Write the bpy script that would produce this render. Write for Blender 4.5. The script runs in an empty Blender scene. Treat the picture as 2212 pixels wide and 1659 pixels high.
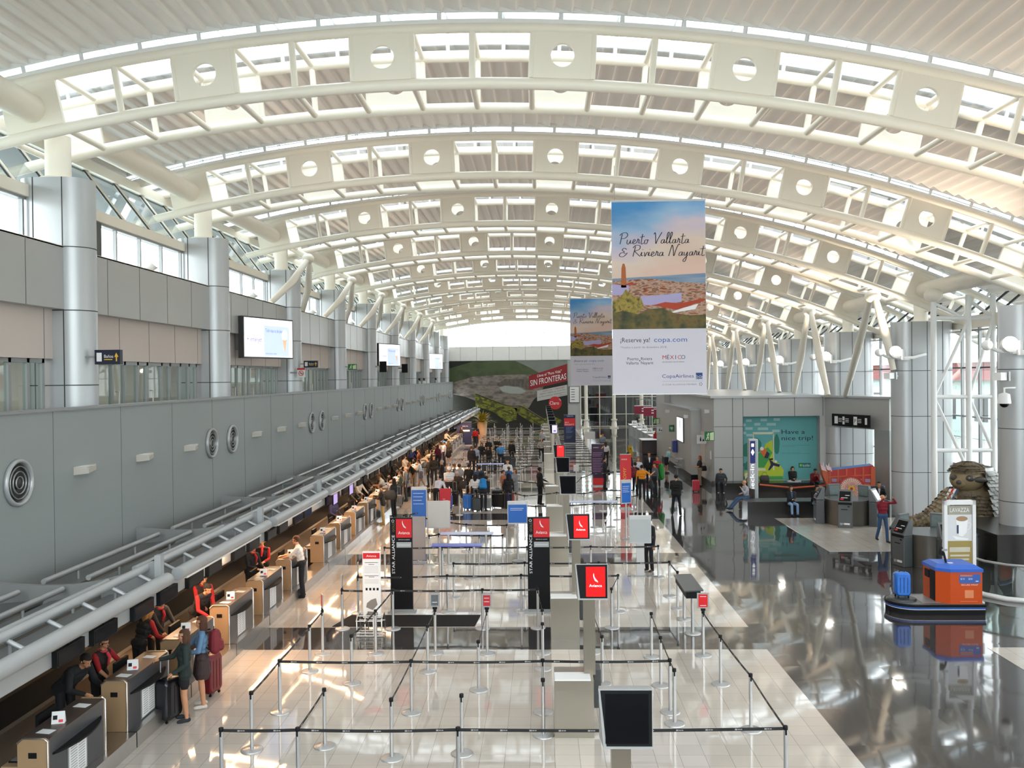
import bpy, bmesh, math, random
from mathutils import Vector, Matrix, Euler
import numpy as np
random.seed(7)
S = bpy.context.scene
COL = S.collection
PI = math.pi
# ---------------------------------------------------------------- camera
cd = bpy.data.cameras.new('camera'); cam = bpy.data.objects.new('camera', cd); COL.objects.link(cam)
cd.sensor_fit = 'HORIZONTAL'; cd.sensor_width = 36.0; cd.lens = 1930.0/2212*36; cd.clip_end = 600
CY = Vector((61.0, 17.5, -1930.0)).normalized()          # world Y, seen by the camera
CZ = Vector((-math.sin(.0105), math.cos(.0105), 0)); CZ = (CZ - CZ.dot(CY)*CY).normalized()
CX = CY.cross(CZ)
cam.matrix_world = Matrix.Translation((0, 0, 6.2)) @ Matrix((CX, CY, CZ)).to_4x4()
S.camera = cam
# ---------------------------------------------------------------- view, sky
S.view_settings.view_transform = 'Standard'; S.view_settings.look = 'None'
S.view_settings.exposure = 0.0; S.view_settings.gamma = 1.0; S.view_settings.use_curve_mapping = False
W = bpy.data.worlds.new('sky'); S.world = W; W.use_nodes = True
nt = W.node_tree; bg = nt.nodes['Background']
tc = nt.nodes.new('ShaderNodeTexCoord'); sx = nt.nodes.new('ShaderNodeSeparateXYZ'); rp = nt.nodes.new('ShaderNodeValToRGB')
nt.links.new(tc.outputs['Generated'], sx.inputs[0]); nt.links.new(sx.outputs['Z'], rp.inputs[0]); nt.links.new(rp.outputs[0], bg.inputs[0])
rp.color_ramp.elements[0].position = 0.0; rp.color_ramp.elements[0].color = (.55, .6, .6, 1)
rp.color_ramp.elements[1].position = 0.06; rp.color_ramp.elements[1].color = (.93, .97, 1, 1)
bg.inputs[1].default_value = 9.2
S.cycles.max_bounces = 8; S.cycles.diffuse_bounces = 5; S.cycles.glossy_bounces = 4; S.cycles.transparent_max_bounces = 14
S.cycles.transmission_bounces = 3; S.cycles.caustics_reflective = False; S.cycles.caustics_refractive = False
S.cycles.sample_clamp_indirect = 6; S.cycles.use_denoising = True
# ---------------------------------------------------------------- materials
MATS = {}
def mat(name, c=(.5, .5, .5), r=.5, metal=0., emit=None, es=1., var=0., scale=3., coat=0., bump=0., alpha=1., spec=.5, stretch=(1, 1, 1)):
    if name in MATS: return MATS[name]
    m = bpy.data.materials.new(name); m.use_nodes = True; MATS[name] = m
    n = m.node_tree; b = n.nodes['Principled BSDF']
    b.inputs['Base Color'].default_value = (*c, 1); b.inputs['Roughness'].default_value = r; b.inputs['Metallic'].default_value = metal
    b.inputs['Coat Weight'].default_value = coat; b.inputs['Alpha'].default_value = alpha; b.inputs['Specular IOR Level'].default_value = spec
    b.inputs['Coat Roughness'].default_value = .05
    if emit: b.inputs['Emission Color'].default_value = (*emit, 1); b.inputs['Emission Strength'].default_value = es
    if var or bump:
        t = n.nodes.new('ShaderNodeTexCoord'); mp = n.nodes.new('ShaderNodeMapping'); z = n.nodes.new('ShaderNodeTexNoise')
        mp.inputs['Scale'].default_value = stretch
        z.inputs['Scale'].default_value = scale; z.inputs['Detail'].default_value = 4
        n.links.new(t.outputs['Object'], mp.inputs[0]); n.links.new(mp.outputs[0], z.inputs['Vector'])
        if var:
            mx = n.nodes.new('ShaderNodeMix'); mx.data_type = 'RGBA'
            mx.inputs[6].default_value = (*[max(0, v*(1-var)) for v in c], 1); mx.inputs[7].default_value = (*[min(1, v*(1+var)) for v in c], 1)
            n.links.new(z.outputs[0], mx.inputs[0]); n.links.new(mx.outputs[2], b.inputs['Base Color'])
        if bump:
            bp = n.nodes.new('ShaderNodeBump'); bp.inputs['Strength'].default_value = bump; bp.inputs['Distance'].default_value = .02
            n.links.new(z.outputs[0], bp.inputs['Height']); n.links.new(bp.outputs[0], b.inputs['Normal'])
    return m
def hexc(h):
    v = [int(h[i:i+2], 16)/255 for i in (0, 2, 4)]
    return tuple(((x+.055)/1.055)**2.4 if x > .04045 else x/12.92 for x in v)
def cm(h, r=.6, **k): return mat('paint_%s_%d' % (h, int(r*100)), hexc(h), r, var=k.pop('var', .06), **k)
def nodes_of(m): n = m.node_tree; return n, n.nodes, n.links, n.nodes['Principled BSDF']
def math_node(n, op, a, b=None, c=None):
    m = n.nodes.new('ShaderNodeMath'); m.operation = op
    for i, v in enumerate((a, b, c)):
        if v is None: continue
        if isinstance(v, (int, float)): m.inputs[i].default_value = v
        else: n.links.new(v, m.inputs[i])
    return m.outputs[0]
def floor_mat(name, c, rough, tx, ty, ox, oy, gx, gy, tilt, wave, coat):
    m = mat(name, c, rough, coat=coat); n, N, L, b = nodes_of(m)
    t = N.new('ShaderNodeTexCoord'); s = N.new('ShaderNodeSeparateXYZ'); L.new(t.outputs['Object'], s.inputs[0])
    u = math_node(n, 'DIVIDE', math_node(n, 'SUBTRACT', s.outputs[0], ox), tx); v = math_node(n, 'DIVIDE', math_node(n, 'SUBTRACT', s.outputs[1], oy), ty)
    fu = math_node(n, 'FRACT', u); fv = math_node(n, 'FRACT', v)
    gu = math_node(n, 'MULTIPLY', math_node(n, 'LESS_THAN', fu, .014), gx); gv = math_node(n, 'MULTIPLY', math_node(n, 'LESS_THAN', fv, .016), gy)
    g = math_node(n, 'MAXIMUM', gu, gv)
    cb = N.new('ShaderNodeCombineXYZ'); L.new(math_node(n, 'FLOOR', u), cb.inputs[0]); L.new(math_node(n, 'FLOOR', v), cb.inputs[1])
    wn = N.new('ShaderNodeTexWhiteNoise'); wn.noise_dimensions = '3D'; L.new(cb.outputs[0], wn.inputs['Vector'])
    nz = N.new('ShaderNodeTexNoise'); nz.inputs['Scale'].default_value = 1.3; nz.inputs['Detail'].default_value = 2; L.new(t.outputs['Object'], nz.inputs['Vector'])
    # colour: base, a touch of tile to tile variation, darker joints
    hv = N.new('ShaderNodeHueSaturation'); hv.inputs['Color'].default_value = (*c, 1)
    L.new(math_node(n, 'MULTIPLY_ADD', wn.outputs['Value'], .09, .95), hv.inputs['Value'])
    mx = N.new('ShaderNodeMix'); mx.data_type = 'RGBA'; L.new(g, mx.inputs[0]); L.new(hv.outputs[0], mx.inputs[6]); mx.inputs[7].default_value = (*[v_*.35 for v_ in c], 1)
    L.new(mx.outputs[2], b.inputs['Base Color'])
    # every tile lies a hair out of level
    ge = N.new('ShaderNodeNewGeometry'); vm = N.new('ShaderNodeVectorMath'); vm.operation = 'SUBTRACT'; L.new(wn.outputs['Color'], vm.inputs[0]); vm.inputs[1].default_value = (.5, .5, .5)
    vs = N.new('ShaderNodeVectorMath'); vs.operation = 'SCALE'; L.new(vm.outputs[0], vs.inputs[0]); vs.inputs['Scale'].default_value = tilt
    v2 = N.new('ShaderNodeVectorMath'); v2.operation = 'SUBTRACT'; L.new(nz.outputs['Color'], v2.inputs[0]); v2.inputs[1].default_value = (.5, .5, .5)
    s2 = N.new('ShaderNodeVectorMath'); s2.operation = 'SCALE'; L.new(v2.outputs[0], s2.inputs[0]); s2.inputs['Scale'].default_value = wave
    a1 = N.new('ShaderNodeVectorMath'); L.new(ge.outputs['Normal'], a1.inputs[0]); L.new(vs.outputs[0], a1.inputs[1])
    a2 = N.new('ShaderNodeVectorMath'); L.new(a1.outputs[0], a2.inputs[0]); L.new(s2.outputs[0], a2.inputs[1])
    nm = N.new('ShaderNodeVectorMath'); nm.operation = 'NORMALIZE'; L.new(a2.outputs[0], nm.inputs[0])
    L.new(nm.outputs[0], b.inputs['Normal']); L.new(nm.outputs[0], b.inputs['Coat Normal'])
    return m
def glass_mat(name, tint=(.93, .97, .97), gloss=.10):
    m = bpy.data.materials.new(name); m.use_nodes = True; MATS[name] = m; n = m.node_tree; n.nodes.clear()
    o = n.nodes.new('ShaderNodeOutputMaterial'); t = n.nodes.new('ShaderNodeBsdfTransparent'); g = n.nodes.new('ShaderNodeBsdfGlossy'); mx = n.nodes.new('ShaderNodeMixShader')
    lw = n.nodes.new('ShaderNodeLayerWeight'); lw.inputs[0].default_value = .35
    t.inputs[0].default_value = (*tint, 1); g.inputs['Roughness'].default_value = .02
    f = math_node(n, 'MULTIPLY_ADD', lw.outputs['Fresnel'], .6, gloss*.4)
    n.links.new(f, mx.inputs[0]); n.links.new(t.outputs[0], mx.inputs[1]); n.links.new(g.outputs[0], mx.inputs[2]); n.links.new(mx.outputs[0], o.inputs[0])
    return m
M_PAINT = mat('white_steel_paint', (.82, .765, .66), .42, var=.03, scale=1.5)
M_WHITE = mat('white_paint', (.80, .80, .79), .4, var=.03)
M_CEIL = mat('white_ribbed_metal', (.76, .725, .69), .45, var=.05, scale=.6)
M_PANEL = mat('grey_aluminium_panel', (.44, .44, .43), .42, metal=.25, var=.05, scale=.5)
M_PANEL2 = mat('blue_grey_wall_panel', (.30, .325, .32), .5, metal=.15, var=.05, scale=.35)
M_COLM = mat('silver_column_panel', (.46, .475, .485), .36, metal=.35, var=.05, scale=.5)
M_PINK = mat('beige_wall_panel', (.60, .52, .475), .6, var=.04, scale=.6)
M_JOINT = mat('dark_joint', (.05, .05, .05), .8, var=.1)
M_FRAME = mat('grey_window_frame', (.33, .34, .34), .4, metal=.5, var=.04)
M_DARKFR = mat('dark_window_frame', (.06, .065, .065), .4, metal=.3, var=.05)
M_CHROME = mat('brushed_steel', (.62, .61, .6), .28, metal=1., var=.05, scale=8)
M_STEEL = mat('satin_steel_post', (.52, .52, .52), .33, metal=.85, var=.04, scale=8)
M_BASE = mat('silver_base_plate', (.50, .50, .50), .35, metal=.7, var=.05)
M_BLACK = mat('black_plastic', (.009, .009, .010), .5, var=.1, spec=.15)
M_SCREEN = mat('dark_screen_glass', (.006, .006, .008), .15, var=.05, spec=.12)
M_RUBBER = mat('black_rubber', (.013, .013, .013), .8, var=.15, scale=60, spec=.15)
M_PAPER = mat('white_paper', (.80, .80, .80), .7, var=.03)
M_TAN = mat('tan_wood_laminate', (.36, .235, .13), .35, var=.12, scale=3, stretch=(1, 1, .12))
M_DKTOP = mat('dark_brown_counter_top', (.07, .052, .045), .3, var=.15, scale=20)
M_CNTFR = mat('dark_grey_counter_front', (.055, .057, .062), .35, var=.1)
M_CANO = mat('grey_canopy_metal', (.17, .175, .175), .45, metal=.3, var=.06, scale=1)
M_TUBE = mat('light_grey_tube', (.40, .41, .415), .38, metal=.3, var=.04)
M_BEIGE = mat('champagne_steel', (.27, .24, .195), .28, metal=.8, var=.07, scale=1, stretch=(1, 1, .2))
M_GLASS = glass_mat('clear_glass'); M_SKYGL = glass_mat('frosted_roof_glass', (.60, .66, .71), .1); M_EAVE = glass_mat('eave_glass', (.60, .68, .68), .15); M_GREEN = glass_mat('green_tinted_glass', (.62, .78, .74), .2); M_DKGL = glass_mat('dark_tinted_glass', (.30, .36, .36), .35)
M_RED = mat('red_sign_paint', hexc('d0101a'), .4, var=.03); M_SKIN = mat('skin', hexc('c08a68'), .5, var=.06, scale=12)
M_SKIN2 = mat('skin_tan', hexc('9a6548'), .5, var=.06, scale=12); M_EYE = mat('eye_white', (.75, .73, .7), .2, var=.02)
M_LIT = mat('lit_lamp_lens', (1, 1, 1), .3, emit=(1, .93, .82), es=22)
M_SEAM = mat('soft_panel_joint', (.11, .12, .12), .8, var=.1)
# ---------------------------------------------------------------- mesh builder
TXT = {}
class MB:
    def __init__(s, m=None): s.v = []; s.f = []; s.mi = []; s.ms = []; s.sm = []; s.m = m; s.smooth = False
    def _a(s, vs, fs, smooth=None):
        o = len(s.v); s.v += [tuple(v) for v in vs]
        if s.m not in s.ms: s.ms.append(s.m)
        k = s.ms.index(s.m)
        for f in fs: s.f.append(tuple(i+o for i in f)); s.mi.append(k); s.sm.append(s.smooth if smooth is None else smooth)
        return s
    def box(s, x0, x1, y0, y1, z0, z1, rz=0, piv=None):
        vs = [Vector((x, y, z)) for x in (x0, x1) for y in (y0, y1) for z in (z0, z1)]
        if rz:
            p = Vector(piv or ((x0+x1)/2, (y0+y1)/2, 0)); R = Matrix.Rotation(rz, 3, 'Z'); vs = [R @ (v-p)+p for v in vs]
        return s._a(vs, [(0, 1, 3, 2), (4, 6, 7, 5), (0, 4, 5, 1), (2, 3, 7, 6), (0, 2, 6, 4), (1, 5, 7, 3)], False)
    def rbox(s, x0, x1, y0, y1, z0, z1, r=.03, seg=3):     # box with rounded vertical edges and softened top
        pts = []
        for cx, cy, a0 in ((x1-r, y1-r, 0), (x0+r, y1-r, 90), (x0+r, y0+r, 180), (x1-r, y0+r, 270)):
            for i in range(seg+1): a = math.radians(a0+90*i/seg); pts.append((cx+r*math.cos(a), cy+r*math.sin(a)))
        cx, cy = (x0+x1)/2, (y0+y1)/2; q = min(r*.5, (z1-z0)*.3); rings = []
        for z, k in ((z0, 1-q*2/max(x1-x0, .01)), (z0+q, 1), (z1-q, 1), (z1, 1-q*2/max(x1-x0, .01))):
            rings.append([(cx+(p[0]-cx)*k, cy+(p[1]-cy)*k, z) for p in pts])
        return s.rings(rings, True, True, smooth=False)
    def rings(s, R, cap0=True, cap1=True, smooth=True, closed=True):
        n = len(R[0]); vs = [p for r in R for p in r]; fs = []
        for i in range(len(R)-1):
            for j in range(n if closed else n-1): a = i*n+j; b = i*n+(j+1) % n; fs.append((a, b, b+n, a+n))
        s._a(vs, fs, smooth)
        if cap0: s._a(R[0], [tuple(range(n))[::-1]], False)
        if cap1: s._a(R[-1], [tuple(range(n))], False)
        return s
    def tube(s, pts, r, n=10, cap=True):
        pts = [Vector(p) for p in pts]; rr = r if isinstance(r, (list, tuple)) else [r]*len(pts); R = []
        d = (pts[1]-pts[0]).normalized(); up = Vector((0, 0, 1)) if abs(d.z) < .9 else Vector((1, 0, 0)); u = d.cross(up).normalized()
        for i, p in enumerate(pts):
            if i == 0: d = pts[1]-pts[0]
            elif i == len(pts)-1: d = pts[-1]-pts[-2]
            else: d = (pts[i+1]-p).normalized()+(p-pts[i-1]).normalized()
            d = d.normalized(); u = (u-u.dot(d)*d).normalized(); w = d.cross(u)
            R.append([p+rr[i]*(math.cos(2*PI*k/n)*u+math.sin(2*PI*k/n)*w) for k in range(n)])
        return s.rings(R, cap, cap)
    def lathe(s, x, y, prof, n=20, sx=1, sy=1):
        return s.rings([[(x+r*sx*math.cos(2*PI*k/n), y+r*sy*math.sin(2*PI*k/n), z) for k in range(n)] for r, z in prof])
    def prism(s, poly, ax, a0, a1, smooth=False):           # polygon in the two other axes, extruded along ax
        def P(p, a): return {'x': (a, p[0], p[1]), 'y': (p[0], a, p[1]), 'z': (p[0], p[1], a)}[ax]
        return s.rings([[P(p, a0) for p in poly], [P(p, a1) for p in poly]], smooth=smooth)
    def quad(s, a, b, c, d): return s._a([a, b, c, d], [(0, 1, 2, 3)], False)
    def poly(s, pts): return s._a(pts, [tuple(range(len(pts)))], False)
    def ball(s, x, y, z, rx, ry=None, rz=None, n=14, m=9):
        ry = ry or rx; rz = rz or rx
        return s.rings([[(x+rx*math.sin(PI*i/m)*math.cos(2*PI*k/n), y+ry*math.sin(PI*i/m)*math.sin(2*PI*k/n), z+rz*math.cos(PI*i/m)) for k in range(n)] for i in range(m+1)], False, False)
    def disc(s, x, y, z, r, n=24, rx=None, y1=None):        # disc facing -Y
        return s.poly([(x+(rx or r)*math.cos(2*PI*k/n), y, z+r*math.sin(2*PI*k/n)) for k in range(n)])
    def text(s, t, x, y, z, h, align='c', w=None, vert=False, shear=0, plane='y'):
        if (t, shear) not in TXT:
            cu = bpy.data.curves.new('t', 'FONT'); cu.body = t; cu.size = 1; cu.resolution_u = 2; cu.shear = shear
            o = bpy.data.objects.new('t', cu); COL.objects.link(o); dg = bpy.context.evaluated_depsgraph_get(); me = o.evaluated_get(dg).to_mesh()
            TXT[(t, shear)] = ([(v.co.x, v.co.y) for v in me.vertices], [tuple(p.vertices) for p in me.polygons])
            o.evaluated_get(dg).to_mesh_clear(); bpy.data.objects.remove(o); bpy.data.curves.remove(cu)
        vs, fs = TXT[(t, shear)]
        if not vs: return s
        x0 = min(v[0] for v in vs); x1 = max(v[0] for v in vs); k = h/.72; kx = k if w is None else w/(x1-x0)
        off = {'c': -(x0+x1)/2, 'l': -x0, 'r': -x1}[align]
        q = [((v[0]+off)*kx, v[1]*k) for v in vs]
        if vert: q = [(-b, a) for a, b in q]
        return s._a([(x+a, y, z+b) for a, b in q], fs, False)
    def xf(s, M, i0=0):
        for i in range(i0, len(s.v)): s.v[i] = tuple(M @ Vector(s.v[i]))
        return s
    def mesh(s, name):
        me = bpy.data.meshes.new(name); me.from_pydata(s.v, [], s.f)
        for m in s.ms: me.materials.append(m)
        me.polygons.foreach_set('material_index', s.mi); me.polygons.foreach_set('use_smooth', s.sm); me.update()
        return me
    def build(s, name, parent=None, loc=None, rz=0, kind=None, label=None, cat=None, group=None):
        o = bpy.data.objects.new(name, s.mesh(name)); COL.objects.link(o)
        if parent: o.parent = parent
        if loc: o.location = loc
        if rz: o.rotation_euler = (0, 0, rz)
        return tag(o, label, cat, group, kind)
def tag(o, label=None, cat=None, group=None, kind=None):
    for k, v in (('label', label), ('category', cat), ('group', group), ('kind', kind)):
        if v: o[k] = v
    return o
def thing(name, label, cat, loc=(0, 0, 0), rz=0, group=None):
    o = bpy.data.objects.new(name, None); o.empty_display_size = .1; COL.objects.link(o); o.location = (loc[0], loc[1], loc[2] if len(loc) > 2 else 0); o.rotation_euler = (0, 0, rz)
    return tag(o, label, cat, group)
def copy_tree(o, parent=None):
    c = o.copy(); COL.objects.link(c); c.parent = parent
    for ch in [x for x in KIDS.get(o.name, [])]: copy_tree(ch, c)
    return c
KIDS = {}
def index_kids(root):
    def rec(o, d):
        KIDS[o.name] = [x for x in COL.objects if x.parent == o]
        if d < 3:
            for x in KIDS[o.name]: rec(x, d+1)
    rec(root, 0)
def dup(root, loc, rz=0, label=None, group=None):
    if root.name not in KIDS: index_kids(root)
    c = copy_tree(root); c.location = (loc[0], loc[1], loc[2] if len(loc) > 2 else 0); c.rotation_euler = (0, 0, rz)
    return tag(c, label, None, group)
def lamp(name, kind, loc, energy, color=(1, 1, 1), rot=None, **k):
    d = bpy.data.lights.new(name, kind); d.energy = energy; d.color = color
    for a, b in k.items(): setattr(d, a, b)
    o = bpy.data.objects.new(name, d); COL.objects.link(o); o.location = loc
    if rot is not None: o.rotation_euler = Vector(rot).to_track_quat('-Z', 'Y').to_euler()
    return o
def aim(o, d): o.rotation_euler = Vector(d).to_track_quat('-Z', 'Y').to_euler()
ORD = ['first', 'second', 'third', 'fourth', 'fifth', 'sixth', 'seventh', 'eighth', 'ninth', 'tenth', 'eleventh', 'twelfth', 'thirteenth', 'fourteenth', 'fifteenth', 'sixteenth', 'seventeenth', 'eighteenth', 'nineteenth', 'twentieth'] + ['%d-th' % i for i in range(21, 60)]
# ================================================================ the hall: x across, y down its length, z up (metres)
RX, RZ, RR = -2.0, -33.3, 46.7                    # centre and radius of the roof arch, through the round holes
A0, DA = .0551, .0865                             # angle of the middle plate and between plates
RIBS = [20+9.15*k for k in range(-1, 10)]; GAP = 1.85; YEND = 107.0; YBACK = -4.0
def arc(a, dr=0): return (RX+(RR+dr)*math.sin(a), RZ+(RR+dr)*math.cos(a))
AL, AR = A0-3.66*DA, A0+4.95*DA
def band(mb, y0, y1, r0, r1, a0=AL, a1=AR, n=64):
    R = []
    for i in range(n+1):
        a = a0+(a1-a0)*i/n; (xa, za), (xb, zb) = arc(a, r0), arc(a, r1)
        R.append([(xa, y0, za), (xb, y0, zb), (xb, y1, zb), (xa, y1, za)])
    return mb.rings(R, smooth=False)
# ---- floor
LIGHT = floor_mat('cream_polished_tile', (.53, .475, .42), .055, .406, .4065, -1.86, 16.6, 1., .55, .006, .004, .35)
DARK = floor_mat('dark_polished_granite', (.046, .041, .041), .05, .812, .813, -1.86, 16.6, .5, .35, .007, .007, .35)
mb = MB(DARK)
mb.quad((5.03, YBACK, 0), (22, YBACK, 0), (22, YEND+14, 0), (5.03, YEND+14, 0))
mb.m = LIGHT; ys = [YBACK]
strips = []
for k in range(-2, 10): strips.append((20.2+9.15*k, 22.0+9.15*k))
y = YBACK
for a, b in strips:
    if b < y: continue
    a = max(a, y)
    if a > y: mb.m = LIGHT; mb.quad((-10.3, y, 0), (5.03, y, 0), (5.03, a, 0), (-10.3, a, 0))
    mb.m = DARK; mb.quad((-10.3, a, 0), (5.03, a, 0), (5.03, b, 0), (-10.3, b, 0)); y = b
mb.m = LIGHT; mb.quad((-10.3, y, 0), (5.03, y, 0), (5.03, YEND+14, 0), (-10.3, YEND+14, 0))
mb.build('floor', kind='structure')
mb = MB(LIGHT)
for y0, y1 in ((11.0, 20.3), (31.2, 38.5)):
    mb.box(9.95, 17, y0, y1, .0, .006)
for k in range(3): mb.box(9.95, 15, 68+9.15*k, 75+9.15*k, 0, .006)
mb.build('floor', kind='structure')
# ---- ribbed metal ceiling between the trusses
def ceiling_bay(y0, y1):
    mb = MB(M_CEIL); mb.smooth = True; P = []; L = (AR-AL)*(RR+.95); n = int(L/.41)
    prof = [(0, 0), (.03, .07), (.08, .10), (.5, .035), (.9, -.012), (.97, -.012)]
    for i in range(n):
        for u, h in prof:
            a = AL+(AR-AL)*(i+u)/n; P.append(arc(a, .95+h))
    R = [[(x, y, z) for x, z in P] for y in (y0, (y0+y1)/2, y1)]
    mb.rings(R, False, False, closed=False)
    mb.m = M_WHITE; band(mb, y0-.02, y0+.04, .93, 1.12); band(mb, y1-.04, y1+.02, .93, 1.12)
    band(mb, y0, y1, 1.12, 1.2)                     # the roof deck above it
    return mb.build('ceiling', kind='structure')
prev = YBACK
for y in RIBS: ceiling_bay(prev+.02, y-.05); prev = y+GAP+.05
ceiling_bay(prev, YEND+.2)
# ---- the roof trusses
def chord_mesh(kind, dr, rad, y=0):
    mb = MB(M_PAINT); mb.smooth = True; R = []
    n = 72
    for i in range(n+1):
        a = AL+(AR-AL)*i/n; x, z = arc(a, dr); nx, nz = math.sin(a), math.cos(a)
        if kind == 'tube': R.append([(x-RX+nx*rad*math.cos(t), rad*math.sin(t), z-RZ+nz*rad*math.cos(t)) for t in [2*PI*k/12 for k in range(12)]])
    if kind == 'tube': mb.rings(R)
    else:
        band(mb, -.13, .13, dr, dr+rad); mb.xf(Matrix.Translation((-RX, 0, -RZ)))
    return mb.mesh('chord')
ME_LOW = chord_mesh('tube', -.64, .135); ME_TOP = chord_mesh('tube', .60, .115)
def plate_mesh():
    mb = MB(M_PAINT); n = 32; w, h0, h1 = .66, -.52, .56; rad = .265
    for y in (-.05, .05):
        ring = [(rad*math.cos(2*PI*k/n), y, RR+rad*math.sin(2*PI*k/n)) for k in range(n)]
        out = []
        for k in range(n):
            c, s = math.cos(2*PI*k/n), math.sin(2*PI*k/n); t = min(w/abs(c) if abs(c) > 1e-6 else 9, (h1 if s > 0 else -h0)/abs(s) if abs(s) > 1e-6 else 9); out.append((c*t, y, RR+s*t))
        mb.rings([ring, out] if y > 0 else [out, ring], False, False, smooth=False)
        cs = [math.atan2(h1, w), math.atan2(h1, -w), math.atan2(h0, -w), math.atan2(h0, w)]
        for a in cs:                                        # fill the four corners
            a %= 2*PI; k = int(a/(2*PI/n)); mb.poly([out[k], (w if math.cos(a) > 0 else -w, y, RR+(h1 if math.sin(a) > 0 else h0)), out[(k+1) % n]])
    mb.rings([[(rad*math.cos(2*PI*k/n), y, RR+rad*math.sin(2*PI*k/n)) for k in range(n)] for y in (-.05, .05)], False, False)
    for x in (-w-.02, w+.02): mb.tube([(x, 0, RR+h0), (x, 0, RR+h1)], .07, 8)
    mb.tube([(-w, 0, RR+h1), (w, 0, RR+h1)], .05, 6)
    return mb.mesh('gusset_plate')
ME_PL = plate_mesh()
mb = MB(M_PAINT); mb.tube([(0, 0, RR-.6), (0, 0, RR+.6)], .075, 10); ME_POST = mb.mesh('web_post')
mb = MB(M_PAINT); mb.tube([(0, .05, RR-.64), (0, GAP-.05, RR-.64)], .075, 8); ME_LOWST = mb.mesh('cross_strut')
mb = MB(M_PAINT); mb.tube([(0, .05, RR+.60), (0, GAP-.05, RR+.60)], .07, 8); ME_TOPST = mb.mesh('diagonal_brace')
mb = MB(M_PAINT); mb.box(-.66, .66, -.05, .05, RR-.58, RR+.56); ME_SOLID = mb.mesh('end_plate')
def inst(me, name, par, loc=(0, 0, 0), ay=0):
    o = bpy.data.objects.new(name, me); COL.objects.link(o); o.parent = par; o.location = loc; o.rotation_euler = (0, ay, 0); return o
first = None
for ri, y in enumerate(RIBS):
    pos = 'above the camera, before' if ri == 0 else ''
    lab = ('curved white roof truss above the camera, nearest of all' if ri == 0 else 'curved white roof truss, %s in view from the near end of the hall' % ORD[ri-1])
    t = thing('roof_truss', lab, 'roof truss', (RX, y, RZ), 0, 'curved white roof trusses')
    for yy in (0, GAP):
        inst(ME_LOW, 'lower_chord', t, (0, yy, 0)); inst(ME_TOP, 'top_chord', t, (0, yy, 0))
        for k in range(-3, 5):
            if k in (-3, 4): inst(ME_SOLID, 'end_plate', t, (0, yy, 0), A0+k*DA)
            else: inst(ME_PL, 'gusset_plate', t, (0, yy, 0), A0+k*DA)
            if k < 4: inst(ME_POST, 'web_post', t, (0, yy, 0), A0+(k+.5)*DA)
        inst(ME_POST, 'web_post', t, (0, yy, 0), A0+(4.5)*DA)
    for j in range(-10, 15):
        a = A0+(j+.5)*DA/3
        inst(ME_LOWST, 'cross_strut', t, (0, 0, 0), a)
        if ri < 8: inst(ME_TOPST, 'diagonal_brace', t, (0, 0, 0), a)
# ---- glazed monitor over each truss
def monitor(y):
    g = MB(M_SKYGL); f = MB(M_WHITE)
    y0, y1 = y-.03, y+GAP+.03
    n = 26
    for k in range(n):
        a0 = AL+(AR-AL)*k/n; a1 = AL+(AR-AL)*(k+1)/n
        (xa, za), (xb, zb) = arc(a0, 1.55), arc(a1, 1.55); (xc, zc), (xd, zd) = arc(a0, .76), arc(a1, .76)
        g.quad((xa, y0, za), (xb, y0, zb), (xb, y1, zb), (xa, y1, za))
        g.m = M_GLASS
        for yy in (y0, y1): g.quad((xa, yy, za), (xb, yy, zb), (xd, yy, zd), (xc, yy, zc))
        g.m = M_SKYGL
        f.tube([(xa, y0, za), (xa, y1, za)], .035, 4)
        for yy in (y0, y1): f.tube([(xa, yy, za), (xc, yy, zc)], .05, 4)
    for yy in (y0, y1):
        band(f, yy-.04, yy+.04, 1.50, 1.58); band(f, yy-.05, yy+.05, .68, .77); 
        f.m = M_DARKFR; band(f, yy-.045, yy+.045, 1.45, 1.465); f.m = M_WHITE
    w = g.build('window_%d' % (int(y)), kind='structure'); f.build('trim_%d' % int(y), w, kind='structure')
for y in RIBS: monitor(y)
# ---- long tubes tying truss to truss
ii = 0
for i, y in enumerate(RIBS):
    yn = RIBS[i+1] if i+1 < len(RIBS) else YEND
    for a, sd in ((A0-3*DA, 'left'), (A0+4*DA, 'right')):
        x, z = arc(a, -.05); m = MB(M_PAINT); m.smooth = True; m.tube([(0, 0, 0), (0, yn-y-GAP-.06, 0)], .33, 20)
        m.build('tie_tube', loc=(x, y+GAP+.03, z), label='thick white tube joining roof trusses along the %s eave, %s from the camera' % (sd, ORD[i]), cat='roof tube', group='thick tubes between the roof trusses')
# ---- left side: balcony wall, gallery, columns
def seams(mb, x, y0, y1, z0, z1, step, d=.012, side=1, off=0, hz=(), jm=None):
    m0 = mb.m; mb.m = jm or M_JOINT; y = y0+off
    while y < y1: mb.box(min(x, x+side*.004), max(x, x+side*.004), y-d, y+d, z0, z1); y += step
    for z in hz: mb.box(min(x, x+side*.004), max(x, x+side*.004), y0, y1, z-d, z+d)
    mb.m = m0
XW = -10.3
mb = MB(M_PANEL2); mb.box(XW-.2, XW, YBACK, YEND-2, 0, 5.56); seams(mb, XW, YBACK, YEND-2, .5, 5.56, 3.05, .007, 1, 1.2, (), M_SEAM)
mb.m = M_FRAME; mb.box(XW-.25, XW+.05, YBACK, YEND-2, 5.56, 5.62)
mb.build('wall_left', kind='structure')
mb = MB(mat('pale_gallery_floor', (.30, .29, .28), .3, var=.05)); mb.box(-19, XW-.21, YBACK, YEND+1, 4.1, 4.4); mb.build('floor', kind='structure')
XF = -11.05
mb = MB(M_PANEL); mb.box(XF-.5, XF, YBACK, YEND+1, 7.87, 9.33); seams(mb, XF, YBACK, YEND+1, 7.87, 9.33, 1.83, .010, 1, .95, (), M_SEAM)
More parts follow.
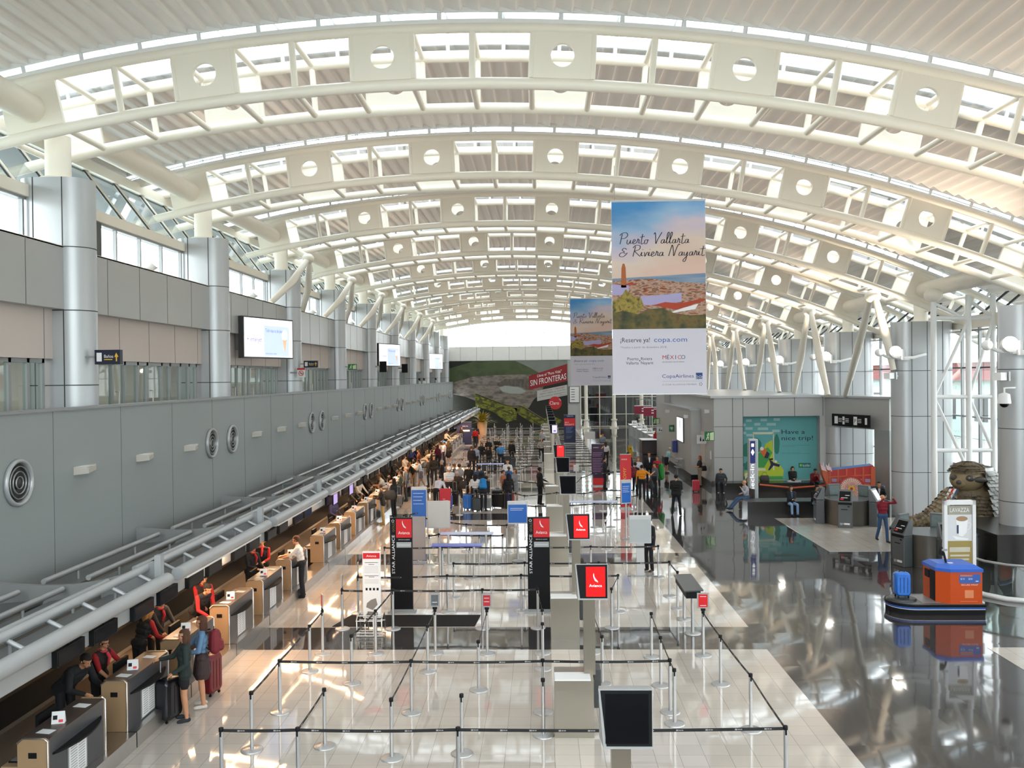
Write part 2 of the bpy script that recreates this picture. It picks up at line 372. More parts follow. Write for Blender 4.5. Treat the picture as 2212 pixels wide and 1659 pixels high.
mb.m = M_PINK; mb.box(XF-.55, XF-.28, YBACK, YEND+1, 6.72, 7.87); seams(mb, XF-.28, YBACK, YEND+1, 6.72, 7.87, 1.83, .008, 1, .3, (), M_SEAM)
mb.m = M_PANEL; mb.box(-19, XF-.5, YBACK, YEND+1, 8.0, 8.2)
mb.build('wall_left', kind='structure')
mb = MB(M_PINK); mb.box(-19.2, -19, YBACK, YEND+1, 4.4, 8.0); mb.build('wall_left', kind='structure')
# clerestory windows, sloping eave glazing
g = MB(M_GLASS); f = MB(M_FRAME); b = MB(M_PAINT)
g.quad((-12, YBACK, 9.33), (-12, YEND, 9.33), (-12, YEND, 10.5), (-12, YBACK, 10.5))
g.m = M_EAVE; g.quad((-12.05, YBACK, 10.75), (-12.05, YEND, 10.75), (-13.3, YEND, 12.4), (-13.3, YBACK, 12.4))
y = YBACK
while y < YEND:
    f.box(-12.05, -11.95, y-.035, y+.035, 9.33, 10.5)
    y += 1.525
y = YBACK+.5; f.m = M_DARKFR
while y < YEND:
    f.m = M_DARKFR; f.tube([(-12.05, y-.06, 10.75), (-13.3, y-.06, 12.4)], .03, 4); f.tube([(-12.05, y+.14, 10.75), (-13.3, y+.14, 12.4)], .03, 4); f.m = M_PAINT; f.tube([(-12.05, y+.04, 10.75), (-13.3, y+.04, 12.4)], .06, 4); y += 1.83
f.m = M_FRAME
f.box(-12.06, -11.94, YBACK, YEND, 9.33, 9.39); f.box(-12.06, -11.94, YBACK, YEND, 10.44, 10.5)
w = g.build('window_1', kind='structure'); f.build('window_frame', w)
b.m = mat('grey_overhang_soffit', (.16, .175, .18), .7, var=.1); b.box(-17.5, -13.3, YBACK, YEND, 12.3, 12.45); b.m = M_PAINT; b.box(-12.2, -11.85, YBACK, YEND, 10.5, 10.78); b.box(-13.5, -13.1, YBACK, YEND, 12.35, 12.65); b.box(-12.1, -11.05, YBACK, YEND, 9.30, 9.345)
b.build('trim_1', kind='structure')
f = MB(M_DARKFR)
for k in range(-1, 11): y = 21.5+9.15*k; f.box(-11.98, -11.9, y+.75, y+2.5, 9.36, 10.47)
f.build('trim_2', kind='structure')
# shopfronts of the gallery
for k in range(-2, 10):
    y0 = 20.95+9.15*k+.7; y1 = y0+9.15-1.4; xs = XF-.42
    g = MB(M_GREEN); f = MB(M_FRAME)
    g.quad((xs, y0, 4.4), (xs, y1, 4.4), (xs, y1, 6.72), (xs, y0, 6.72))
    for i, u in enumerate((0, .9, 1.9, 2.6, 3.4, 4.0, 5.0, 5.6, 6.4, 7.1, 7.7)):
        f.box(xs-.06, xs+.05, y0+u-.05, y0+u+.05, 4.4, 6.72)
    f.box(xs-.06, xs+.05, y0, y1, 6.62, 6.74); f.box(xs-.06, xs+.05, y0, y1, 4.4, 4.5); 
    for u in (2.0, 4.1): f.m = M_CHROME; f.tube([(xs+.06, y0+u, 5.0), (xs+.16, y0+u, 5.0), (xs+.16, y0+u, 5.9), (xs+.06, y0+u, 5.9)], .02, 6); f.m = M_FRAME
    w = g.build('window_%d' % (k+30), kind='structure'); f.build('window_frame', w)
def stadium(cx, cy, hx, r, n=14):                     # plan of a column: straight sides, round ends towards +x and -x
    return [(cx+hx+r*math.cos(-PI/2+PI*i/n), cy+r*math.sin(-PI/2+PI*i/n)) for i in range(n+1)]+[(cx-hx+r*math.cos(PI/2+PI*i/n), cy+r*math.sin(PI/2+PI*i/n)) for i in range(n+1)]
def column(cx, y, hx, r, z0, z1, zs, ztop, label, group):
    t = thing('column', label, 'column', (cx, y, 0), 0, group)
    mb = MB(M_COLM); P = stadium(0, 0, hx, r); mb.rings([[(a, b, z0) for a, b in P], [(a, b, z1) for a, b in P]]); 
    mb.build('column_casing', t)
    j = MB(M_JOINT); Q = stadium(0, 0, hx, r+.004)
    for z in zs: j.rings([[(a, b, z-.012) for a, b in Q], [(a, b, z+.012) for a, b in Q]], False, False)
    for x in ((-hx, hx) if hx < .4 else (-hx, 0, hx)):
        for s in (-1, 1): j.box(x-.012, x+.012, s*(r+.002)-.003, s*(r+.002)+.003, z0, z1)
    j.build('panel_joint', t)
    p = MB(M_PAINT); p.smooth = True; p.tube([(0, 0, z1), (0, 0, ztop)], .29, 20); p.lathe(0, 0, [(.42, z1), (.42, z1+.05)], 20)
    p.build('post', t)
for k in range(-1, 10):
    lab = 'grey clad column behind the balcony wall, %s along from the camera' % ORD[k+1]
    column(-11.41, 20.95+9.15*k, .345, .5, 4.4, 10.95, (6.1, 7.85, 9.33), arc(A0-3*DA, -.64)[1]+.2, lab, 'columns along the left gallery')
# ---- vents and shelf lights on the balcony wall
def vent():
    t = thing('wall_vent', 'x', 'air vent', (0, 0, 0), 0, 'round air vents on the balcony wall')
    m = MB(M_TUBE); m.smooth = True
    prof = [(.40, 0), (.465, .0), (.47, .05), (.45, .085), (.42, .09), (.395, .07), (.385, .0)]
    def ring(mb, prof, n=40): mb.rings([[(d, r*math.cos(2*PI*k/n), r*math.sin(2*PI*k/n)) for k in range(n)] for r, d in prof], False, False)
    ring(m, prof); m.build('rim', t)
    m = MB(mat('dark_vent_metal', (.035, .035, .035), .5, metal=.3, var=.1)); m.smooth = True; m._a([(0.004, .39*math.cos(2*PI*k/32), .39*math.sin(2*PI*k/32)) for k in range(32)], [tuple(range(32))], False)
    ring(m, [(.30, .01), (.32, .06), (.315, .01)]); ring(m, [(.12, .01), (.11, .05), (.0, .06)]); m.build('bowl', t)
    m = MB(M_FRAME)
    for r in (.32, .22, .12): ring(m, [(r-.008, .04), (r-.006, .065), (r+.006, .065), (r+.008, .04)])
    m.build('louvre_ring', t)
    return t
V = vent(); n = 0
for c in range(8):
    for s in (-.93, .93):
        y = 16.3+12.2*c+s
        if y < 16.5 or y > 103: continue
        lab = 'round metal air vent on the balcony wall, %s from the camera' % ORD[n]
        if n == 0: V.location = (XW, y, 4.21); V['label'] = lab; index_kids(V)
        else: dup(V, (XW, y, 4.21), 0, lab)
        n += 1
L0 = MB(mat('cream_light_housing', (.52, .49, .43), .5, var=.03)); L0.prism([(0, -.09), (0, .09), (.30, .09), (.34, .05), (.34, -.05)], 'y', -.42, .42)
L0.v = [(x*(1 if y < .1 else .25), y, z) for x, y, z in L0.v]
L0.m = M_PAPER; L0.box(.03, .27, -.38, .0, .091, .096); n = 0
lo = None
for c in range(8):
    for s in range(3):
        y = 19.78+12.2*c+3.05*s
        if y > 103: continue
        lab = 'cream wedge wall light on the balcony wall, %s from the camera' % ORD[n]
        if lo is None: lo = L0.build('wall_light', loc=(XW, y, 4.21), label=lab, cat='wall light', group='wedge lights on the balcony wall')
        else: q = lo.copy(); COL.objects.link(q); q.location = (XW, y, 4.21); q['label'] = lab
        n += 1
# ---- end wall
mb = MB(M_PANEL)
mb.box(-12.2, -11.5, YEND, YEND+.4, 0, 14); mb.box(3.28, 4.75, YEND, YEND+.6, 0, 9.8); mb.box(-12.2, 3.3, YEND+.02, YEND+.3, 0, 8.1); mb.box(17, 18.2, YEND, YEND+.3, 0, 9); mb.box(-19, -12.2, YEND, YEND+.3, 4.1, 8.2)
mb.m = M_WHITE; mb.box(-11.5, 17, YEND-.1, YEND+.5, 8.1, 9.78); seams_x = [-11.5+1.95*i for i in range(15)]
mb.m = M_JOINT
for x in seams_x: mb.box(x-.012, x+.012, YEND-.106, YEND-.1, 8.1, 9.78)
mb.build('wall_back', kind='structure')
mb = MB(M_GLASS)
for i in range(20):
    xa, xb = -11.5+1.5*i, -11.5+1.5*(i+1)
    if xb > 18: break
    def top(x): return RZ+math.sqrt((RR+.7)**2-(x-RX)**2)
    mb.quad((xa, YEND+.1, 9.78), (xb, YEND+.1, 9.78), (xb, YEND+.1, top(xb)), (xa, YEND+.1, top(xa)))
w = mb.build('window_2', kind='structure'); f = MB(M_WHITE)
for i in range(20):
    x = -11.5+1.5*i
    if x < 18: f.box(x-.03, x+.03, YEND+.05, YEND+.15, 9.78, top(x))
f.box(-11.5, 17, YEND+.05, YEND+.15, 11.35, 11.41); f.build('window_frame', w)
# far glass wall on the right of the end wall, dark departure lounge behind it
mb = MB(M_DKGL); mb.quad((4.75, YEND, 0), (17, YEND, 0), (17, YEND, 8.1), (4.75, YEND, 8.1)); w = mb.build('window_3', kind='structure')
f = MB(M_PAINT)
for x in (4.8, 7.05, 10.2, 13.3, 16): f.box(x-.05, x+.05, YEND-.08, YEND, 0, 8.1)
for z in (.1, 1.55, 3.6, 5.7): f.box(4.75, 17, YEND-.08, YEND, z-.04, z+.04)
f.build('window_frame', w)
mb = MB(mat('dim_lounge_wall', (.05, .055, .06), .7, var=.1)); mb.box(3.3, 20, YEND+12, YEND+12.3, 0, 5.8); mb.box(3.0, 3.3, YEND+.6, YEND+12, 0, 5.8); mb.box(3.3, 20, YEND+1, YEND+12, 5.6, 5.8)
mb.build('wall_back', kind='structure')
for i, x in enumerate((5.35, 8.6, 11.8)):
    t = thing('mast_column', 'tall white steel mast before the far glass wall, %s from the poster wall' % ORD[i], 'column', (x, YEND-2, 0), 0, 'white masts before the far glass wall')
    m = MB(M_PAINT); m.smooth = True; m.tube([(0, 0, .3), (0, 0, 10.5)], .2, 14); m.build('mast', t)
    m = MB(M_PAINT); m.box(-.5, .5, -.4, .4, 0, .12); m.box(-.35, .35, -.3, .3, .9, 1.05); m.lathe(0, 0, [(.32, .12), (.32, .5), (.24, .9)], 14); m.build('base', t)
# ---- right side: columns, glass wall, canopy beams
XR = 16.5
g = MB(M_GLASS); f = MB(M_FRAME); g.quad((18.0, YBACK, 0), (18.0, YEND, 0), (18.0, YEND, 8.0), (18.0, YBACK, 8.0))
y = YBACK
while y < YEND:
    f.box(17.95, 18.05, y-.06, y+.06, 0, 8.0); y += 1.525
for z in (.1, 2.2, 4.3, 6.35, 7.9): f.m = M_DARKFR if z in (6.35,) else M_FRAME; f.box(17.96, 18.06, YBACK, YEND, z-.035, z+.035)
f.m = M_DARKFR; y = YBACK
while y < YEND: f.tube([(18.0, y, 8.5), (20.5, y, 10.6)], .05, 4); y += 1.525
g.quad((18.0, YBACK, 8.5), (18.0, YEND, 8.5), (20.5, YEND, 10.6), (20.5, YBACK, 10.6))
w = g.build('window_4', kind='structure'); f.build('window_frame', w)
mb = MB(M_PAINT); mb.box(17.8, 18.2, YBACK, YEND, 8.0, 8.5); mb.box(20.4, 20.8, YBACK, YEND, 10.5, 10.9); mb.build('trim_3', kind='structure')
for k in range(-1, 10):
    column(XR, 20.95+9.15*k, .65, .62, 1.12 if k == 1 else 0, 8.35, (1.9, 4.3, 6.25), 9.9, 'silver clad column along the glass side wall, %s from the camera' % ORD[k+1], 'columns along the right glass wall')
n = 0
for k in range(-1, 10):
    y = 20.95+9.15*k; x0 = 14.45
    base = 5.05 if 2 <= k <= 5 else 0.0
    t = thing('raking_strut', 'white forked steel strut under the right end of the roof, %s from the camera' % ORD[n], 'strut', (x0, y, 0), 0, 'white forked struts on the right side'); n += 1
    for s in (-1, 1):
        m = MB(M_PAINT if k >= 2 else M_WHITE); m.smooth = True
        if k == 2: m.tube([(0, s*.25, 9.45), (.4, -.3, 7.9), (.72, -.35, 6.3)] if s < 0 else [(0, .25, 9.45), (.5, 3.2, 7.4), (1.25, 7.3, 5.02)], [.13, .19, .12], 12)
        elif k >= 2: m.tube([(0, s*.25, 9.55), (0, s*1.6, 7.1), (0, s*3.0, base)], [.13, .20, .13], 12)
        else:
            if s < 0: continue
            yo = 5.5
            for x in (1.0, 2.35, 3.3): m.tube([(x, yo, 9.2), (x, yo, 0)], .11, 12)
            for z in (8.3, 5.2, 3.1): m.tube([(1.0, yo, z), (3.3, yo, z)], .08, 8)
            m.tube([(1.0, yo, 8.9), (2.35, yo, 8.2)], .07, 8); m.tube([(2.35, yo, 8.2), (1.0, yo, 5.2), (2.35, yo, 2.2)], .07, 8); m.tube([(2.35, yo, 9.0), (3.3, yo, 8.3)], .07, 8); m.tube([(3.3, yo, 8.2), (2.35, yo, 5.2), (3.3, yo, 3.0)], .07, 8)
        m.build('strut', t)
    m = MB(M_PAINT); m.smooth = True; m.ball(0 if k >= 2 else 1.0, 0 if k >= 2 else 5.5, 9.5 if k >= 2 else 9.2, .33, .45, .28); m.build('node', t)
# ---- left forked struts further down the gallery
for i, k in enumerate(range(2, 8)):
    y = 20.95+9.15*k
    t = thing('raking_strut', 'white forked strut on the left gallery, %s from the camera' % ORD[i], 'strut', (-10.2, y, 4.95), 0, 'white forked struts on the left gallery')
    for s in (-1, 1): m = MB(M_PAINT); m.smooth = True; m.tube([(0, s*.15, 6.5), (-.35, s*1.3, 5.4), (-.95, s*2.5, 4.4)], [.12, .17, .12], 10); m.build('strut', t)
    m = MB(M_PAINT); m.smooth = True; m.ball(0, 0, 6.55, .26, .36, .22); m.tube([(0, 0, 6.6), (-1.2, 0, 7.3)], .14, 10); m.build('node', t)
# floor outside, side buildings seen through the right windows
mb = MB(mat('pale_pavement', (.45, .45, .43), .8, var=.08)); mb.box(18.1, 90, YBACK-20, YEND+60, -.3, -.05); mb.build('ground', kind='structure')
t = thing('terminal_annex', 'long pale green building with a red fascia outside the right windows', 'building', (40, 60, 0))
m = MB(mat('pale_mint_wall', (.55, .70, .64), .8, var=.05, scale=.4)); m.box(0, 8, -80, 60, 0, 5.4); m.build('wall', t)
m = MB(mat('dusty_red_fascia', (.42, .13, .13), .7, var=.06)); m.box(-.6, 8.4, -80, 60, 5.4, 7.0); m.build('fascia', t)
m = MB(M_WHITE); m.box(-1.5, 9, -80, 60, 7.0, 7.3); m.build('roof', t)
m = MB(M_SCREEN)
for i in range(22): m.box(-.03, 0, -78+6.2*i, -75.5+6.2*i, 1.6, 3.8)
m.build('window', t)
# unseen wall behind the camera, glazed to throw daylight on what faces it
mb = MB(M_PANEL); mb.box(-19, 21, YBACK-.3, YBACK, 0, 4.4); mb.build('wall_front', kind='structure')
mb = MB(M_GLASS); mb.quad((-13, YBACK, 4.4), (20.5, YBACK, 4.4), (20.5, YBACK, 14.5), (-13, YBACK, 14.5)); w = mb.build('window_5', kind='structure'); f = MB(M_WHITE)
for i in range(17): f.box(-13+2.05*i, -12.9+2.05*i, YBACK-.06, YBACK+.06, 4.4, 14.5)
for z in (4.4, 7.5, 10.5): f.box(-13, 20.5, YBACK-.05, YBACK+.05, z, z+.1)
f.build('window_frame', w)
mb = MB(M_WHITE); mb.box(-19.2, -13, YBACK, YEND, 8.2, 8.4); mb.build('ceiling', kind='structure')
# ---------------------------------------------------------------- lamps of the hall, with added fill in the gallery
def floodlight(x, y, z, i, dirn):
    t = thing('floodlight', 'white floodlight lit on a bracket arm by the right columns, %s from the camera' % ORD[i], 'floodlight', (x, y, z), 0, 'floodlights by the right columns')
    m = MB(M_WHITE); m.smooth = True; m.tube([(1.4, .25, -.1), (.8, .1, -.25), (.15, .1, -.25)], .07, 10); m.ball(-.62, .12, -.02, .17, .17, .17); m.tube([(.15, .1, -.25), (-.3, .12, -.2), (-.62, .12, -.02)], .06, 8); m.build('arm', t)
    m = MB(M_WHITE); m.smooth = True; m.tube([(0, .22, -.08), (0, .1, -.04), (0, -.12, 0)], [.12, .24, .26], 18); m.build('housing', t)
    m = MB(M_LIT); m.rings([[(r*math.cos(2*PI*k/20), -.13-.05*(1-r/.24), r*math.sin(2*PI*k/20)) for k in range(20)] for r in (.24, .14, .02)], False, True); m.build('lens', t)
    m = MB(M_WHITE); m.box(.2, .28, -.3, -.12, -.35, .1); m.box(.28, .5, -.32, -.26, -.35, -.25); m.build('shutter', t)
    l = lamp('floodlight_beam', 'SPOT', (x, y-.25, z), 2300, (1, .80, .60), dirn, spot_size=1.9, spot_blend=.9, shadow_soft_size=.2)
for i in range(9): floodlight(15.0, 19.9+9.2*i, 7.05, i, (-.75, .1, .9))

for i in range(9):
    y = 25.5+9.15*i; t = thing('gallery_uplight', 'white uplight on the ledge below the left clerestory, %s from the camera' % ORD[i], 'light', (-11.2, y, 9.35), 0, 'uplights on the left ledge')
    m = MB(M_WHITE); m.smooth = True; m.tube([(-.25, 0, .0), (-.1, 0, .15)], .05, 8); m.tube([(-.1, 0, .06), (.1, 0, .22)], [.13, .16], 14); m.build('housing', t)
    m = MB(M_LIT); c = Vector((.105, 0, .225)); d = Vector((.78, 0, .62)); u = Vector((0, 1, 0)); w = d.cross(u); m.poly([c+.14*(u*math.cos(2*PI*k/16)+w*math.sin(2*PI*k/16)) for k in range(16)]); m.build('lens', t)
    lamp('gallery_uplight_beam', 'SPOT', (-10.95, y, 9.7), 520, (1, .76, .56), (.8, 0, .75), spot_size=1.6, spot_blend=.9, shadow_soft_size=.1)
for i in range(5): lamp('gallery_fill_lamp', 'AREA', (-15, 14+20*i, 7.9), 420, (1, .95, .88), (0, 0, -1), shape='RECTANGLE', size=3, size_y=16)  # fill light added to brighten the gallery rooms, no fittings behind it
# ================================================================ check-in canopy on the balcony wall
cano = thing('check_in_canopy', 'long grey metal canopy of fins and tubes over the check-in counters', 'canopy', (XW, 4.3, 2.5))
def K(m, name): m.xf(Matrix.Translation((-XW, -4.3, -2.5))); return m.build(name, cano)
fy = [22.4+6.03*k for k in range(-2, 14)]
finp = []
for i in range(13):
    u = i/12; finp.append((XW+u*3.2, 2.46-.10*math.sin(u*PI)+.42*u*u*u))
for i in range(12, -1, -1):
    u = i/12; finp.append((XW+u*3.2, 1.88-.04*math.sin(u*PI)+.62*u*u))
for k, y in enumerate(fy):
    m = MB(mat('fin_grey_metal', (.27, .275, .27), .45, metal=.25, var=.06, scale=1)); m.prism(finp, 'y', y-.05, y+.05); m.m = M_TUBE; m.box(XW+3.12, XW+3.24, y-.07, y+.07, 2.5, 2.95); K(m, 'fin')
    y1 = y+6.03
    if y1 > 106: break
    m = MB(M_TUBE); m.smooth = True; m.tube([(-6.92, y+.35, 2.52), (-6.92, y1-.12, 2.52)], .125, 16); K(m, 'front_tube')
    for x, z, r, a, b in ((-9.6, 2.34, .055, .5, .35), (-8.85, 2.36, .055, .75, .2), (-8.05, 2.48, .055, 1.0, .1), (-7.35, 2.72, .075, .2, -.3)):
        m = MB(M_TUBE); m.smooth = True; m.tube([(x, y+a, z), (x, y1-b, z)], r, 10)
        for q in (.25, .75): yy = y+a+(6.03-a-b)*q; m.tube([(x, yy, z), (x, yy, z-.38)], .03, 6)
        K(m, 'rail_tube')
    m = MB(M_CANO)
    for x0, x1, z in ((XW, -9.3, 1.98), (-9.15, -8.2, 2.05), (-8.05, -7.15, 2.16)): m.prism([(x0, z), (x1, z+.1), (x1, z+.16), (x0, z+.06)], 'y', y+.06, y1-.06)
    K(m, 'soffit_panel')
    m = MB(M_TUBE); m.box(-7.08, -7.0, y+.06, y1-.06, 2.12, 2.42); K(m, 'fascia')
    for q in range(6): m = MB(M_TUBE); yy = y+.6+q*1.0; m.tube([(-7.35, yy, 2.68), (-6.98, yy, 2.5)], .035, 6); K(m, 'bracket')
n = 0; scr0 = None
cys = [12.38, 14.8, 17.15, 19.75, 22.2, 24.75, 28.5, 30.9, 33.45, 35.9]
while cys[-1] < 84: cys.append(cys[-1]+2.47 if (len(cys) % 7) else cys[-1]+3.8)
for i, y in enumerate(cys):
    for s in (.1, 1.15):
        yy = y+s
        lab = 'dark flight screen hung under the canopy edge, %s from the camera' % ORD[n]; n += 1
        if n > 50: break
        if scr0 is None:
            scr0 = thing('flight_screen', lab, 'screen', (-6.92, yy, 2.10), 0, 'flight screens under the canopy edge')
            m = MB(M_BLACK); m.box(-.10, .0, 0, .78, 0, .24); m.build('casing', scr0); m = MB(M_SCREEN); m.box(0, .004, .03, .75, .02, .22); m.build('display', scr0)
            m = MB(M_BLACK); m.box(-.06, -.03, .37, .41, .24, .30); m.build('bracket', scr0)
        else: dup(scr0, (-6.92, yy, 2.10), 0, lab)
M_VIO = mat('violet_screen_light', (.1, .1, .1), .2, emit=hexc('b7a0e0'), es=1.1)
for i, y in enumerate((29.4, 31.9)):
    t = thing('flight_screen', ['small violet lit screen under the canopy edge, nearer one', 'small violet lit screen under the canopy edge, farther one'][i], 'screen', (-6.9, y, 1.98))
    m = MB(M_BLACK); m.box(-.04, .0, 0, .6, 0, .36); m.build('casing', t); m = MB(M_VIO); m.box(0, .004, .02, .58, .02, .34); m.build('display', t)
M_WARM = mat('warm_downlight_lens', (1, .8, .6), .3, emit=(1, .62, .34), es=14)
for k in range(-1, 12):
    y = 22.4+6.03*k+3
    t = thing('canopy_downlight', 'linear warm downlight under the canopy, %s from the camera' % ORD[k+1], 'light', (-7.75, y, 2.02), 0, 'warm downlights under the canopy')
    m = MB(M_WHITE); m.box(-.12, .12, -2.2, 2.2, 0, .07); m.build('housing', t); m = MB(M_WARM); m.box(-.05, .05, -2.1, 2.1, -.006, 0); m.build('lens', t)
    lamp('canopy_downlight_beam', 'AREA', (-7.75, y, 2.0), 95, (1, .60, .32), (.15, 0, -1), shape='RECTANGLE', size=.2, size_y=4.2)
    m = MB(M_WHITE); m.box(.79, .87, -2.3, 2.3, .335, .375); m.build('edge_housing', t); m = MB(M_WARM); m.box(.81, .85, -2.2, 2.2, .33, .335); m.build('edge_lens', t)
    lamp('canopy_downlight_beam', 'AREA', (-6.92, y, 2.34), 50, (1, .60, .32), (.35, 0, -1), shape='RECTANGLE', size=.04, size_y=4.3)
# conveyor behind the counters, continuous plinth before them
mb = thing('baggage_conveyor', 'long steel baggage conveyor with dark belt behind the counters', 'conveyor', (-9.3, 10, 0))
m = MB(M_BEIGE); m.box(-.62, -.5, 0, 90, 0, .55); m.box(.5, .62, 0, 90, 0, .55); m.build('side_rail', mb)
m = MB(M_RUBBER); m.box(-.5, .5, 0, 90, .3, .42); m.build('belt', mb); m = MB(M_BEIGE); m.box(-.5, .5, 0, 90, 0, .3); m.build('bed', mb)
mb = MB(M_CHROME)
for i in range(len(cys)): a = cys[i]; b = cys[i+1] if i+1 < len(cys) else a+2.5; mb.box(-7.35, -6.86, a+.02, b-.02, 0, .27)
mb.build('scale_plinth', label='low brushed steel plinth running along the foot of the counters', cat='plinth')
def counter_parts(t, wood=True):
    P = [(-.44, 0), (0, 0), (0, .83), (-.05, .87), (-.36, .87), (-.44, .80)]; z0 = .27
    for y in (0, 1.62): m = MB(M_TAN); m.prism([(a, b+z0) for a, b in P], 'y', y, y+.04); m.build('end_panel', t)
    m = MB(M_CHROME); m.tube([(0, -.004, .27), (0, -.004, 1.1), (-.05, -.004, 1.14), (-.36, -.004, 1.14), (-.44, -.004, 1.07)], .012, 5); m.build('edge_trim', t); m = MB(M_CHROME); m.tube([(0.005, 1.66, .27), (0.005, 1.66, 1.1), (-.05, 1.66, 1.14)], .014, 5); m.build('edge_trim', t)
    m = MB(M_CNTFR); m.box(-.03, .0, .04, 1.62, .27, 1.1); m.build('front_panel', t)
    m = MB(M_DKTOP); m.box(-.42, 0.01, .04, 1.62, 1.1, 1.13); m.build('counter_top', t)
    m = MB(M_BLACK); m.smooth = True; n = 14
    m.rings([[(.17*math.sin(PI*i/n)**.7+.0, .12+1.42*i/n, z) for i in range(n+1)] for z in (.86, .89)], True, True, closed=True); m.build('bag_shelf', t)
    m = MB(M_PAPER); m.box(.0, .01, .55, 1.05, .30, .82); m.m = M_FRAME; m.box(.0, .008, .52, 1.08, .28, .84); m.m = mat('grey_print', (.35, .35, .36), .7, var=.1)
    for k in range(11): m.box(.01, .0112, .6, .78, .34+.04*k, .355+.04*k); m.box(.01, .0112, .82, 1.0, .34+.04*k, .355+.04*k)
    m.build('notice', t)
    m = MB(M_BLACK); m.box(-.28, -.16, -.006, 0, .86, .94); m.box(-.25, -.19, -.01, -.006, .88, .92); m.build('socket', t)
    m = MB(M_TAN); m.box(-.68, -.44, 0, 1.66, .70, .74); m.box(-.68, -.64, 0, 1.66, 0, .70); m.build('staff_desk', t)
c0 = None
for i, y in enumerate(cys):
    lab = 'tan check-in counter with dark front, %s from the camera' % ORD[i]
    if c0 is None: c0 = thing('check_in_counter', lab, 'counter', (-7.02, y, 0), 0, 'check-in counters'); counter_parts(c0)
    else: dup(c0, (-7.02, y, 0), 0, lab)
# things lying on the counters
def small(label, name, cat, group, protos, locs):
    a = None
    for i, (l, rz) in enumerate(locs):
        if a is None: a = protos(); a.location = l; a.rotation_euler = (0, 0, rz); a['label'] = label % ORD[i]; index_kids(a); tag(a, None, cat, group)
        else: dup(a, l, rz, label % ORD[i])
def pr_tent():
    t = thing('card_sign', 'x', 'card sign'); m = MB(M_PAPER)
    m.prism([(-.06, 0), (.06, 0), (.015, .24), (-.015, .24)], 'x', -.14, .14) if 0 else m.prism([(-.05, 0), (.05, 0), (0, .17)], 'x', -.09, .09)
    m.build('card', t); m = MB(M_BLACK); m.box(-.07, -.01, -.054, -.051, .06, .12); m.m = M_RED; m.box(.01, .07, -.054, -.051, .02, .06); m.xf(Matrix.Translation((0, -.05, 0)) @ Matrix.Rotation(-.286, 4, 'X') @ Matrix.Translation((0, .05, 0))); m.build('print', t); return t
small('folded white card sign on a counter top, %s from the camera', 'card_sign', 'card sign', 'card signs on the counters', pr_tent, [((-7.2, y+.62, 1.13), .25) for y in cys[:16]])
def pr_sheet():
    return MB(M_PAPER).box(-.075, .075, -.11, .11, 0, .004).build('paper_sheet')
small('white paper sheet lying on a counter top, %s from the camera', 'paper_sheet', 'paper', 'paper sheets on the counters', pr_sheet, [((-7.2, y+s, 1.132), 1.4) for y in cys[:14] for s in (.28, 1.3)])
def pr_mon():
    t = thing('computer_monitor', 'x', 'monitor'); m = MB(M_BLACK); m.box(-.02, .03, -.25, .25, .12, .46); m.box(-.02, .02, -.03, .03, 0, .15); m.box(-.1, .1, -.12, .12, 0, .015); m.build('casing', t)
    m = MB(M_SCREEN); m.box(-.025, -.02, -.23, .23, .14, .44); m.build('display', t); return t
small('black computer monitor on the staff side of a counter, %s from the camera', 'm', 'monitor', 'monitors on the counters', pr_mon, [((-7.58, y+.95, .74), 0) for y in cys[:18]])
def pr_key():
    t = thing('keyboard', 'x', 'keyboard'); m = MB(M_BLACK); m.box(-.08, .08, -.22, .22, 0, .02); m.build('case', t); m = MB(M_FRAME); m.box(-.065, .065, -.2, .2, .02, .025); m.build('keys', t); return t
small('black keyboard on the staff side of a counter, %s from the camera', 'k', 'keyboard', 'keyboards on the counters', pr_key, [((-7.59, y+.35, .74), 0) for y in cys[:10]])
# ================================================================ belt stanchions
def st_parts(t):
    m = MB(M_BASE); m.smooth = True; m.lathe(0, 0, [(.185, 0), (.185, .012), (.17, .022), (.05, .04)], 28); m.build('base', t)
    m = MB(M_STEEL); m.smooth = True; m.lathe(0, 0, [(.032, .03), (.032, .93)], 14); m.build('post', t)
    m = MB(M_BLACK); m.lathe(0, 0, [(.034, .93), (.036, .935), (.036, .985), (.03, .99)], 14); m.box(-.012, .012, -.038, .038, .86, .93); m.build('belt_head', t)
ST0 = None
M_BELT = mat('black_belt_webbing', (.013, .013, .014), .6, var=.1)
M_BLOGO = mat('belt_logo_print', (.35, .35, .35), .6, var=.05)
def belt(a, b, par, logo=True, name='belt'):
    d = Vector((b[0]-a[0], b[1]-a[1], 0)); L = d.length; d.normalize(); nr = Vector((-d.y, d.x, 0))
    m = MB(M_BELT); R = []
    for i in range(9):
        u = i/8; p = d*(.035+(L-.07)*u); z = .945-.022*min(1, L/3)*math.sin(PI*u)
        R.append([(p+nr*s*.0015+Vector((0, 0, z+q))) for s, q in ((-1, -.024), (1, -.024), (1, .024), (-1, .024))])
    m.rings(R, smooth=False)
    if logo:
        m.m = M_BLOGO; k = int(L/.42)
        for i in range(k):
            u = (i+.5)/k; p = d*(.035+(L-.07)*u); z = .945-.022*min(1, L/3)*math.sin(PI*u)
            for s in (-1, 1):
                for o, w_, h_ in ((-.04, .018, .011), (.0, .014, .007), (.035, .014, .007)):
                    c = p+d*o+nr*s*.003; m.quad(c-d*w_+Vector((0, 0, z-h_)), c+d*w_+Vector((0, 0, z-h_)), c+d*w_+Vector((0, 0, z+h_)), c-d*w_+Vector((0, 0, z+h_)))
    return m.build(name, par)
STN = {}
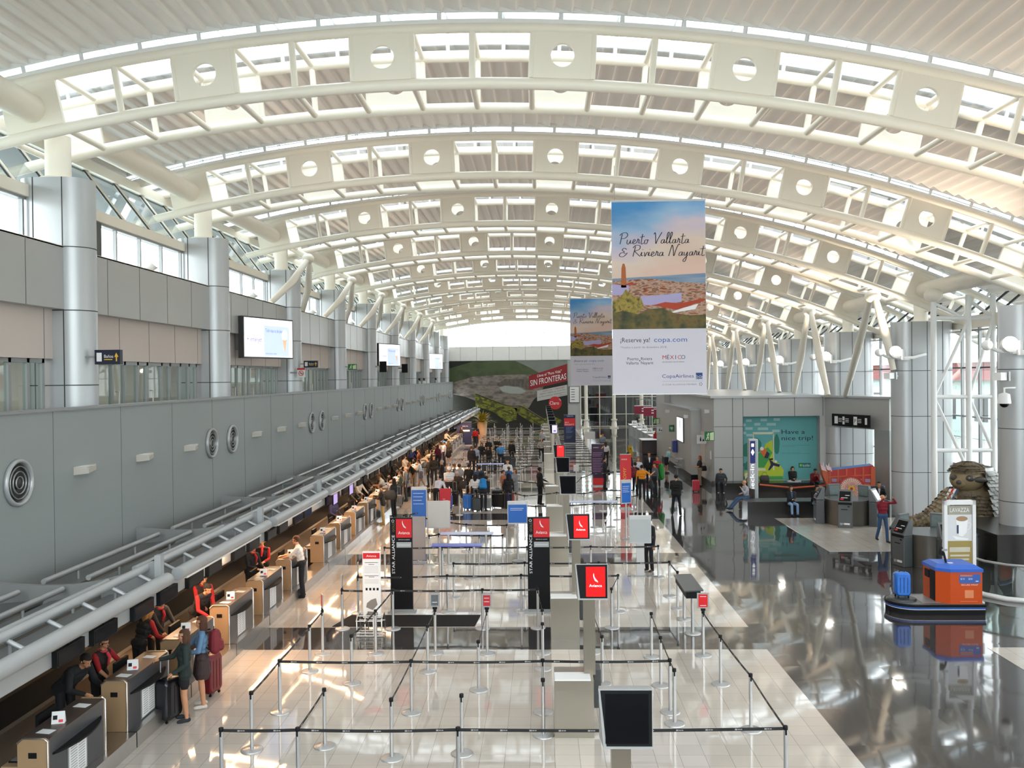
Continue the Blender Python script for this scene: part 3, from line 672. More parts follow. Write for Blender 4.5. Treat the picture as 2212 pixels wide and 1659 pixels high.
def stan(key, xy, label, group=None):
    global ST0
    if ST0 is None: ST0 = thing('belt_stanchion', label, 'stanchion', (xy[0], xy[1], 0)); st_parts(ST0); index_kids(ST0); o = ST0
    else: o = dup(ST0, (xy[0], xy[1], 0), 0, label)
    if group: o['group'] = group
    STN[key] = (o, xy); return o
rows = [  # row name, list of (key, xy)
 ('in the row nearest the camera', [('f0', (-4.83, 13.18)), ('f1', (-3.68, 13.20)), ('f2', (-1.28, 13.22)), ('f3', (3.57, 13.29))]),
 ('in the front lane', [('a0', (-4.88, 14.73)), ('a1', (-3.69, 14.88)), ('a2', (-2.48, 14.42)), ('a3', (-1.35, 14.61)), ('a4', (-0.01, 15.36)), ('a5', (2.32, 15.88)), ('a6', (3.60, 15.61))]),
 ('in the second belt row from the camera', [('b0', (-4.90, 16.41)), ('b1', (-2.44, 16.39)), ('b2', (-0.01, 16.42)), ('b3', (2.32, 16.43))]),
 ('before the first dark band', [('c0', (-4.94, 18.72)), ('c1', (-3.89, 17.98)), ('c2', (-2.43, 18.69)), ('c3', (-1.28, 17.58)), ('c4', (-0.01, 18.85)), ('c5', (1.18, 17.92)), ('c6', (2.34, 17.84)), ('c7', (3.54, 17.92))]),
 ('at the near edge of the first dark band', [('d0', (-4.96, 19.92)), ('d1', (-3.76, 19.92)), ('d2', (-2.42, 19.95)), ('d3', (-1.25, 19.91)), ('d4', (-0.01, 19.94)), ('d5', (1.10, 19.96)), ('d6', (2.38, 19.65)), ('d7', (3.53, 19.76))]),
 ('at the far edge of the first dark band', [('e0', (-4.95, 21.88)), ('e1', (-3.69, 21.87)), ('e2', (-1.48, 21.90)), ('e3', (-0.12, 21.94)), ('e4', (1.69, 21.93))]),
 ('in the row level with the black totems', [('g0', (-4.85, 23.33)), ('g1', (-2.51, 23.46)), ('g2', (-0.56, 23.49)), ('g3', (1.98, 23.42)), ('g4', (3.58, 23.76))]),
 ('in the row just behind the black totems', [('h1', (-2.49, 25.00)), ('h2', (-0.49, 25.05)), ('h3', (1.58, 25.03)), ('h4', (3.55, 25.07))]),
 ('in the second row behind the black totems', [('i0', (-4.85, 27.36)), ('i1', (-3.07, 27.39)), ('i2', (-2.23, 27.38)), ('i3', (-0.46, 27.35)), ('i4', (1.49, 27.38)), ('i5', (3.55, 27.41))]),
 ('at the second dark band', [('j0', (-3.72, 29.36)), ('j1', (-3.44, 29.65)), ('j2', (-2.07, 29.40)), ('j3', (-1.69, 29.39)), ('j4', (-1.30, 29.39))]),
 ('beyond the second dark band', [('k0', (-2.68, 31.60)), ('k1', (-1.24, 31.40)), ('k2', (2.27, 31.78)), ('k3', (-4.54, 33.32)), ('k4', (-5.23, 33.72)), ('k5', (-4.48, 34.98)), ('k6', (2.15, 36.52)), ('k7', (3.54, 36.48)), ('k8', (-1.11, 36.48)), ('k9', (-0.23, 35.91))]),
 ('near the queueing crowd', [('l0', (-3.69, 39.94)), ('l1', (1.89, 39.78)), ('l2', (3.22, 38.33)), ('l3', (-1.16, 39.90)), ('l4', (-0.74, 39.10)), ('l5', (-4.80, 41.71)), ('l6', (0.68, 40.10)), ('l7', (4.16, 38.92)), ('l8', (4.19, 40.78)), ('l9', (2.79, 40.84))]),
 ('in the row beside the purple banner', [('m0', (1.48, 42.64)), ('m1', (2.05, 45.89)), ('m2', (2.72, 47.69)), ('m3', (3.89, 48.41)), ('m4', (-1.20, 44.67)), ('m5', (-1.67, 49.10)), ('m6', (-3.76, 50.04)), ('m7', (-2.70, 49.36)), ('m8', (-0.58, 52.49))]),
]
for rn, L in rows:
    for i, (k, xy) in enumerate(sorted(L, key=lambda q: q[1][0])): stan(k, xy, 'steel belt stanchion %s, %s from left' % (rn, ORD[i]), 'belt stanchions of the queue lanes')
BL = 'f0-f1 f1-f2 f2-f3 a0-b0 b0-c0 c0-d0 f1-a1 b0-b1 b1-b2 b2-b3 c1-d1 d1-e1 a2-b1 b1-c2 c2-d2 c3-d3 d5-c5 d6-c6 c6-b3 b3-a5 d7-c7 c7-a6 a6-f3 e0-e1 e1-e2 e2-e3 g0-g1 g1-g2 g2-g3 h1-h2 h2-h3 h3-h4 h4-g4 i0-i1 i1-i2 i2-i3 i3-i4 i4-i5 j0-j1 j1-j2 j2-j3 j3-j4 k5-k4 k0-k1 k3-k0 k6-k7 k8-k9 k9-k6 l5-l0 l0-l3 l3-l4 l4-l6 l6-l1 l1-l9 l9-l8 l2-l7 k2-l2 m6-m7 m7-m5 m5-m8 m4-m0 m1-m2 m2-m3 m0-m1 e4-g3 a4-b2 b2-c4 c4-d4 d4-e3'.split()
def wall_to(a, b): belt(STN[a][1], STN[b][1], STN[a][0])
for s in BL:
    a, b = s.split('-')
    (oa, pa), (ob, pb) = STN[a], STN[b]
    belt(pa, pb, oa)
# the far lanes
cnt = 0; far0 = None; G = 'belt stanchions crowded in the far queue lanes'
yy = 52.0; fk = []
fme = MB(M_STEEL); fme.smooth = True; fme.lathe(0, 0, [(.032, .03), (.032, .99)], 8); fme.m = M_BASE; fme.lathe(0, 0, [(.18, 0), (.18, .03)], 12)
while yy < 100:
    cols = [-4.6, -3.0, -1.3, .1] if yy < 70 else [-4.9, -3.6, -2.2, -.9, .2]
    cols = [c+random.uniform(-.25, .25) for c in cols]; rc = [1.5, 3.4] if yy < 88 else [1.7, 3.1]
    prevo = None
    for gi, g in enumerate((cols, rc)):
        prevo = None
        for x in g:
            if far0 is None:
                far0 = thing('belt_stanchion', 'steel belt stanchion in the crowded empty queue lanes at the far end', 'stanchion', (x, yy, 0), 0, G); fme.build('post', far0); index_kids(far0); o = far0
            else: o = dup(far0, (x, yy, 0))
            if prevo is not None:
                dx = x-prevx; m = MB(M_BELT); m.box(.035, dx-.035, -.004, .004, .915, .965); m.build('belt', prevo)
            prevo, prevx = o, x
    yy += 2.05
# ================================================================ signs and consoles among the lanes
def logo_bird(m, x, y, z, h):   # a swept wing mark facing -Y
    P = [(-.30, .95), (-.22, .60), (-.05, .38), (.12, .28), (-.10, .22), (-.28, .35), (-.38, .58), (-.38, .80)]
    m.poly([(x+a*h*.6, y, z+b*h) for a, b in P]); m.poly([(x+a*h*.6, y, z+b*h) for a, b in [(-.25, .22), (.10, .17), (.50, -.12), (.20, .02), (.05, .05)]]); m.poly([(x+a*h*.6, y, z+b*h) for a, b in [(.0, .30), (.30, .14), (.5, -.02), (.16, .10)]])
M_WSIGN = mat('white_sign_print', (.82, .82, .82), .5, var=.02); M_REDLIT = mat('red_lit_screen', (.2, 0, 0), .3, emit=hexc('f0060c'), es=.95); M_WLIT = mat('white_lit_print', (.8, .8, .8), .3, emit=(1, .95, 1), es=1.0)
def totem(xy, label, ax):
    t = thing('totem_sign', label, 'totem sign', xy)
    m = MB(M_BLACK); m.box(-.29, .29, -.06, .06, .06, 2.5); m.build('body', t)
    m = MB(M_FRAME); m.box(-.36, .36, -.16, .16, 0, .05); m.box(-.3, .3, -.07, .07, .05, .09); m.build('foot', t)
    m = MB(M_RED); m.box(-.13, .285, -.066, -.06, 1.98, 2.47); m.m = M_WSIGN; logo_bird(m, .08, -.068, 2.24, .20); m.text('Avianca', .08, -.068, 2.07, .085, w=.30); m.build('red_panel', t)
    m = MB(mat('grey_label', (.38, .39, .40), .6, var=.04)); m.box(-.12, .27, -.066, -.06, 1.72, 1.86); m.m = M_WSIGN; m.text('SERVICIO AL CLIENTE', .08, -.068, 1.915, .022, w=.3); m.box(-.08, .24, -.068, -.066, 1.78, 1.79); m.build('label_strip', t)
    m = MB(M_WSIGN); m.text('STAR ALLIANCE', -.17, -.066, 1.03, .075, 'l', w=1.02, vert=True)
    m.m = mat('gold_print', (.20, .15, .06), .5, var=.05); m.text('GOLD', -.17, -.066, 2.13, .06, 'l', w=.26, vert=True); m.m = M_WSIGN
    for k in range(5): a = PI/2+2*PI*k/5; m.poly([(-.21+.04*math.cos(a+d)*q, -.066, 2.44-.02+.04*math.sin(a+d)*q) for d, q in ((-.45, 1), (.45, 1), (0, .45))])
    m.build('lettering', t); return t
totem((-3.71, 23.45), 'tall black totem with red Avianca panel, left one of the two', 0)
totem((-0.09, 23.42), 'tall black totem with red Avianca panel, right one beside the steel console', 1)
# baggage rules board with wire size gauge
p = (-4.15, 21.58)
t = thing('baggage_sign', 'white baggage rules board with red Avianca header and steel gauge frame', 'sign', p)
m = MB(M_PAPER); m.rbox(-.225, .225, -.02, .02, .35, 1.98, .02); m.build('board', t)
m = MB(M_RED); m.box(-.205, .205, -.026, -.02, 1.80, 1.94); m.m = M_WSIGN; m.text('Avianca', 0, -.028, 1.845, .055, w=.24); m.build('header', t)
m = MB(mat('dark_print', (.10, .10, .10), .6, var=.1))
for z, w in ((1.70, .16), (1.655, .07), (1.38, .17), (1.35, .07)): m.box(-w, w, -.024, -.02, z, z+.012)
m.m = mat('pale_print', (.45, .45, .45), .6, var=.1)
for k in range(6): m.box(-.17, .17, -.024, -.02, 1.46+.03*k, 1.467+.03*k)
for k in range(4): m.box(-.17, .17, -.024, -.02, 1.20+.03*k, 1.207+.03*k)
m.m = M_BLACK
for k in range(4): m.box(-.15+.09*k, -.10+.09*k, -.024, -.02, 1.03, 1.09)
m.m = mat('taupe_print', (.22, .20, .18), .6, var=.1); m.poly([(-.14, -.024, .62), (.02, -.024, .55), (.14, -.024, .68), (.10, -.024, .84), (-.02, -.024, .80), (-.12, -.024, .72)]); m.poly([(-.14, -.024, .38), (.14, -.024, .38), (.14, -.024, .5), (-.1, -.024, .52)])
m.build('print', t)
m = MB(M_CHROME)
for x in (-.3, -.1, .1, .3): m.tube([(x, -.38, .02), (x, -.40, .42), (x, -.30, .48), (x, .0, .48), (x, .06, .02)], .014, 6)
for y, z in ((-.40, .1), (-.4, .38), (-.3, .48), (-.38, .02), (.06, .02), (0, .3)): m.tube([(-.32, y, z), (.32, y, z)], .014, 6)
m.build('size_gauge', t)
a = (-5.25, 22.07); b = (-1.69, 22.05)
m = MB(M_RUBBER); m.prism([(a[0], a[1]), (b[0], a[1]), (b[0]+.08, a[1]+1.05), (a[0]+.25, a[1]+1.05)], 'z', .002, .014); m.build('floor_mat', label='long black rubber floor mat before the first dark band', cat='floor mat')
# small frames on stanchions
def st_sign(key, face, txt, label, tilt=0., w=.22, h=.30, rz=0, nm='post_sign'):
    xy = STN[key][1]; t = thing(nm, label, 'sign', (xy[0], xy[1], .992), rz)
    m = MB(M_BLACK); m.box(-.05, .05, -.02, .02, 0, .05); m.build('clamp', t)
    m = MB(M_FRAME); m.box(-w/2, w/2, -.012, .012, .05, .05+h); m.build('frame', t)
    m = MB(face); m.box(-w/2+.03, w/2-.03, -.016, -.012, .08, .02+h); m.m = M_WSIGN
    for z in txt: m.box(-w*.26, w*.26, -.018, -.016, .05+z, .06+z)
    m.build('face', t); return t
M_DULLRED = mat('dull_red_print', hexc('b02430'), .6, var=.05); M_DKP = mat('dark_photo_print', (.10, .11, .12), .5, var=.5, scale=14)
st_sign('d2', M_DKP, [.1], 'grey framed sign with dark picture on a stanchion by the mat')
st_sign('d3', M_DULLRED, [.12, .2], 'grey framed dull red sign on a stanchion right of the mat')
st_sign('d7', M_RED, [.06, .26], 'grey framed red sign on a stanchion beside the writing desk', w=.26, h=.34)
st_sign('d0', M_DULLRED, [], 'slim red striped sign seen edge-on, nearest the counters', rz=-1.2)
st_sign('e0', M_PAPER, [], 'slim pale sign seen edge-on at the far edge of the dark band', rz=-1.45)
st_sign('g0', M_PAPER, [], 'slim pale sign seen edge-on behind the baggage rules board', rz=-1.45, nm='post_sign')
# writing desk
def desk(xy, L, W, rz, label, top, z=1.05, nm='writing_desk', skirt=True):
    t = thing(nm, label, 'desk', xy, rz); m = MB(top); m.prism([(-W/2, z), (W/2, z+.02), (W/2, z+.05), (-W/2, z+.03)], 'x', -L/2, L/2); m.build('desk_top', t)
    if skirt: m = MB(M_BLACK); m.box(-L/2+.04, L/2-.04, -W/2+.04, W/2-.06, z-.16, z); m.build('skirt', t)
    for x in (-L/2+.25, L/2-.25):
        g = MB(M_STEEL); g.smooth = True; g.lathe(x, 0, [(.04, .02), (.04, z-.02)], 12); g.m = M_BASE; g.lathe(x, 0, [(.2, 0), (.2, .02), (.05, .035)], 20); g.build('leg', t)
    return t
pa, pb = (3.58, 22.76), (3.58, 21.38); rz = math.atan2(pb[1]-pa[1], pb[0]-pa[0])
desk(((pa[0]+pb[0])/2, (pa[1]+pb[1])/2), 1.75, .44, rz, 'dark grey topped writing desk on steel legs by the lane edge', M_CNTFR)
desk((-2.62, 27.38), 1.55, .35, 0, 'blue topped narrow standing desk behind the left totem', mat('blue_desk_top', hexc('5a68c0'), .3, var=.04), 1.0, skirt=False)
desk((-2.47, 29.41), 1.75, .30, 0, 'pale narrow standing desk behind the blue topped desk', mat('pale_blue_top', hexc('b8c2e0'), .25, var=.03), 1.0, skirt=False)
desk((1.99, 36.49), 2.15, .32, 0, 'pale blue narrow standing desk right of the monitor consoles', MATS['pale_blue_top'], 1.02, skirt=False)
desk((-2.99, 52.63), 1.6, .3, 0, 'small blue topped standing desk among the queueing crowd', MATS['blue_desk_top'], 1.0, skirt=False)
# self-service consoles with a monitor on a mast, in a line down the hall
def console(y, i, face, logo):
    label = ['tallest, nearest console with a blank black monitor on a mast', 'console with red Avianca screen, nearer one of the two', 'console with red Avianca screen, farther one before the totems'][i] if i < 3 else 'steel monitor console, %s in the line from the camera, %s' % (ORD[i], 'blank screen' if not logo else 'lit screen')
    t = thing('monitor_console', label, 'console', (.79, y, 0), 0, 'monitor consoles down the middle of the hall')
    m = MB(M_BEIGE); m.box(-.60, .07, -.30, .45, 0, .98); m.build('cabinet', t)
    m = MB(M_WHITE); m.box(-.60, .02, -.30, .10, .98, 1.0); m.build('shelf', t)
    m = MB(M_BEIGE); m.box(-.08, .12, .02, .22, .98, 2.32); m.build('mast', t)
    m = MB(M_DARKFR); m.box(.1, .22, .15, .5, .35, 1.02); m.build('side_box', t)
    m = MB(M_TUBE)
    R = [[(-.20, .20, 2.34), (.32, .20, 2.34), (.32, .20, 2.88), (-.20, .20, 2.88)], [(-.06, -.06, 2.33), (.34, -.06, 2.33), (.34, -.06, 2.91), (-.17, -.06, 2.91)]]
    m = MB(M_TUBE); m.rings([[R[0][0], R[0][1], R[0][2], R[0][3]], [(-.17, -.04, 2.30), (.345, -.04, 2.30), (.345, -.04, 2.93), (-.22, -.04, 2.93)]], smooth=False)
    for k in range(4): m.m = M_BLACK; m.box(.0+.02*k, .008+.02*k, .04, .10, 2.885+.0, 2.895); m.box(.16+.02*k, .168+.02*k, .04, .10, 2.885, 2.895)
    m.build('monitor_casing', t)
    m = MB(M_BLACK); m.poly([(-.20, -.045, 2.915), (-.14, -.045, 2.33), (.335, -.045, 2.33), (.335, -.045, 2.915)]); m.build('bezel', t)
    m = MB(face); m.box(-.035 if logo else -.15, .30, -.05, -.046, 2.36, 2.88); 
    if logo == 'a': m.m = M_WLIT; logo_bird(m, .13, -.052, 2.62, .16); m.text('Avianca', .13, -.052, 2.53, .05, w=.22)
    if logo == 'b': m.m = M_WLIT; m.text('Avianca', .13, -.052, 2.82, .03, w=.14)
    if logo == 'c': m.m = mat('violet_print', hexc('8070c0'), .5, emit=hexc('8070c0'), es=.6); m.box(.06, .22, -.052, -.05, 2.45, 2.55)
    m.build('display', t)
M_LILAC = mat('lilac_lit_screen', (.3, .3, .3), .3, emit=hexc('d9d2f5'), es=1.1)
for i, (y, f, lg) in enumerate([(9.35, M_SCREEN, 0), (15.55, M_REDLIT, 'a'), (21.2, M_REDLIT, 'a'), (29.3, M_SCREEN, 0), (35.9, M_SCREEN, 0), (42.4, M_REDLIT, 'b'), (60, M_LILAC, 'c')]+[(66+5.2*k, M_SCREEN, 0) for k in range(7)]): console(y, i, f, lg)
# lightbox signs and banners
def stand_sign(xy, w, z0, z1, label, frame, face, rz=0, post=True, base='disc', head=.12, lines=5, hdr=True, nm='standing_sign', col=None, brand=None):
    t = thing(nm, label, 'sign', xy, rz)
    m = MB(frame); m.rbox(-w/2, w/2, -.03, .03, z0, z1, .02); m.build('frame', t)
    m = MB(face); m.box(-w/2+.03, w/2-.03, -.036, -.03, z0+.04, z1-(head if hdr else .04)); m.m = col or M_WSIGN
    h = z1-z0-head-.1
    for k in range(lines): m.box(-w*.36, w*(.30-.06*(k % 3)), -.038, -.036, z1-head-.12-h*.10*k-.012, z1-head-.12-h*.10*k)
    if brand: m.text(brand, w*.12, -.034, z1-head*.62, .04, w=w*.5)
    m.build('face', t)
    if post: g = MB(M_STEEL); g.smooth = True; g.lathe(0, 0, [(.035, .02), (.035, z0)], 12); g.build('post', t)
    m = MB(M_FRAME)
    if base == 'disc': m.lathe(0, 0, [(.2, 0), (.2, .02), (.05, .035)], 20)
    elif base == 'bone': m.box(-.3, .3, -.05, .05, 0, .03); m.lathe(-.28, 0, [(.11, 0), (.11, .04)], 14); m.lathe(.28, 0, [(.11, 0), (.11, .04)], 14)
    else: m.box(-w/2-.03, w/2+.03, -.2, .2, 0, .03)
    m.build('foot', t); return t
M_BLUEF = mat('blue_sign_face', hexc('1e62b8'), .35, var=.04); M_GREYF = mat('pale_grey_sign_face', (.42, .45, .46), .5, var=.05); M_SILV = mat('silver_sign_frame', (.50, .50, .50), .4, metal=.4, var=.04); M_TAUPE = mat('taupe_sign_back', (.32, .29, .29), .6, var=.05)
M_CREAM = mat('cream_sign_face', (.58, .57, .54), .5, var=.04); M_BLACKPR = mat('dark_print2', (.15, .15, .16), .6, var=.1)
stand_sign((3.02, 27.55), .68, 1.02, 1.88, 'large pale grey lightbox sign on a bone-shaped foot', M_SILV, M_GREYF, col=MATS['pale_print'], brand='avianca', base='bone', post=False)
t = [o for o in COL.objects if o.name.startswith('standing_sign')][-1]
m = MB(M_SILV); m.box(-.12, .12, -.03, .03, .03, 1.02); m.build('post', t)
stand_sign((-0.81, 29.89), .68, 1.25, 2.02, 'silver framed blue sign on a post left of the right totem', M_SILV, M_BLUEF, brand='avianca', lines=2)
stand_sign((-4.75, 34.48), .62, .35, 1.95, 'blue boarding rules sign before the crowd with silver header', M_SILV, M_BLUEF, base='box', lines=4)
stand_sign((-4.13, 29.66), .50, .1, 1.55, 'taupe backed sign panel seen just right of the left totem', M_TAUPE, M_TAUPE, base='box', lines=0)
stand_sign((-3.57, 30.88), .80, .95, 1.90, 'pale blank cream sign panel behind the left totem', M_SILV, M_CREAM, lines=0, hdr=False)
stand_sign((3.18, 33.77), .42, 1.35, 2.25, 'slanted blue sign with white frame below the red economy banner', M_SILV, M_BLUEF, rz=.35, lines=4)
stand_sign((1.89, 48.51), .3, 1.0, 1.35, 'small pale blank sign on a post beside the lit red monitor', M_SILV, M_CREAM, lines=0, hdr=False)
stand_sign((4.01, 73.01), .8, 1.0, 1.6, 'blank white sign panel near the far masts', M_SILV, M_CREAM, lines=0, hdr=False)
def banner_stand(xy, w, h, label, col, fn, rz=0):
    t = thing('banner_stand', label, 'banner', xy, rz); m = MB(col); m.box(-w/2, w/2, -.012, .012, .06, h); m.build('banner', t)
    m = MB(M_FRAME); m.box(-w/2-.03, w/2+.03, -.12, .12, 0, .06); m.box(-w/2, w/2, -.02, .02, h, h+.03); m.build('base', t)
    m = MB(M_WSIGN); fn(m); m.build('lettering', t); return t
M_PURP = mat('dark_purple_banner', hexc('3a1f3c'), .6, var=.05); M_GOLD = mat('yellow_print', hexc('e0b030'), .5, var=.03)
def fpurp(m):
    m.text('AVIANCA', -.1, -.014, 2.13, .06, w=.32); m.m = M_GOLD; m.poly([(.18, -.014, 2.08), (.3, -.014, 2.14), (.32, -.014, 2.26), (.26, -.014, 2.2)]); m.m = mat('mauve_print', hexc('8a6a8c'), .6, var=.05)
    for k in range(12): m.box(-.3, .26-.05*(k % 3), -.014, -.0125, 1.85-.09*k-(.06 if k > 2 else 0), 1.885-.09*k-(.06 if k > 2 else 0))
    m.m = M_RED; m.box(-.345, .345, -.014, -.0125, .06, .45)
banner_stand((3.17, 50.07), .70, 2.35, 'tall dark purple airline banner with red foot in the lanes', M_PURP, fpurp)
def fred(m): m.text('AVIANCA', -.06, -.014, 2.25, .06, w=.26); m.m = M_GOLD; m.text('ECONOMY', .03, -.014, .7, .15, 'l', w=1.2, vert=True, shear=.2); m.m = M_WSIGN; m.disc(.03, -.014, .5, .07, 12)
banner_stand((3.92, 41.65), .52, 2.5, 'tall red airline banner reading ECONOMY upward', M_RED, fred)
def fdel(m):
    m.text('DELTA', .05, -.014, 2.45, .09, w=.55); m.m = M_RED; m.box(-.5, .5, -.014, -.0125, 1.6, 2.3); m.m = M_WSIGN; m.text('SKY', -.45, -.016, 1.86, .12, 'l', w=.4); m.text('PRIORITY', -.45, -.016, 1.66, .14, 'l', w=.85); m.m = mat('steel_blue_print', hexc('5a6f9a'), .6, var=.04)
    for k in range(9): m.box(-.35, .3-.1*(k % 3), -.014, -.0125, 1.45-.12*k, 1.5-.12*k)
banner_stand((2.64, 81.65), 1.05, 2.6, 'navy and red SKY PRIORITY banner near the far mast', mat('navy_banner', hexc('1c2450'), .6, var=.05), fdel)
def fnavy(m): m.text('DELTA', .1, -.014, 1.7, .07, w=.5); m.box(-.3, .5, -.014, -.0125, 1.25, 1.4)
banner_stand((-6.92, 80.50), 1.35, 2.1, 'wide navy backdrop banner at the far end of the counters', MATS['navy_banner'], fnavy)
def wetfloor(xy, label):
    t = thing('wet_floor_sign', label, 'wet floor sign', xy, .3, 'yellow wet floor signs'); m = MB(mat('safety_yellow', hexc('e0b020'), .45, var=.04))
    for s in (-1, 1): m.prism([(s*.02, .66), (s*.035, .66), (s*.21, 0), (s*.19, 0)], 'x', -.15, .15)
    m.build('board', t); m = MB(M_BLACK); m.v = []; m.poly([(-.06, -.12, .4), (.06, -.12, .4), (0, -.09, .5)]); m.build('symbol', t)
wetfloor((5.64, 83.03), 'yellow wet floor sign farther down the shiny dark aisle'); wetfloor((6.96, 70.15), 'yellow wet floor sign nearer, above the red banner')
# ---- hanging banners
def ribbon(m, pts, w, y):       # a brush stroke through points, facing -Y
    P = [Vector((a, 0, b)) for a, b in pts]; Q = []
    for i in range(len(P)-1):       # catmull-rom
        p0 = P[max(i-1, 0)]; p1 = P[i]; p2 = P[i+1]; p3 = P[min(i+2, len(P)-1)]
        for k in range(5): t = k/5; Q.append(.5*((2*p1)+(p2-p0)*t+(2*p0-5*p1+4*p2-p3)*t*t+(3*p1-p0-3*p2+p3)*t**3))
    Q.append(P[-1]); A = []; B = []
    for i, q in enumerate(Q):
        d = (Q[min(i+1, len(Q)-1)]-Q[max(i-1, 0)]).normalized(); n = Vector((-d.z, 0, d.x)); ww = w*(.55+.45*abs(d.z))
        A.append((q.x+n.x*ww/2, y, q.z+n.z*ww/2)); B.append((q.x-n.x*ww/2, y, q.z-n.z*ww/2))
    for i in range(len(Q)-1): m.quad(B[i], B[i+1], A[i+1], A[i])
GL = {'P': (1.0, [[(.15, 0), (.3, 1.3)], [(0, 1.1), (.3, 1.4), (.8, 1.45), (1.0, 1.1), (.7, .75), (.25, .7)]]), 'u': (.62, [[(0, .55), (-.03, .1), (.2, 0), (.42, .5)], [(.42, .5), (.4, .1), (.6, .12)]]),
 'e': (.5, [[(-.02, .12), (.35, .4), (.2, .58), (.04, .3), (.15, 0), (.5, .15)]]), 'r': (.42, [[(0, .1), (.1, .5), (.12, .66), (.2, .52), (.3, .5), (.28, .1), (.44, .14)]]), 't': (.45, [[(.2, 1.25), (.12, .1), (.3, 0), (.45, .12)], [(-.1, .85), (.5, .95)]]),
 'o': (.55, [[(.35, .5), (.08, .45), (.08, .05), (.35, .05), (.42, .4), (.3, .52), (.6, .45)]]), 'V': (.95, [[(0, 1.2), (.15, 1.4), (.25, .9), (.38, 0), (.55, .5), (1.0, 1.45)]]), 'a': (.6, [[(.42, .5), (.12, .45), (.05, .08), (.3, .08), (.45, .5), (.42, .1), (.62, .12)]]),
 'l': (.36, [[(-.02, .12), (.3, 1.1), (.25, 1.45), (.1, 1.2), (.1, .1), (.36, .12)]]), 'i': (.32, [[(0, .12), (.12, .55), (.1, .1), (.34, .12)], [(.16, .85), (.19, .9)]]), 'v': (.5, [[(0, .5), (.1, .45), (.18, 0), (.4, .5), (.52, .45)]]),
 'R': (1.0, [[(.12, 0), (.3, 1.3)], [(0, 1.1), (.35, 1.45), (.85, 1.35), (.8, .9), (.3, .7), (.55, .4), (1.0, 0)]]), 'N': (1.15, [[(0, 0), (.2, 1.1), (.3, 1.4), (.5, .7), (.62, 0), (.8, .8), (1.05, 1.5), (1.2, 1.4)]]),
 'y': (.58, [[(0, .5), (.05, .1), (.25, .1), (.42, .5), (.3, -.5), (.1, -.75), (.0, -.5), (.5, .1)]]), '&': (1.0, [[(.85, .9), (.55, 1.1), (.3, .85), (.6, .6), (.15, .45), (.05, .1), (.5, 0), (.85, .3), (.95, .5)], [(.5, .45), (.8, .42)]]), ' ': (.5, [])}
def script(m, s, x, y, z, w, h):
    tot = sum(GL[c][0]+.04 for c in s); k = w/tot
    for c in s:
        a, st = GL[c]
        for p in st: ribbon(m, [(x+(u+.12*v)*k, z+v*h) for u, v in p], .028, y)
        x += (a+.04)*k
sky = mat('banner_sky_print', (.4, .5, .6), .55); n_, N_, L_, b_ = nodes_of(sky)
tc_ = N_.new('ShaderNodeTexCoord'); sp = N_.new('ShaderNodeSeparateXYZ'); L_.new(tc_.outputs['Object'], sp.inputs[0]); nz = N_.new('ShaderNodeTexNoise'); nz.inputs['Scale'].default_value = .8; nz.inputs['Detail'].default_value = 3
mp_ = N_.new('ShaderNodeMapping'); mp_.inputs['Scale'].default_value = (.6, 1, 1.6); L_.new(tc_.outputs['Object'], mp_.inputs[0]); L_.new(mp_.outputs[0], nz.inputs['Vector'])
hh = math_node(n_, 'ADD', math_node(n_, 'MULTIPLY_ADD', sp.outputs[2], .37, -1.50), math_node(n_, 'MULTIPLY', math_node(n_, 'SUBTRACT', nz.outputs[0], .5), .75)); hh = math_node(n_, 'SUBTRACT', hh, math_node(n_, 'MULTIPLY', sp.outputs[0], .10))
rp_ = N_.new('ShaderNodeValToRGB'); L_.new(hh, rp_.inputs[0]); L_.new(rp_.outputs[0], b_.inputs['Base Color'])
e = rp_.color_ramp.elements; e[0].position = 0; e[0].color = (*hexc('d8b8a8'), 1); e[1].position = .95; e[1].color = (*hexc('3d88c4'), 1)
for p_, c_ in ((.25, 'd9c6b8'), (.42, 'c9bccb'), (.62, '8fb2d4')): q_ = e.new(p_); q_.color = (*hexc(c_), 1)
def noisy(name, cols, scale, st=(1, 1, 1)):
    m = mat(name, (.3, .3, .3), .6); n, N, L, b = nodes_of(m); t = N.new('ShaderNodeTexCoord'); mp = N.new('ShaderNodeMapping'); mp.inputs['Scale'].default_value = st; z = N.new('ShaderNodeTexNoise'); z.inputs['Scale'].default_value = scale; z.inputs['Detail'].default_value = 5
    r = N.new('ShaderNodeValToRGB'); L.new(t.outputs['Object'], mp.inputs[0]); L.new(mp.outputs[0], z.inputs['Vector']); L.new(z.outputs[0], r.inputs[0]); L.new(r.outputs[0], b.inputs['Base Color'])
    e = r.color_ramp.elements; k = len(cols)
    e[0].position = .3; e[0].color = (*hexc(cols[0]), 1); e[1].position = .7; e[1].color = (*hexc(cols[-1]), 1)
    for i in range(1, k-1): q = e.new(.3+.4*i/(k-1)); q.color = (*hexc(cols[i]), 1)
    return m
TOWN = noisy('town_print', ['5c2c18', '94502a', 'b89a86', '6e4234', 'a87848'], 3.5, (1, 1, 3.5)); TREES = noisy('tree_print', ['1c200c', '42421a', '6a5a26', '5a2a10'], 2.2); SEA = noisy('sea_print', ['5a7a98', '90a0b4'], 2, (.3, 1, 4)); PALM = noisy('palm_print', ['2e3418', '7a6a20', 'a08c38', '443c1a'], 5)
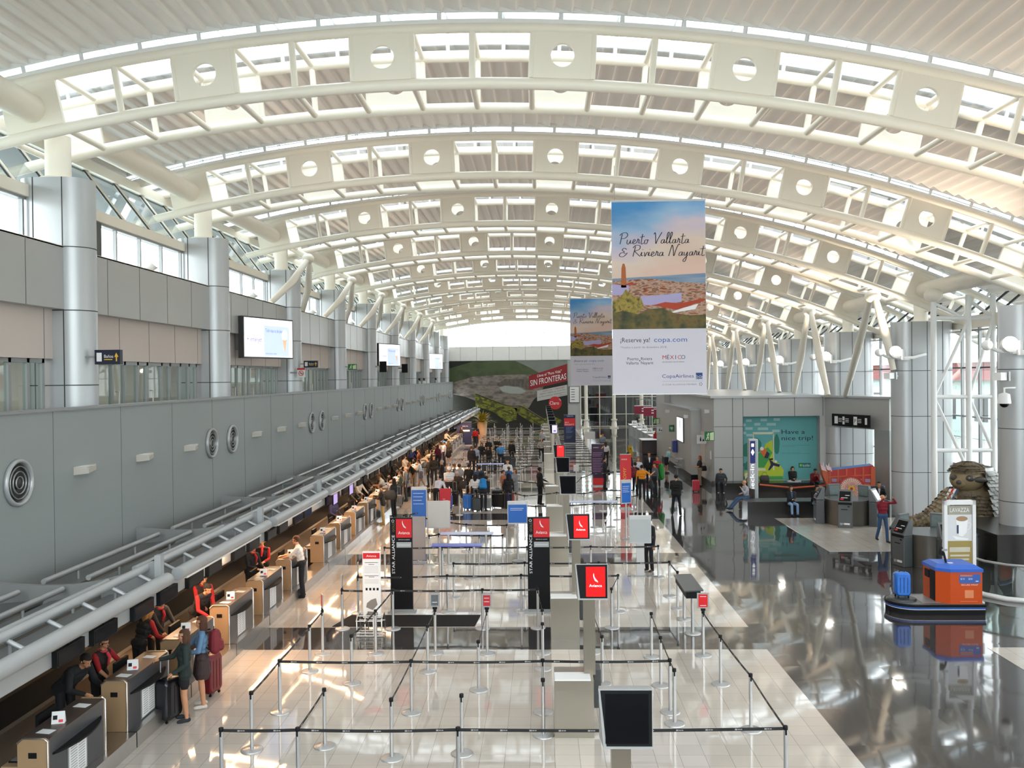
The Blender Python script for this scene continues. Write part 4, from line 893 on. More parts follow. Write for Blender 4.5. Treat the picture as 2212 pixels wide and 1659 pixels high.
def hang(x, y, z0, label, ropey):
    W_, H_ = 3.12, 6.42
    t = thing('hanging_banner', label, 'banner', (x, y, z0), 0, 'hanging travel banners')
    m = MB(mat('white_banner_cloth', (.66, .64, .72), .7, var=.02)); m.box(-W_/2, W_/2, -.01, .01, 0, H_); m.build('cloth', t)
    m = MB(M_SILV); m.box(-W_/2-.02, W_/2+.02, -.02, .02, H_, H_+.05); m.box(-W_/2-.02, W_/2+.02, -.02, .02, -.04, .0); m.build('rail', t)
    m = MB(M_FRAME)
    for xx in (-1.45, 1.45): m.tube([(xx, 0, H_+.03), (xx, 0, H_+ropey)], .012, 5)
    m.build('hanging_wire', t)
    m = MB(sky); y_ = -.012; X0, X1 = -W_/2+.01, W_/2-.01
    m.poly([(X0, y_, 3.75), (X1, y_, 3.75), (X1, y_, H_-.02), (X0, y_, H_-.02)])
    m.m = SEA; m.poly([(X0, y_-.0005, 3.55), (X1, y_-.0005, 3.55), (X1, y_-.0005, 4.0), (X0, y_-.0005, 3.85)])
    m.m = TOWN; m.poly([(X0, y_-.001, 2.17), (X1, y_-.001, 2.17), (X1, y_-.001, 3.66), (.6, y_-.001, 3.72), (-.3, y_-.001, 3.84), (-1.0, y_-.001, 3.80), (X0, y_-.001, 3.76)])
    m.m = mat('tower_print', hexc('a85a28'), .6, var=.1); m.poly([(-1.26, y_-.002, 3.55), (-1.08, y_-.002, 3.55), (-1.10, y_-.002, 4.2), (-1.14, y_-.002, 4.35), (-1.2, y_-.002, 4.35), (-1.24, y_-.002, 4.2)])
    m.m = mat('lilac_wall_print', hexc('a8a0c8'), .6, var=.06); m.poly([(-.75, y_-.002, 3.0), (-.3, y_-.002, 2.95), (.75, y_-.002, 3.05), (.75, y_-.002, 3.35), (.2, y_-.002, 3.3), (-.6, y_-.002, 3.25)]); m.poly([(X0, y_-.002, 3.3), (-1.0, y_-.002, 3.3), (-1.0, y_-.002, 3.62), (X0, y_-.002, 3.66)])
    m.m = mat('red_roof_print', hexc('a83818'), .6, var=.12); m.poly([(-.2, y_-.003, 2.95), (.6, y_-.003, 2.78), (1.55, y_-.003, 3.1), (1.4, y_-.003, 3.15), (.7, y_-.003, 3.0), (.2, y_-.003, 3.05)]); m.poly([(-1.2, y_-.003, 3.62), (-.75, y_-.003, 3.64), (-.9, y_-.003, 3.74)])
    m.m = M_PAPER; m.poly([(.3, y_-.003, 2.66), (1.2, y_-.003, 2.80), (1.3, y_-.003, 2.98), (.62, y_-.003, 2.80)])
    m.m = PALM; m.poly([(X0, y_-.004, 2.4), (-.9, y_-.004, 2.5), (-.5, y_-.004, 2.9), (-.6, y_-.004, 3.2), (-.85, y_-.004, 3.25), (-1.1, y_-.004, 3.5), (-1.3, y_-.004, 3.2), (X0, y_-.004, 3.1)])
    m.m = TREES; m.poly([(X0, y_-.005, 2.16), (X1, y_-.005, 2.16), (X1, y_-.005, 2.62), (1.0, y_-.005, 2.6), (.5, y_-.005, 2.68), (.1, y_-.005, 2.85), (-.4, y_-.005, 2.82), (-.7, y_-.005, 2.65), (-1.2, y_-.005, 2.78), (X0, y_-.005, 2.7)])
    m.build('picture', t)
    ink = mat('navy_ink', hexc('1a1f33'), .6, var=.03); m = MB(ink); script(m, 'Puerto Vallarta', -1.32, -.02, 5.0, 2.35, .26); script(m, '& Riviera Nayarit', -1.32, -.02, 4.58, 2.85, .26); m.build('script_lettering', t)
    m = MB(ink); m.text('¡Reserve ya!', -1.3, -.013, 1.72, .16, 'l', w=.98); m.m = cm('2f5fae', .6); m.text('copa.com', -.18, -.013, 1.72, .17, 'l', w=1.1)
    m.m = mat('grey_ink', (.22, .22, .24), .6, var=.03); m.text('*Vuelos a partir de diciembre 2018.', -1.3, -.013, 1.52, .07, 'l', w=1.55)
    m.m = ink
    for s, z in (('Puerto', 1.12), ('Vallarta', .98)): m.text(s, -.70, -.013, z, .1, 'r')
    for s, z in (('Riviera', 1.12), ('Nayarit', .98)): m.text(s, -.62, -.013, z, .1, 'l')
    m.disc(-.66, -.013, 1.10, .02, 8)
    for i, (c, h) in enumerate(zip('MÉXICO', ('b8202a', '303a60', 'b8202a', '3a2a50', 'c03a20', '20506a'))): m.m = cm(h, .6); m.text(c, .16+.125*i, -.013, 1.14, .14, 'c')
    m.m = ink; m.text('UN MUNDO EN SÍ MISMO', .08, -.013, 1.03, .04, 'l', w=.74)
    m.m = cm('23407e', .6); m.text('CopaAirlines', .08, -.013, .52, .12, 'l', w=1.05); m.box(1.2, 1.42, -.013, -.0115, .46, .68); m.m = M_WSIGN
    for k in range(3): ribbon(m, [(1.2, .60-.05*k), (1.28, .55-.05*k), (1.35, .58-.05*k), (1.42, .53-.05*k)], .014, -.0145)
    m.m = MATS['grey_ink']; m.box(.08, 1.45, -.013, -.0115, .40, .407); m.text('A STAR ALLIANCE MEMBER', .08, -.013, .27, .05, 'l', w=1.15)
    for k in range(5): a = 2*PI*k/5; m.disc(1.36+.045*math.cos(a), -.013, .30+.045*math.sin(a), .02, 6)
    m.build('lettering', t)
hang(3.99, 30.0, 5.57, 'large hanging Puerto Vallarta travel banner, nearer one', 1.2)
hang(3.82, 66.7, 5.49, 'hanging Puerto Vallarta travel banner, farther and partly hidden one', 1.2)
# ================================================================ right side: room block, mural, benches
mb = MB(M_PANEL); 
mb.box(9.3, 15.2, 48.9, 69, 0, 4.9); mb.box(9.3, 10.85, 48.3, 48.9, 0, 4.9); mb.box(10.85, 14.93, 48.3, 48.9, 0, .45); mb.box(10.85, 15.2, 48.3, 48.9, 3.9, 4.9); mb.box(14.93, 15.2, 48.3, 48.9, 0, 3.9)
mb.m = M_JOINT
for x in (10.3, 10.85): mb.box(x-.012, x+.012, 48.294, 48.3, .45, 4.9)
for x in (12.2, 13.6, 15.1): mb.box(x-.012, x+.012, 48.294, 48.3, 3.9, 4.9)
mb.box(9.3, 10.85, 48.294, 48.3, 3.35, 3.375); mb.box(9.3, 10.85, 48.294, 48.3, 1.7, 1.715)
mb.m = M_COLM; mb.box(9.1, 15.4, 48.2, 69, 4.9, 5.02); mb.m = M_PANEL
mb.box(8.75, 9.3, 52.3, 64.5, .35, 4.1); mb.m = M_BLACK; mb.box(8.7, 9.3, 52.2, 64.6, 0, .35); mb.box(9.2, 9.3, 48.3, 52.2, 0, .3); mb.m = M_PINK; mb.box(9.28, 9.3, 50.9, 52.3, .3, 2.9); mb.m = M_PANEL
mb.box(8.9, 9.3, 64.5, 69, 0, 4.9)
mb.build('wall_right', kind='structure')
# slanted portal beside it
mb = MB(M_PANEL); P = [(15.2, 48.3), (16.95, 44.0), (17.4, 44.2), (15.6, 48.9)]
mb.prism(P, 'z', 3.35, 4.9); mb.m = M_COLM; mb.prism([(15.0, 48.2), (17.0, 43.7), (19, 44.2), (19, 48.9)], 'z', 4.9, 5.0); mb.m = M_PANEL2; mb.prism([(16.55, 44.9), (16.95, 44.0), (17.4, 44.2), (17.0, 45.1)], 'z', 0, 3.35)
mb.m = M_PANEL; mb.box(15.2, 15.6, 48.3, 52, 0, 3.35)
mb.build('wall_right', kind='structure')
t = thing('wayfinding_sign', 'long dark overhead wayfinding sign with pictograms at the slanted portal', 'sign', (16.0, 46.0, 3.45), math.atan2(-4.3, 1.75))
m = MB(M_BLACK); m.box(-1.35, 1.35, -.32, -.24, 0, .62); m.build('panel', t); m = MB(M_WSIGN)
m.box(-1.15, -.9, -.325, -.32, .12, .5); m.box(-.55, -.4, -.325, -.32, .3, .5); m.box(-.55, -.4, -.325, -.32, .1, .26); m.box(.25, .5, -.325, -.32, .1, .52); m.box(1.05, 1.2, -.325, -.32, .15, .48)
for x in (-.85, -.35, .55):
    for z in (.38, .3, .22): m.box(x, x+.25, -.325, -.32, z, z+.03)
m.m = M_BLACK; m.text('P', .375, -.328, .2, .22); m.build('pictogram', t)
# "Have a nice trip!" mural
t = thing('wall_mural', 'large turquoise bird mural reading Have a nice trip!', 'mural', (12.85, 48.9, .45)); Q = lambda x, z: (x-12.85, z-.45)
def art(name, c, polys, y, smooth=0): 
    m = MB(cm(c, .55, var=.03) if isinstance(c, str) else c)
    for p in polys: m.poly([(a-12.85, y, b-.45) for a, b in p])
    m.build(name, t)
def blob(cx, cz, rx, rz_, n=18, a0=0, k=.0): return [(cx+rx*math.cos(2*PI*i/n+a0)*(1+k*math.sin(5*2*PI*i/n)), cz+rz_*math.sin(2*PI*i/n+a0)*(1+k*math.sin(5*2*PI*i/n))) for i in range(n)]
art('mural_panel', '5fa7a8', [[(10.87, .45), (14.93, .45), (14.93, 3.9), (10.87, 3.9)]], -.02)
art('window_drawing', 'd4d6bd', [[(11.50, .95), (11.56, .95), (11.56, 2.95), (11.50, 2.95)], [(12.58, .95), (12.64, .95), (12.64, 2.95), (12.58, 2.95)], [(11.5, 2.9), (12.64, 2.9), (12.64, 3.02), (11.5, 3.02)], [(11.45, .92), (12.2, .92), (12.15, 1.05), (11.5, 1.05)]], -.035)
art('hills_drawing', 'b2c431', [[(11.9, 1.55), (12.2, 2.4), (12.55, 2.6), (12.6, 1.5)], [(10.87, .45), (13.1, .45), (13.15, .95), (12.9, 1.3), (12.6, 1.6), (12.2, 1.55), (11.8, 1.15), (11.5, .95), (11.1, .9), (10.87, .7)]], -.025)
art('grass_drawing', '3d9a4a', [[(11.55, 1.1), (12.1, 1.1), (12.55, 1.9), (12.3, 2.2), (11.9, 1.9), (11.55, 1.8)], [(10.87, .45), (13.1, .45), (13.1, .62), (10.87, .62)]], -.030)
art('tree_drawing', '1d7a66', [blob(11.2, 2.05, .33, .38, 18, 0, .06), blob(11.68, 2.3, .28, .4, 18, 0, .06), blob(12.78, 2.35, .16, .55, 16, 0, .05), blob(11.25, 1.2, .3, .24, 20, 0, .22), blob(11.45, .85, .14, .35)], -.028)
art('trunk_drawing', '14303c', [[(11.42, .9), (11.48, .9), (11.47, 2.1), (11.41, 2.1)], [(11.2, 1.8), (11.42, 1.5), (11.43, 1.56), (11.22, 1.85)]], -.037)
art('toucan_drawing', 'e0692c', [[(11.85, 2.05), (12.0, 2.2), (12.2, 2.1), (12.25, 1.85), (12.1, 1.65)]], -.040)
art('toucan_body_drawing', '241a40', [[(12.1, 1.65), (12.25, 1.98), (12.4, 1.85), (12.3, 1.6), (12.2, 1.6)], [(12.35, 1.6), (12.62, 1.35), (12.95, 1.25), (12.9, 1.12), (12.6, 1.2), (12.4, .95), (12.3, .95), (12.45, 1.25)]], -.042)
art('toucan_head_drawing', 'e8ece0', [blob(11.98, 2.12, .10, .10, 12), blob(12.72, 1.42, .07, .07, 12)], -.044)
lb = []
for x, z, w in ((11.3, 3.65, .3), (12.1, 3.68, .35), (12.8, 3.7, .34), (11.0, 3.42, .26), (11.75, 3.45, .32), (12.5, 3.44, .5), (11.3, 3.22, .4), (12.05, 3.2, .56), (12.75, 3.08, .4), (11.0, 2.98, .3), (11.32, 2.86, .34)): lb.append([(x-w/2, z-.07), (x+w/2, z-.07), (x+w/2, z+.07), (x-w/2, z+.07)])
art('label_drawing', '9ec4c2', lb, -.026)
m = MB(cm('1c1c40', .6)); m.text('Have a', .2, -.03, 2.46, .24, 'l', w=1.25); m.text('nice trip!', .2, -.03, 2.12, .24, 'l', w=1.68); m.m = cm('458a8c', .6)
for z, w in ((1.85, 1.5), (1.78, .7), (1.45, .95), (1.40, 1.5)): m.box(.22, .22+w, -.026, -.024, z-.02, z)
m.m = cm('14706a', .6); m.box(1.1, 1.75, -.028, -.024, .62, .88); m.m = cm('8cc63f', .6); m.disc(1.22, -.030, .75, .07, 8); m.m = M_WSIGN; m.text('kölbi', 1.52, -.030, .68, .13, w=.38); m.build('lettering', t)
# dark stone benches
M_STONE = mat('dark_stone_bench', (.022, .020, .018), .25, var=.2, scale=6)
mb = MB(M_STONE); mb.box(9.15, 15.1, 47.2, 48.28, 0, .45); mb.build('stone_bench', label='long dark stone bench along the foot of the bird mural', cat='bench')
mb = MB(M_STONE); mb.box(9.1, 14.4, 39.75, 40.9, 0, .52); mb.m = MATS['dark_grey_counter_front']; mb.box(9.1, 14.4, 39.75, 40.9, .52, .54); mb.build('stone_bench', label='dark stone bench facing the camera below the painted ox cart', cat='bench')
# check-in totem
t = thing('checkin_totem', 'slim grey totem with blue band reading Check-in upward', 'totem sign', (9.72, 41.4, 0))
m = MB(M_COLM); m.rbox(-.20, .22, -.2, .2, 0, 3.2, .06); m.box(-.45, .45, -.35, .35, 0, .06); m.build('body', t)
m = MB(mat('royal_blue_strip', hexc('1f2a7a'), .4, var=.04)); m.box(-.16, .08, -.21, -.2, 2.1, 3.12); m.build('blue_band', t)
m = MB(mat('backlit_white_letters', (.9, .9, .9), .4, emit=(1, 1, 1), es=.8)); m.text('Check-in', .02, -.214, .5, .2, 'l', w=1.55, vert=True); m.poly([(-.12, -.214, 2.6), (-.04, -.214, 2.75), (.04, -.214, 2.6), (-.04, -.214, 2.45)]); m.box(-.1, .02, -.214, -.212, 2.85, 3.0); m.build('lettering', t)
# painted ox cart
t = thing('ox_cart', 'brightly painted red and orange wooden ox cart with patterned wheel', 'cart', (15.0, 44.0, 0), -.18)
M_OXR = mat('ox_cart_red', hexc('b02620'), .45, var=.08); M_OXO = mat('ox_cart_orange', hexc('bb5430'), .5, var=.15, scale=9); M_OXB = mat('ox_cart_blue', hexc('3b78b4'), .5, var=.06)
m = MB(M_OXR); m.prism([(-1.05, .72), (.85, .72), (1.0, 1.72), (-1.0, 1.46)], 'y', -.5, .5); m.m = M_OXB; m.poly([(-.95, -.42, 1.468), (.95, -.42, 1.727), (.95, .42, 1.727), (-.95, .42, 1.468)]); m.m = M_OXO
for k in range(6): x = -1.0+.38*k; m.prism([(x, .74), (x+.07, .74), (x+.08, 1.50+.035*k), (x+.01, 1.48+.035*k)], 'y', -.53, -.5)
m.prism([(-1.02, 1.12), (.93, 1.25), (.93, 1.31), (-1.02, 1.18)], 'y', -.535, -.5); m.prism([(-1.03, .78), (.86, .78), (.87, .86), (-1.03, .86)], 'y', -.535, -.5)
m.m = mat('mauve_paint', hexc('8a7c9c'), .5, var=.2, scale=10)
for k in range(5): m.box(-.88+.38*k, -.64+.38*k, -.532, -.5, .92, 1.08)
m.build('box', t)
m = MB(M_OXO); m.prism([(-1.05, .6), (-1.0, 1.4), (-1.35, 1.75), (-1.28, 1.2)], 'y', -.5, .5); m.prism([(.85, .65), (1.0, 1.74), (1.12, 1.6), (1.1, .7)], 'y', -.5, .5); m.build('end_board', t)
m = MB(mat('pale_pink_plume', hexc('dcc0c4'), .7, var=.1))
for x in (-1.2, -.95): m.prism([(x-.14, 1.5), (x+.1, 1.42), (x+.02, 1.66), (x-.02, 1.62), (x-.05, 1.86), (x-.1, 1.68), (x-.2, 1.78)], 'y', -.52, -.46)
m.build('carved_crest', t)
WH = noisy('painted_wheel_print', ['c83a34', 'e6c8b0', 'd87048', '6a7ca0', 'd8b040'], 26)
for y, nm in ((-.62, 'wheel'), (.62, 'wheel')):
    m = MB(M_OXR); m.rings([[(r*math.cos(2*PI*k/40), yy, .62+r*math.sin(2*PI*k/40)) for k in range(40)] for r, yy in ((.53, y-.05), (.62, y-.05), (.62, y+.05), (.53, y+.05))], False, False, smooth=False)
    m.m = WH; m.rings([[(.535*math.cos(2*PI*k/40), yy, .62+.535*math.sin(2*PI*k/40)) for k in range(40)] for yy in (y-.03, y+.03)])
    m.m = cm('ecdcc8', .6)
    for k in range(32): a = 2*PI*k/32; c, s_ = math.cos(a), math.sin(a); m.poly([(.3*c-.006*s_, y-.035, .62+.3*s_+.006*c), (.3*c+.006*s_, y-.035, .62+.3*s_-.006*c), (.48*c+.02*s_, y-.035, .62+.48*s_-.02*c), (.48*c-.02*s_, y-.035, .62+.48*s_+.02*c)])
    m.m = cm('d8b040', .6); m.disc(0, y-.04, .62, .15, 16); m.m = M_OXR; m.disc(0, y-.045, .62, .07, 12)
    m.build(nm, t)
m = MB(M_OXO); m.tube([(-.9, 0, .7), (-2.6, .3, .5), (-4.2, .4, .62)], .05, 8); m.build('shaft', t)
# ---- self check-in kiosks around two drums
M_KG = mat('slate_grey_kiosk', (.085, .095, .10), .4, var=.06); M_KL = mat('grey_kiosk_head', (.14, .15, .155), .35, var=.06); M_SCRL = mat('lit_pale_screen', (.4, .4, .4), .3, emit=(.75, .85, .9), es=.8)
def kiosk(cx, cy, a, label, face, screen, grp):
    t = thing('self_checkin_kiosk', label, 'kiosk', (cx+1.15*math.sin(a), cy-1.15*math.cos(a), 0), a, grp)
    m = MB(M_KG); m.rbox(-.27, .27, -.16, .18, 0, .98, .03); m.build('pedestal', t)
    m = MB(M_KL); m.prism([(-.15, 1.0), (.16, 1.0), (.20, 1.48), (.10, 1.50)], 'x', -.27, .27); m.build('head', t)
    m = MB(screen); R = [(-.21, -.145+.003, 1.08), (.21, -.142, 1.08), (.21, .078, 1.44), (-.21, .078, 1.44)]; m.poly([(x, y-.02, z) for x, y, z in R])
    if screen is not M_SCRL: m.m = M_WSIGN; m.poly([(.0, -.04, 1.28), (.17, -.04, 1.28), (.17, -.03, 1.30), (.0, -.03, 1.30)]); m.poly([(-.15, -.10, 1.19), (.1, -.10, 1.19), (.1, -.09, 1.21), (-.15, -.09, 1.21)]); m.m = M_RED; m.poly([(-.18, -.14, 1.12), (-.05, -.14, 1.12), (-.05, -.11, 1.17), (-.18, -.11, 1.17)])
    m.build('screen', t)
    m = MB(M_BLACK); m.box(-.26, .26, -.19, -.15, .93, 1.02); m.box(-.15, .1, -.166, -.16, .72, .75); m.box(.1, .18, -.17, -.16, .84, .88); m.build('printer_slot', t)
    m = MB(M_WSIGN); m.text('SJO', -.19, -.164, .13, .07, 'l', w=.15); m.box(-.03, .18, -.166, -.16, .13, .2); m.build('lettering', t)
    m = MB(mat('kiosk_back_print', (.16, .20, .20), .4, var=.3, scale=8)); m.box(-.22, .22, .185, .195, 1.05, 1.42) ; m.build('rear_panel', t)
def drum(cx, cy, label):
    t = thing('kiosk_drum', label, 'kiosk base', (cx, cy, 0)); m = MB(mat('dark_bronze_steel', (.14, .13, .115), .3, metal=.6, var=.06)); m.lathe(0, 0, [(.93, 0), (.93, .98)], 10); m.build('drum', t)
    m = MB(mat('grey_stone_top', (.11, .12, .12), .25, var=.05)); m.lathe(0, 0, [(.95, .985), (.95, 1.02)], 10); m.build('top', t)
for cx, cy, off, nm, lits in ((12.6, 37.2, -.40, 'far group by the ox cart', (1,)), (12.62, 29.3, .0, 'near group by the coffee sign', ())):
    drum(cx, cy, 'dark steel drum amid the check-in kiosks, ' + nm)
    for k in range(5):
        a = off+2*PI*k/5; side = ['front', 'right front', 'right rear', 'left rear', 'left front'][k]
        kiosk(cx, cy, a, 'grey check-in kiosk on the %s of the %s' % (side, nm), 0, M_SCRL if k in lits else M_SCREEN, 'self check-in kiosks')
# ---- bag wrapping station
t = thing('bag_wrapping_station', 'low black baggage wrapping platform with blue stripe and orange cabinet', 'wrapping machine', (10.1, 23.6, 0))
def slab(x0, x1, hw, n=16): return [(x0+hw+hw*math.cos(PI/2+PI*i/n), hw*math.sin(PI/2+PI*i/n)) for i in range(n+1)]+[(x1, -hw), (x1, hw)]
for nm, mt, z0, z1, g in (('skirt', M_RUBBER, 0, .13, -.01), ('white_stripe', M_PAPER, .13, .15, 0), ('blue_stripe', cm('2c5aa8', .4), .15, .20, .01), ('platform', M_BLACK, .20, .26, .02), ('deck', mat('grey_deck', (.16, .16, .165), .35, metal=.4, var=.1), .26, .27, -.03)):
    m = MB(mt); m.prism(slab(-1.12-g, 1.15, .58+g), 'z', z0, z1); m.build(nm, t)
m = MB(M_FRAME); m.box(-.35, .2, -.38, .38, .27, .276); m.m = M_DARKFR; m.lathe(-.72, 0, [(.36, .27), (.36, .30), (.30, .32)], 24); m.build('turntable', t)
m = MB(mat('orange_cabinet_paint', hexc('c84c12'), .4, var=.05)); P = [(.02, -.30), (.30, -.52), (1.10, -.52), (1.10, .45), (.02, .45)]; m.prism(P, 'z', .27, 1.08); m.build('cabinet', t)
m = MB(cm('2f63c4', .4)); m.rings([[(x, y, 1.08) for x, y in [(.0, -.32), (.29, -.54), (1.12, -.54), (1.12, .47), (.0, .47)]], [(x, y, 1.16) for x, y in [(.0, -.32), (.29, -.54), (1.12, -.54), (1.12, .47), (.0, .47)]], [(x, y, 1.24) for x, y in [(.12, -.2), (.34, -.38), (.98, -.38), (.98, .35), (.12, .35)]]], smooth=False); m.build('lid', t)
m = MB(cm('3a62b0', .5)); m.box(.52, 1.05, -.526, -.52, .80, 1.03); m.build('price_panel', t)
m = MB(cm('e07a40', .5)); m.box(.54, .85, -.53, -.526, .975, 1.01); m.m = M_WSIGN; m.text('$15', .6, -.53, .89, .045, w=.1); m.text('$20', .8, -.53, .89, .045, w=.1); m.box(.93, 1.0, -.53, -.526, .84, .86); m.text('SECURE WRAP', .78, -.524, .74, .035, w=.42); m.m = cm('e08a60', .5); m.box(.66, .88, -.524, -.52, .42, .62); m.box(.55, .98, -.524, -.52, .33, .34); m.build('lettering', t)
m = MB(M_BLACK); m.prism([(.0, .3), (.03, .3), (.03, 1.06), (0, 1.06)], 'y', -.28, .0); m.box(-.005, .02, .05, .3, .82, 1.02); m.build('side_door', t)
m = MB(M_BLACK); m.tube([(.38, -.1, 1.24), (.34, -.05, 1.5)], .03, 8); m.prism([(-.1, 1.42), (.1, 1.42), (.06, 1.62)], 'x', .28, .36); m.m = M_PAPER; m.box(.40, .52, -.2, -.12, 1.24, 1.25); m.m = M_FRAME; m.box(.26, .40, -.14, -.12, 1.55, 1.6); m.build('control_handle', t)
# coffee advertisement board
t = thing('coffee_sign_board', 'tall white framed coffee advertising board with a cup picture', 'sign', (11.28, 24.5, 0), .04)
m = MB(M_WHITE); m.box(-.43, -.34, -.06, .06, 0, 2.72); m.box(.34, .43, -.06, .06, 0, 2.72); m.box(-.43, .43, -.06, .06, 2.60, 2.72); m.box(-.43, .43, -.06, .06, 0, .3); m.box(-.5, .5, -.35, .35, 0, .04); m.build('frame', t)
m = MB(mat('grey_gold_print', hexc('a09c8c'), .5, var=.1, scale=2)); m.box(-.31, .31, -.03, .0, 2.33, 2.57); m.build('brand_panel', t); m = MB(M_WSIGN); m.text('LAVAZZA', 0, -.034, 2.40, .12, w=.52); m.build('brand_lettering', t)
m = MB(cm('d8d8d8', .5)); m.box(-.33, .33, -.03, .0, 1.62, 2.33); m.m = cm('f2f0ee', .4); m.poly([(-.10, -.034, 2.25), (.22, -.034, 2.22), (.19, -.034, 1.85), (.08, -.034, 1.74), (-.02, -.034, 1.76), (-.08, -.034, 1.95)]); m.poly([(-.2, -.033, 1.76), (.25, -.033, 1.68), (.2, -.033, 1.64), (-.1, -.033, 1.66)]); m.m = cm('a88868', .5); m.poly([(.06+.16*math.cos(2*PI*k/16), -.036, 2.22+.07*math.sin(2*PI*k/16)) for k in range(16)]); m.m = cm('30405c', .5); m.box(-.08, -.03, -.036, -.034, 1.82, 2.05)
m.m = cm('e8e6e4', .4); ribbon(m, [(.19, 2.12), (.3, 2.08), (.26, 1.94), (.17, 1.93)], .03, -.036); m.build('cup_picture', t)
m = MB(mat('olive_gold_print', hexc('9c8a4e'), .5, var=.18, scale=1.5)); m.box(-.33, .33, -.03, .0, .6, 1.62); m.m = cm('c9c4b0', .5)
for z, w, h in ((1.32, .28, .13), (1.2, .26, .05), (1.10, .25, .045), (1.02, .22, .04), (.93, .14, .05), (.85, .09, .02)): m.box(-w, w, -.034, -.03, z, z+h)
m.build('text_panel', t)
# blue wrapped case on the turntable
def wheel_case(xy, w, d, h, col, label, rz=0, z=0, handle=True, nm='suitcase', grp=None, rough=.3):
    t = thing(nm, label, 'suitcase', (xy[0], xy[1], z), rz, grp); m = MB(cm(col, rough) if isinstance(col, str) else col); m.smooth = True
    r = min(w, d)*.28; pts = []
    for cx, cz, a0 in ((w/2-r, h-r, 0), (-w/2+r, h-r, 90), (-w/2+r, .05+r, 180), (w/2-r, .05+r, 270)):
        for i in range(5): a = math.radians(a0+22.5*i); pts.append((cx+r*math.cos(a), cz+r*math.sin(a)))
    cz = (h+.05)/2; R = [[(x*k, y, cz+(q-cz)*k) for x, q in pts] for y, k in ((-d/2, .86), (-d/2+.03, .97), (-d/2+.06, 1), (d/2-.06, 1), (d/2-.03, .97), (d/2, .86))]; m.rings(R)
    m.build('shell', t)
    m = MB(M_BLACK)
    for x in (-w/2+.06, w/2-.06):
        for y in (-d/2+.05, d/2-.05): m.prism([(y+.025*math.cos(2*PI*k/10), .026+.025*math.sin(2*PI*k/10)) for k in range(10)], 'x', x-.015, x+.015); m.box(x-.012, x+.012, y-.015, y+.015, .03, .07)
    m.build('wheels', t)
    if handle: m = MB(M_FRAME); m.tube([(-.09, d/2-.04, h-.02), (-.09, d/2-.04, h+.38), (.09, d/2-.04, h+.38), (.09, d/2-.04, h-.02)], .011, 6); m.build('pull_handle', t)
    m = MB(M_BLACK); m.tube([(-.07, 0, h-.01), (-.06, 0, h+.03), (.06, 0, h+.03), (.07, 0, h-.01)], .012, 6)
    for k in (-.25, .0, .25): m.box(w*k-.006, w*k+.006, -d/2-.003, -d/2+.01, .15, h-.12)
    m.build('grip', t); return t
wheel_case((9.38, 23.6), .38, .30, .66, mat('blue_film_wrap', hexc('1e6fd0'), .18, var=.25, scale=5, bump=.6), 'suitcase in shiny blue film standing on the wrapping platform', z=.32, handle=False)
# ---- black plinth and glass balustrade at the right edge
mb = MB(M_STONE); mb.box(14.1, 18.0, 28.1, 31.6, 0, 1.12); mb.build('stone_plinth', label='big black stone plinth under the nearest silver column', cat='plinth')
t = thing('glass_balustrade', 'curved glass balustrade with dark handrail at the right edge', 'balustrade', (12.0, 24.0, 0))
pts = [(0, 1.6), (.15, .9), (.5, .4), (1.1, .1), (2.2, 0)]
m = MB(M_GREEN); m.rings([[(x, y, .12) for x, y in pts], [(x, y, .95) for x, y in pts]], False, False, closed=False); m.build('glass_panel', t)
m = MB(M_FRAME); m.smooth = True; m.tube([(x, y, .98) for x, y in pts], .035, 10); m.build('handrail', t)
m = MB(M_WHITE); m.tube([(x, y, .06) for x, y in pts], .07, 6); m.build('base_rail', t)
# ---- sloth sculpture
t = thing('sloth_sculpture', 'giant wooden sloth sculpture clad in shingles with one long arm stretched out', 'sculpture', (15.75, 33.3, 0), -.35)
t.scale = (.95, .95, .95)
M_SH = noisy('weathered_shingle', ['4a4032', '8c7c66', '7a6a50', 'a89a84'], 3); M_SHL = noisy('pale_shingle', ['8a8a86', 'c4c4c0', 'dededc'], 3); M_SKN = mat('carved_wood', hexc('8a7858'), .6, var=.12, scale=4)
def shingles(mb, rad, z0, z1, rows, a0=0, a1=2*PI, mt=None, w=.17, cx=lambda z: 0, cy=lambda z: 0):
    dz = (z1-z0)/rows
    for i in range(rows):
        z = z0+dz*i; r0, r1 = rad(z), rad(min(z+dz*1.3, z1+dz*.3)); n = max(5, int((a1-a0)*r0/w))
        for k in range(n):
            a = a0+(a1-a0)*(k+.5*(i % 2)+random.uniform(-.08, .08))/n; h = (a1-a0)/n*.47; zl = z+random.uniform(-.03, .02)
            def p(r, a, z): return (cx(z)+r*math.cos(a), cy(z)+r*math.sin(a), z)
            e_ = .075+random.uniform(0, .035); q = [p(r0+e_, a-h, zl), p(r0+e_, a+h, zl), p(r1+.005, a+h, z+dz*1.25), p(r1+.005, a-h, z+dz*1.25), p(r0, a-h, zl), p(r0, a+h, zl)]
            mb._a(q, [(0, 1, 2, 3), (0, 4, 5, 1), (3, 2, 1, 0)], False)
def brad(z): return 1.22-.14*z-.10*max(0, z-1.2)**2*1.3
m = MB(M_SKN); m.smooth = True; m.lathe(0, 0, [(1.2, 0), (1.12, .5), (1.03, 1.0), (.92, 1.4), (.78, 1.8), (.5, 2.1), (.2, 2.2)], 30); m.m = M_SH; shingles(m, lambda z: brad(z)-.02, .05, 1.95, 15); m.build('body', t)
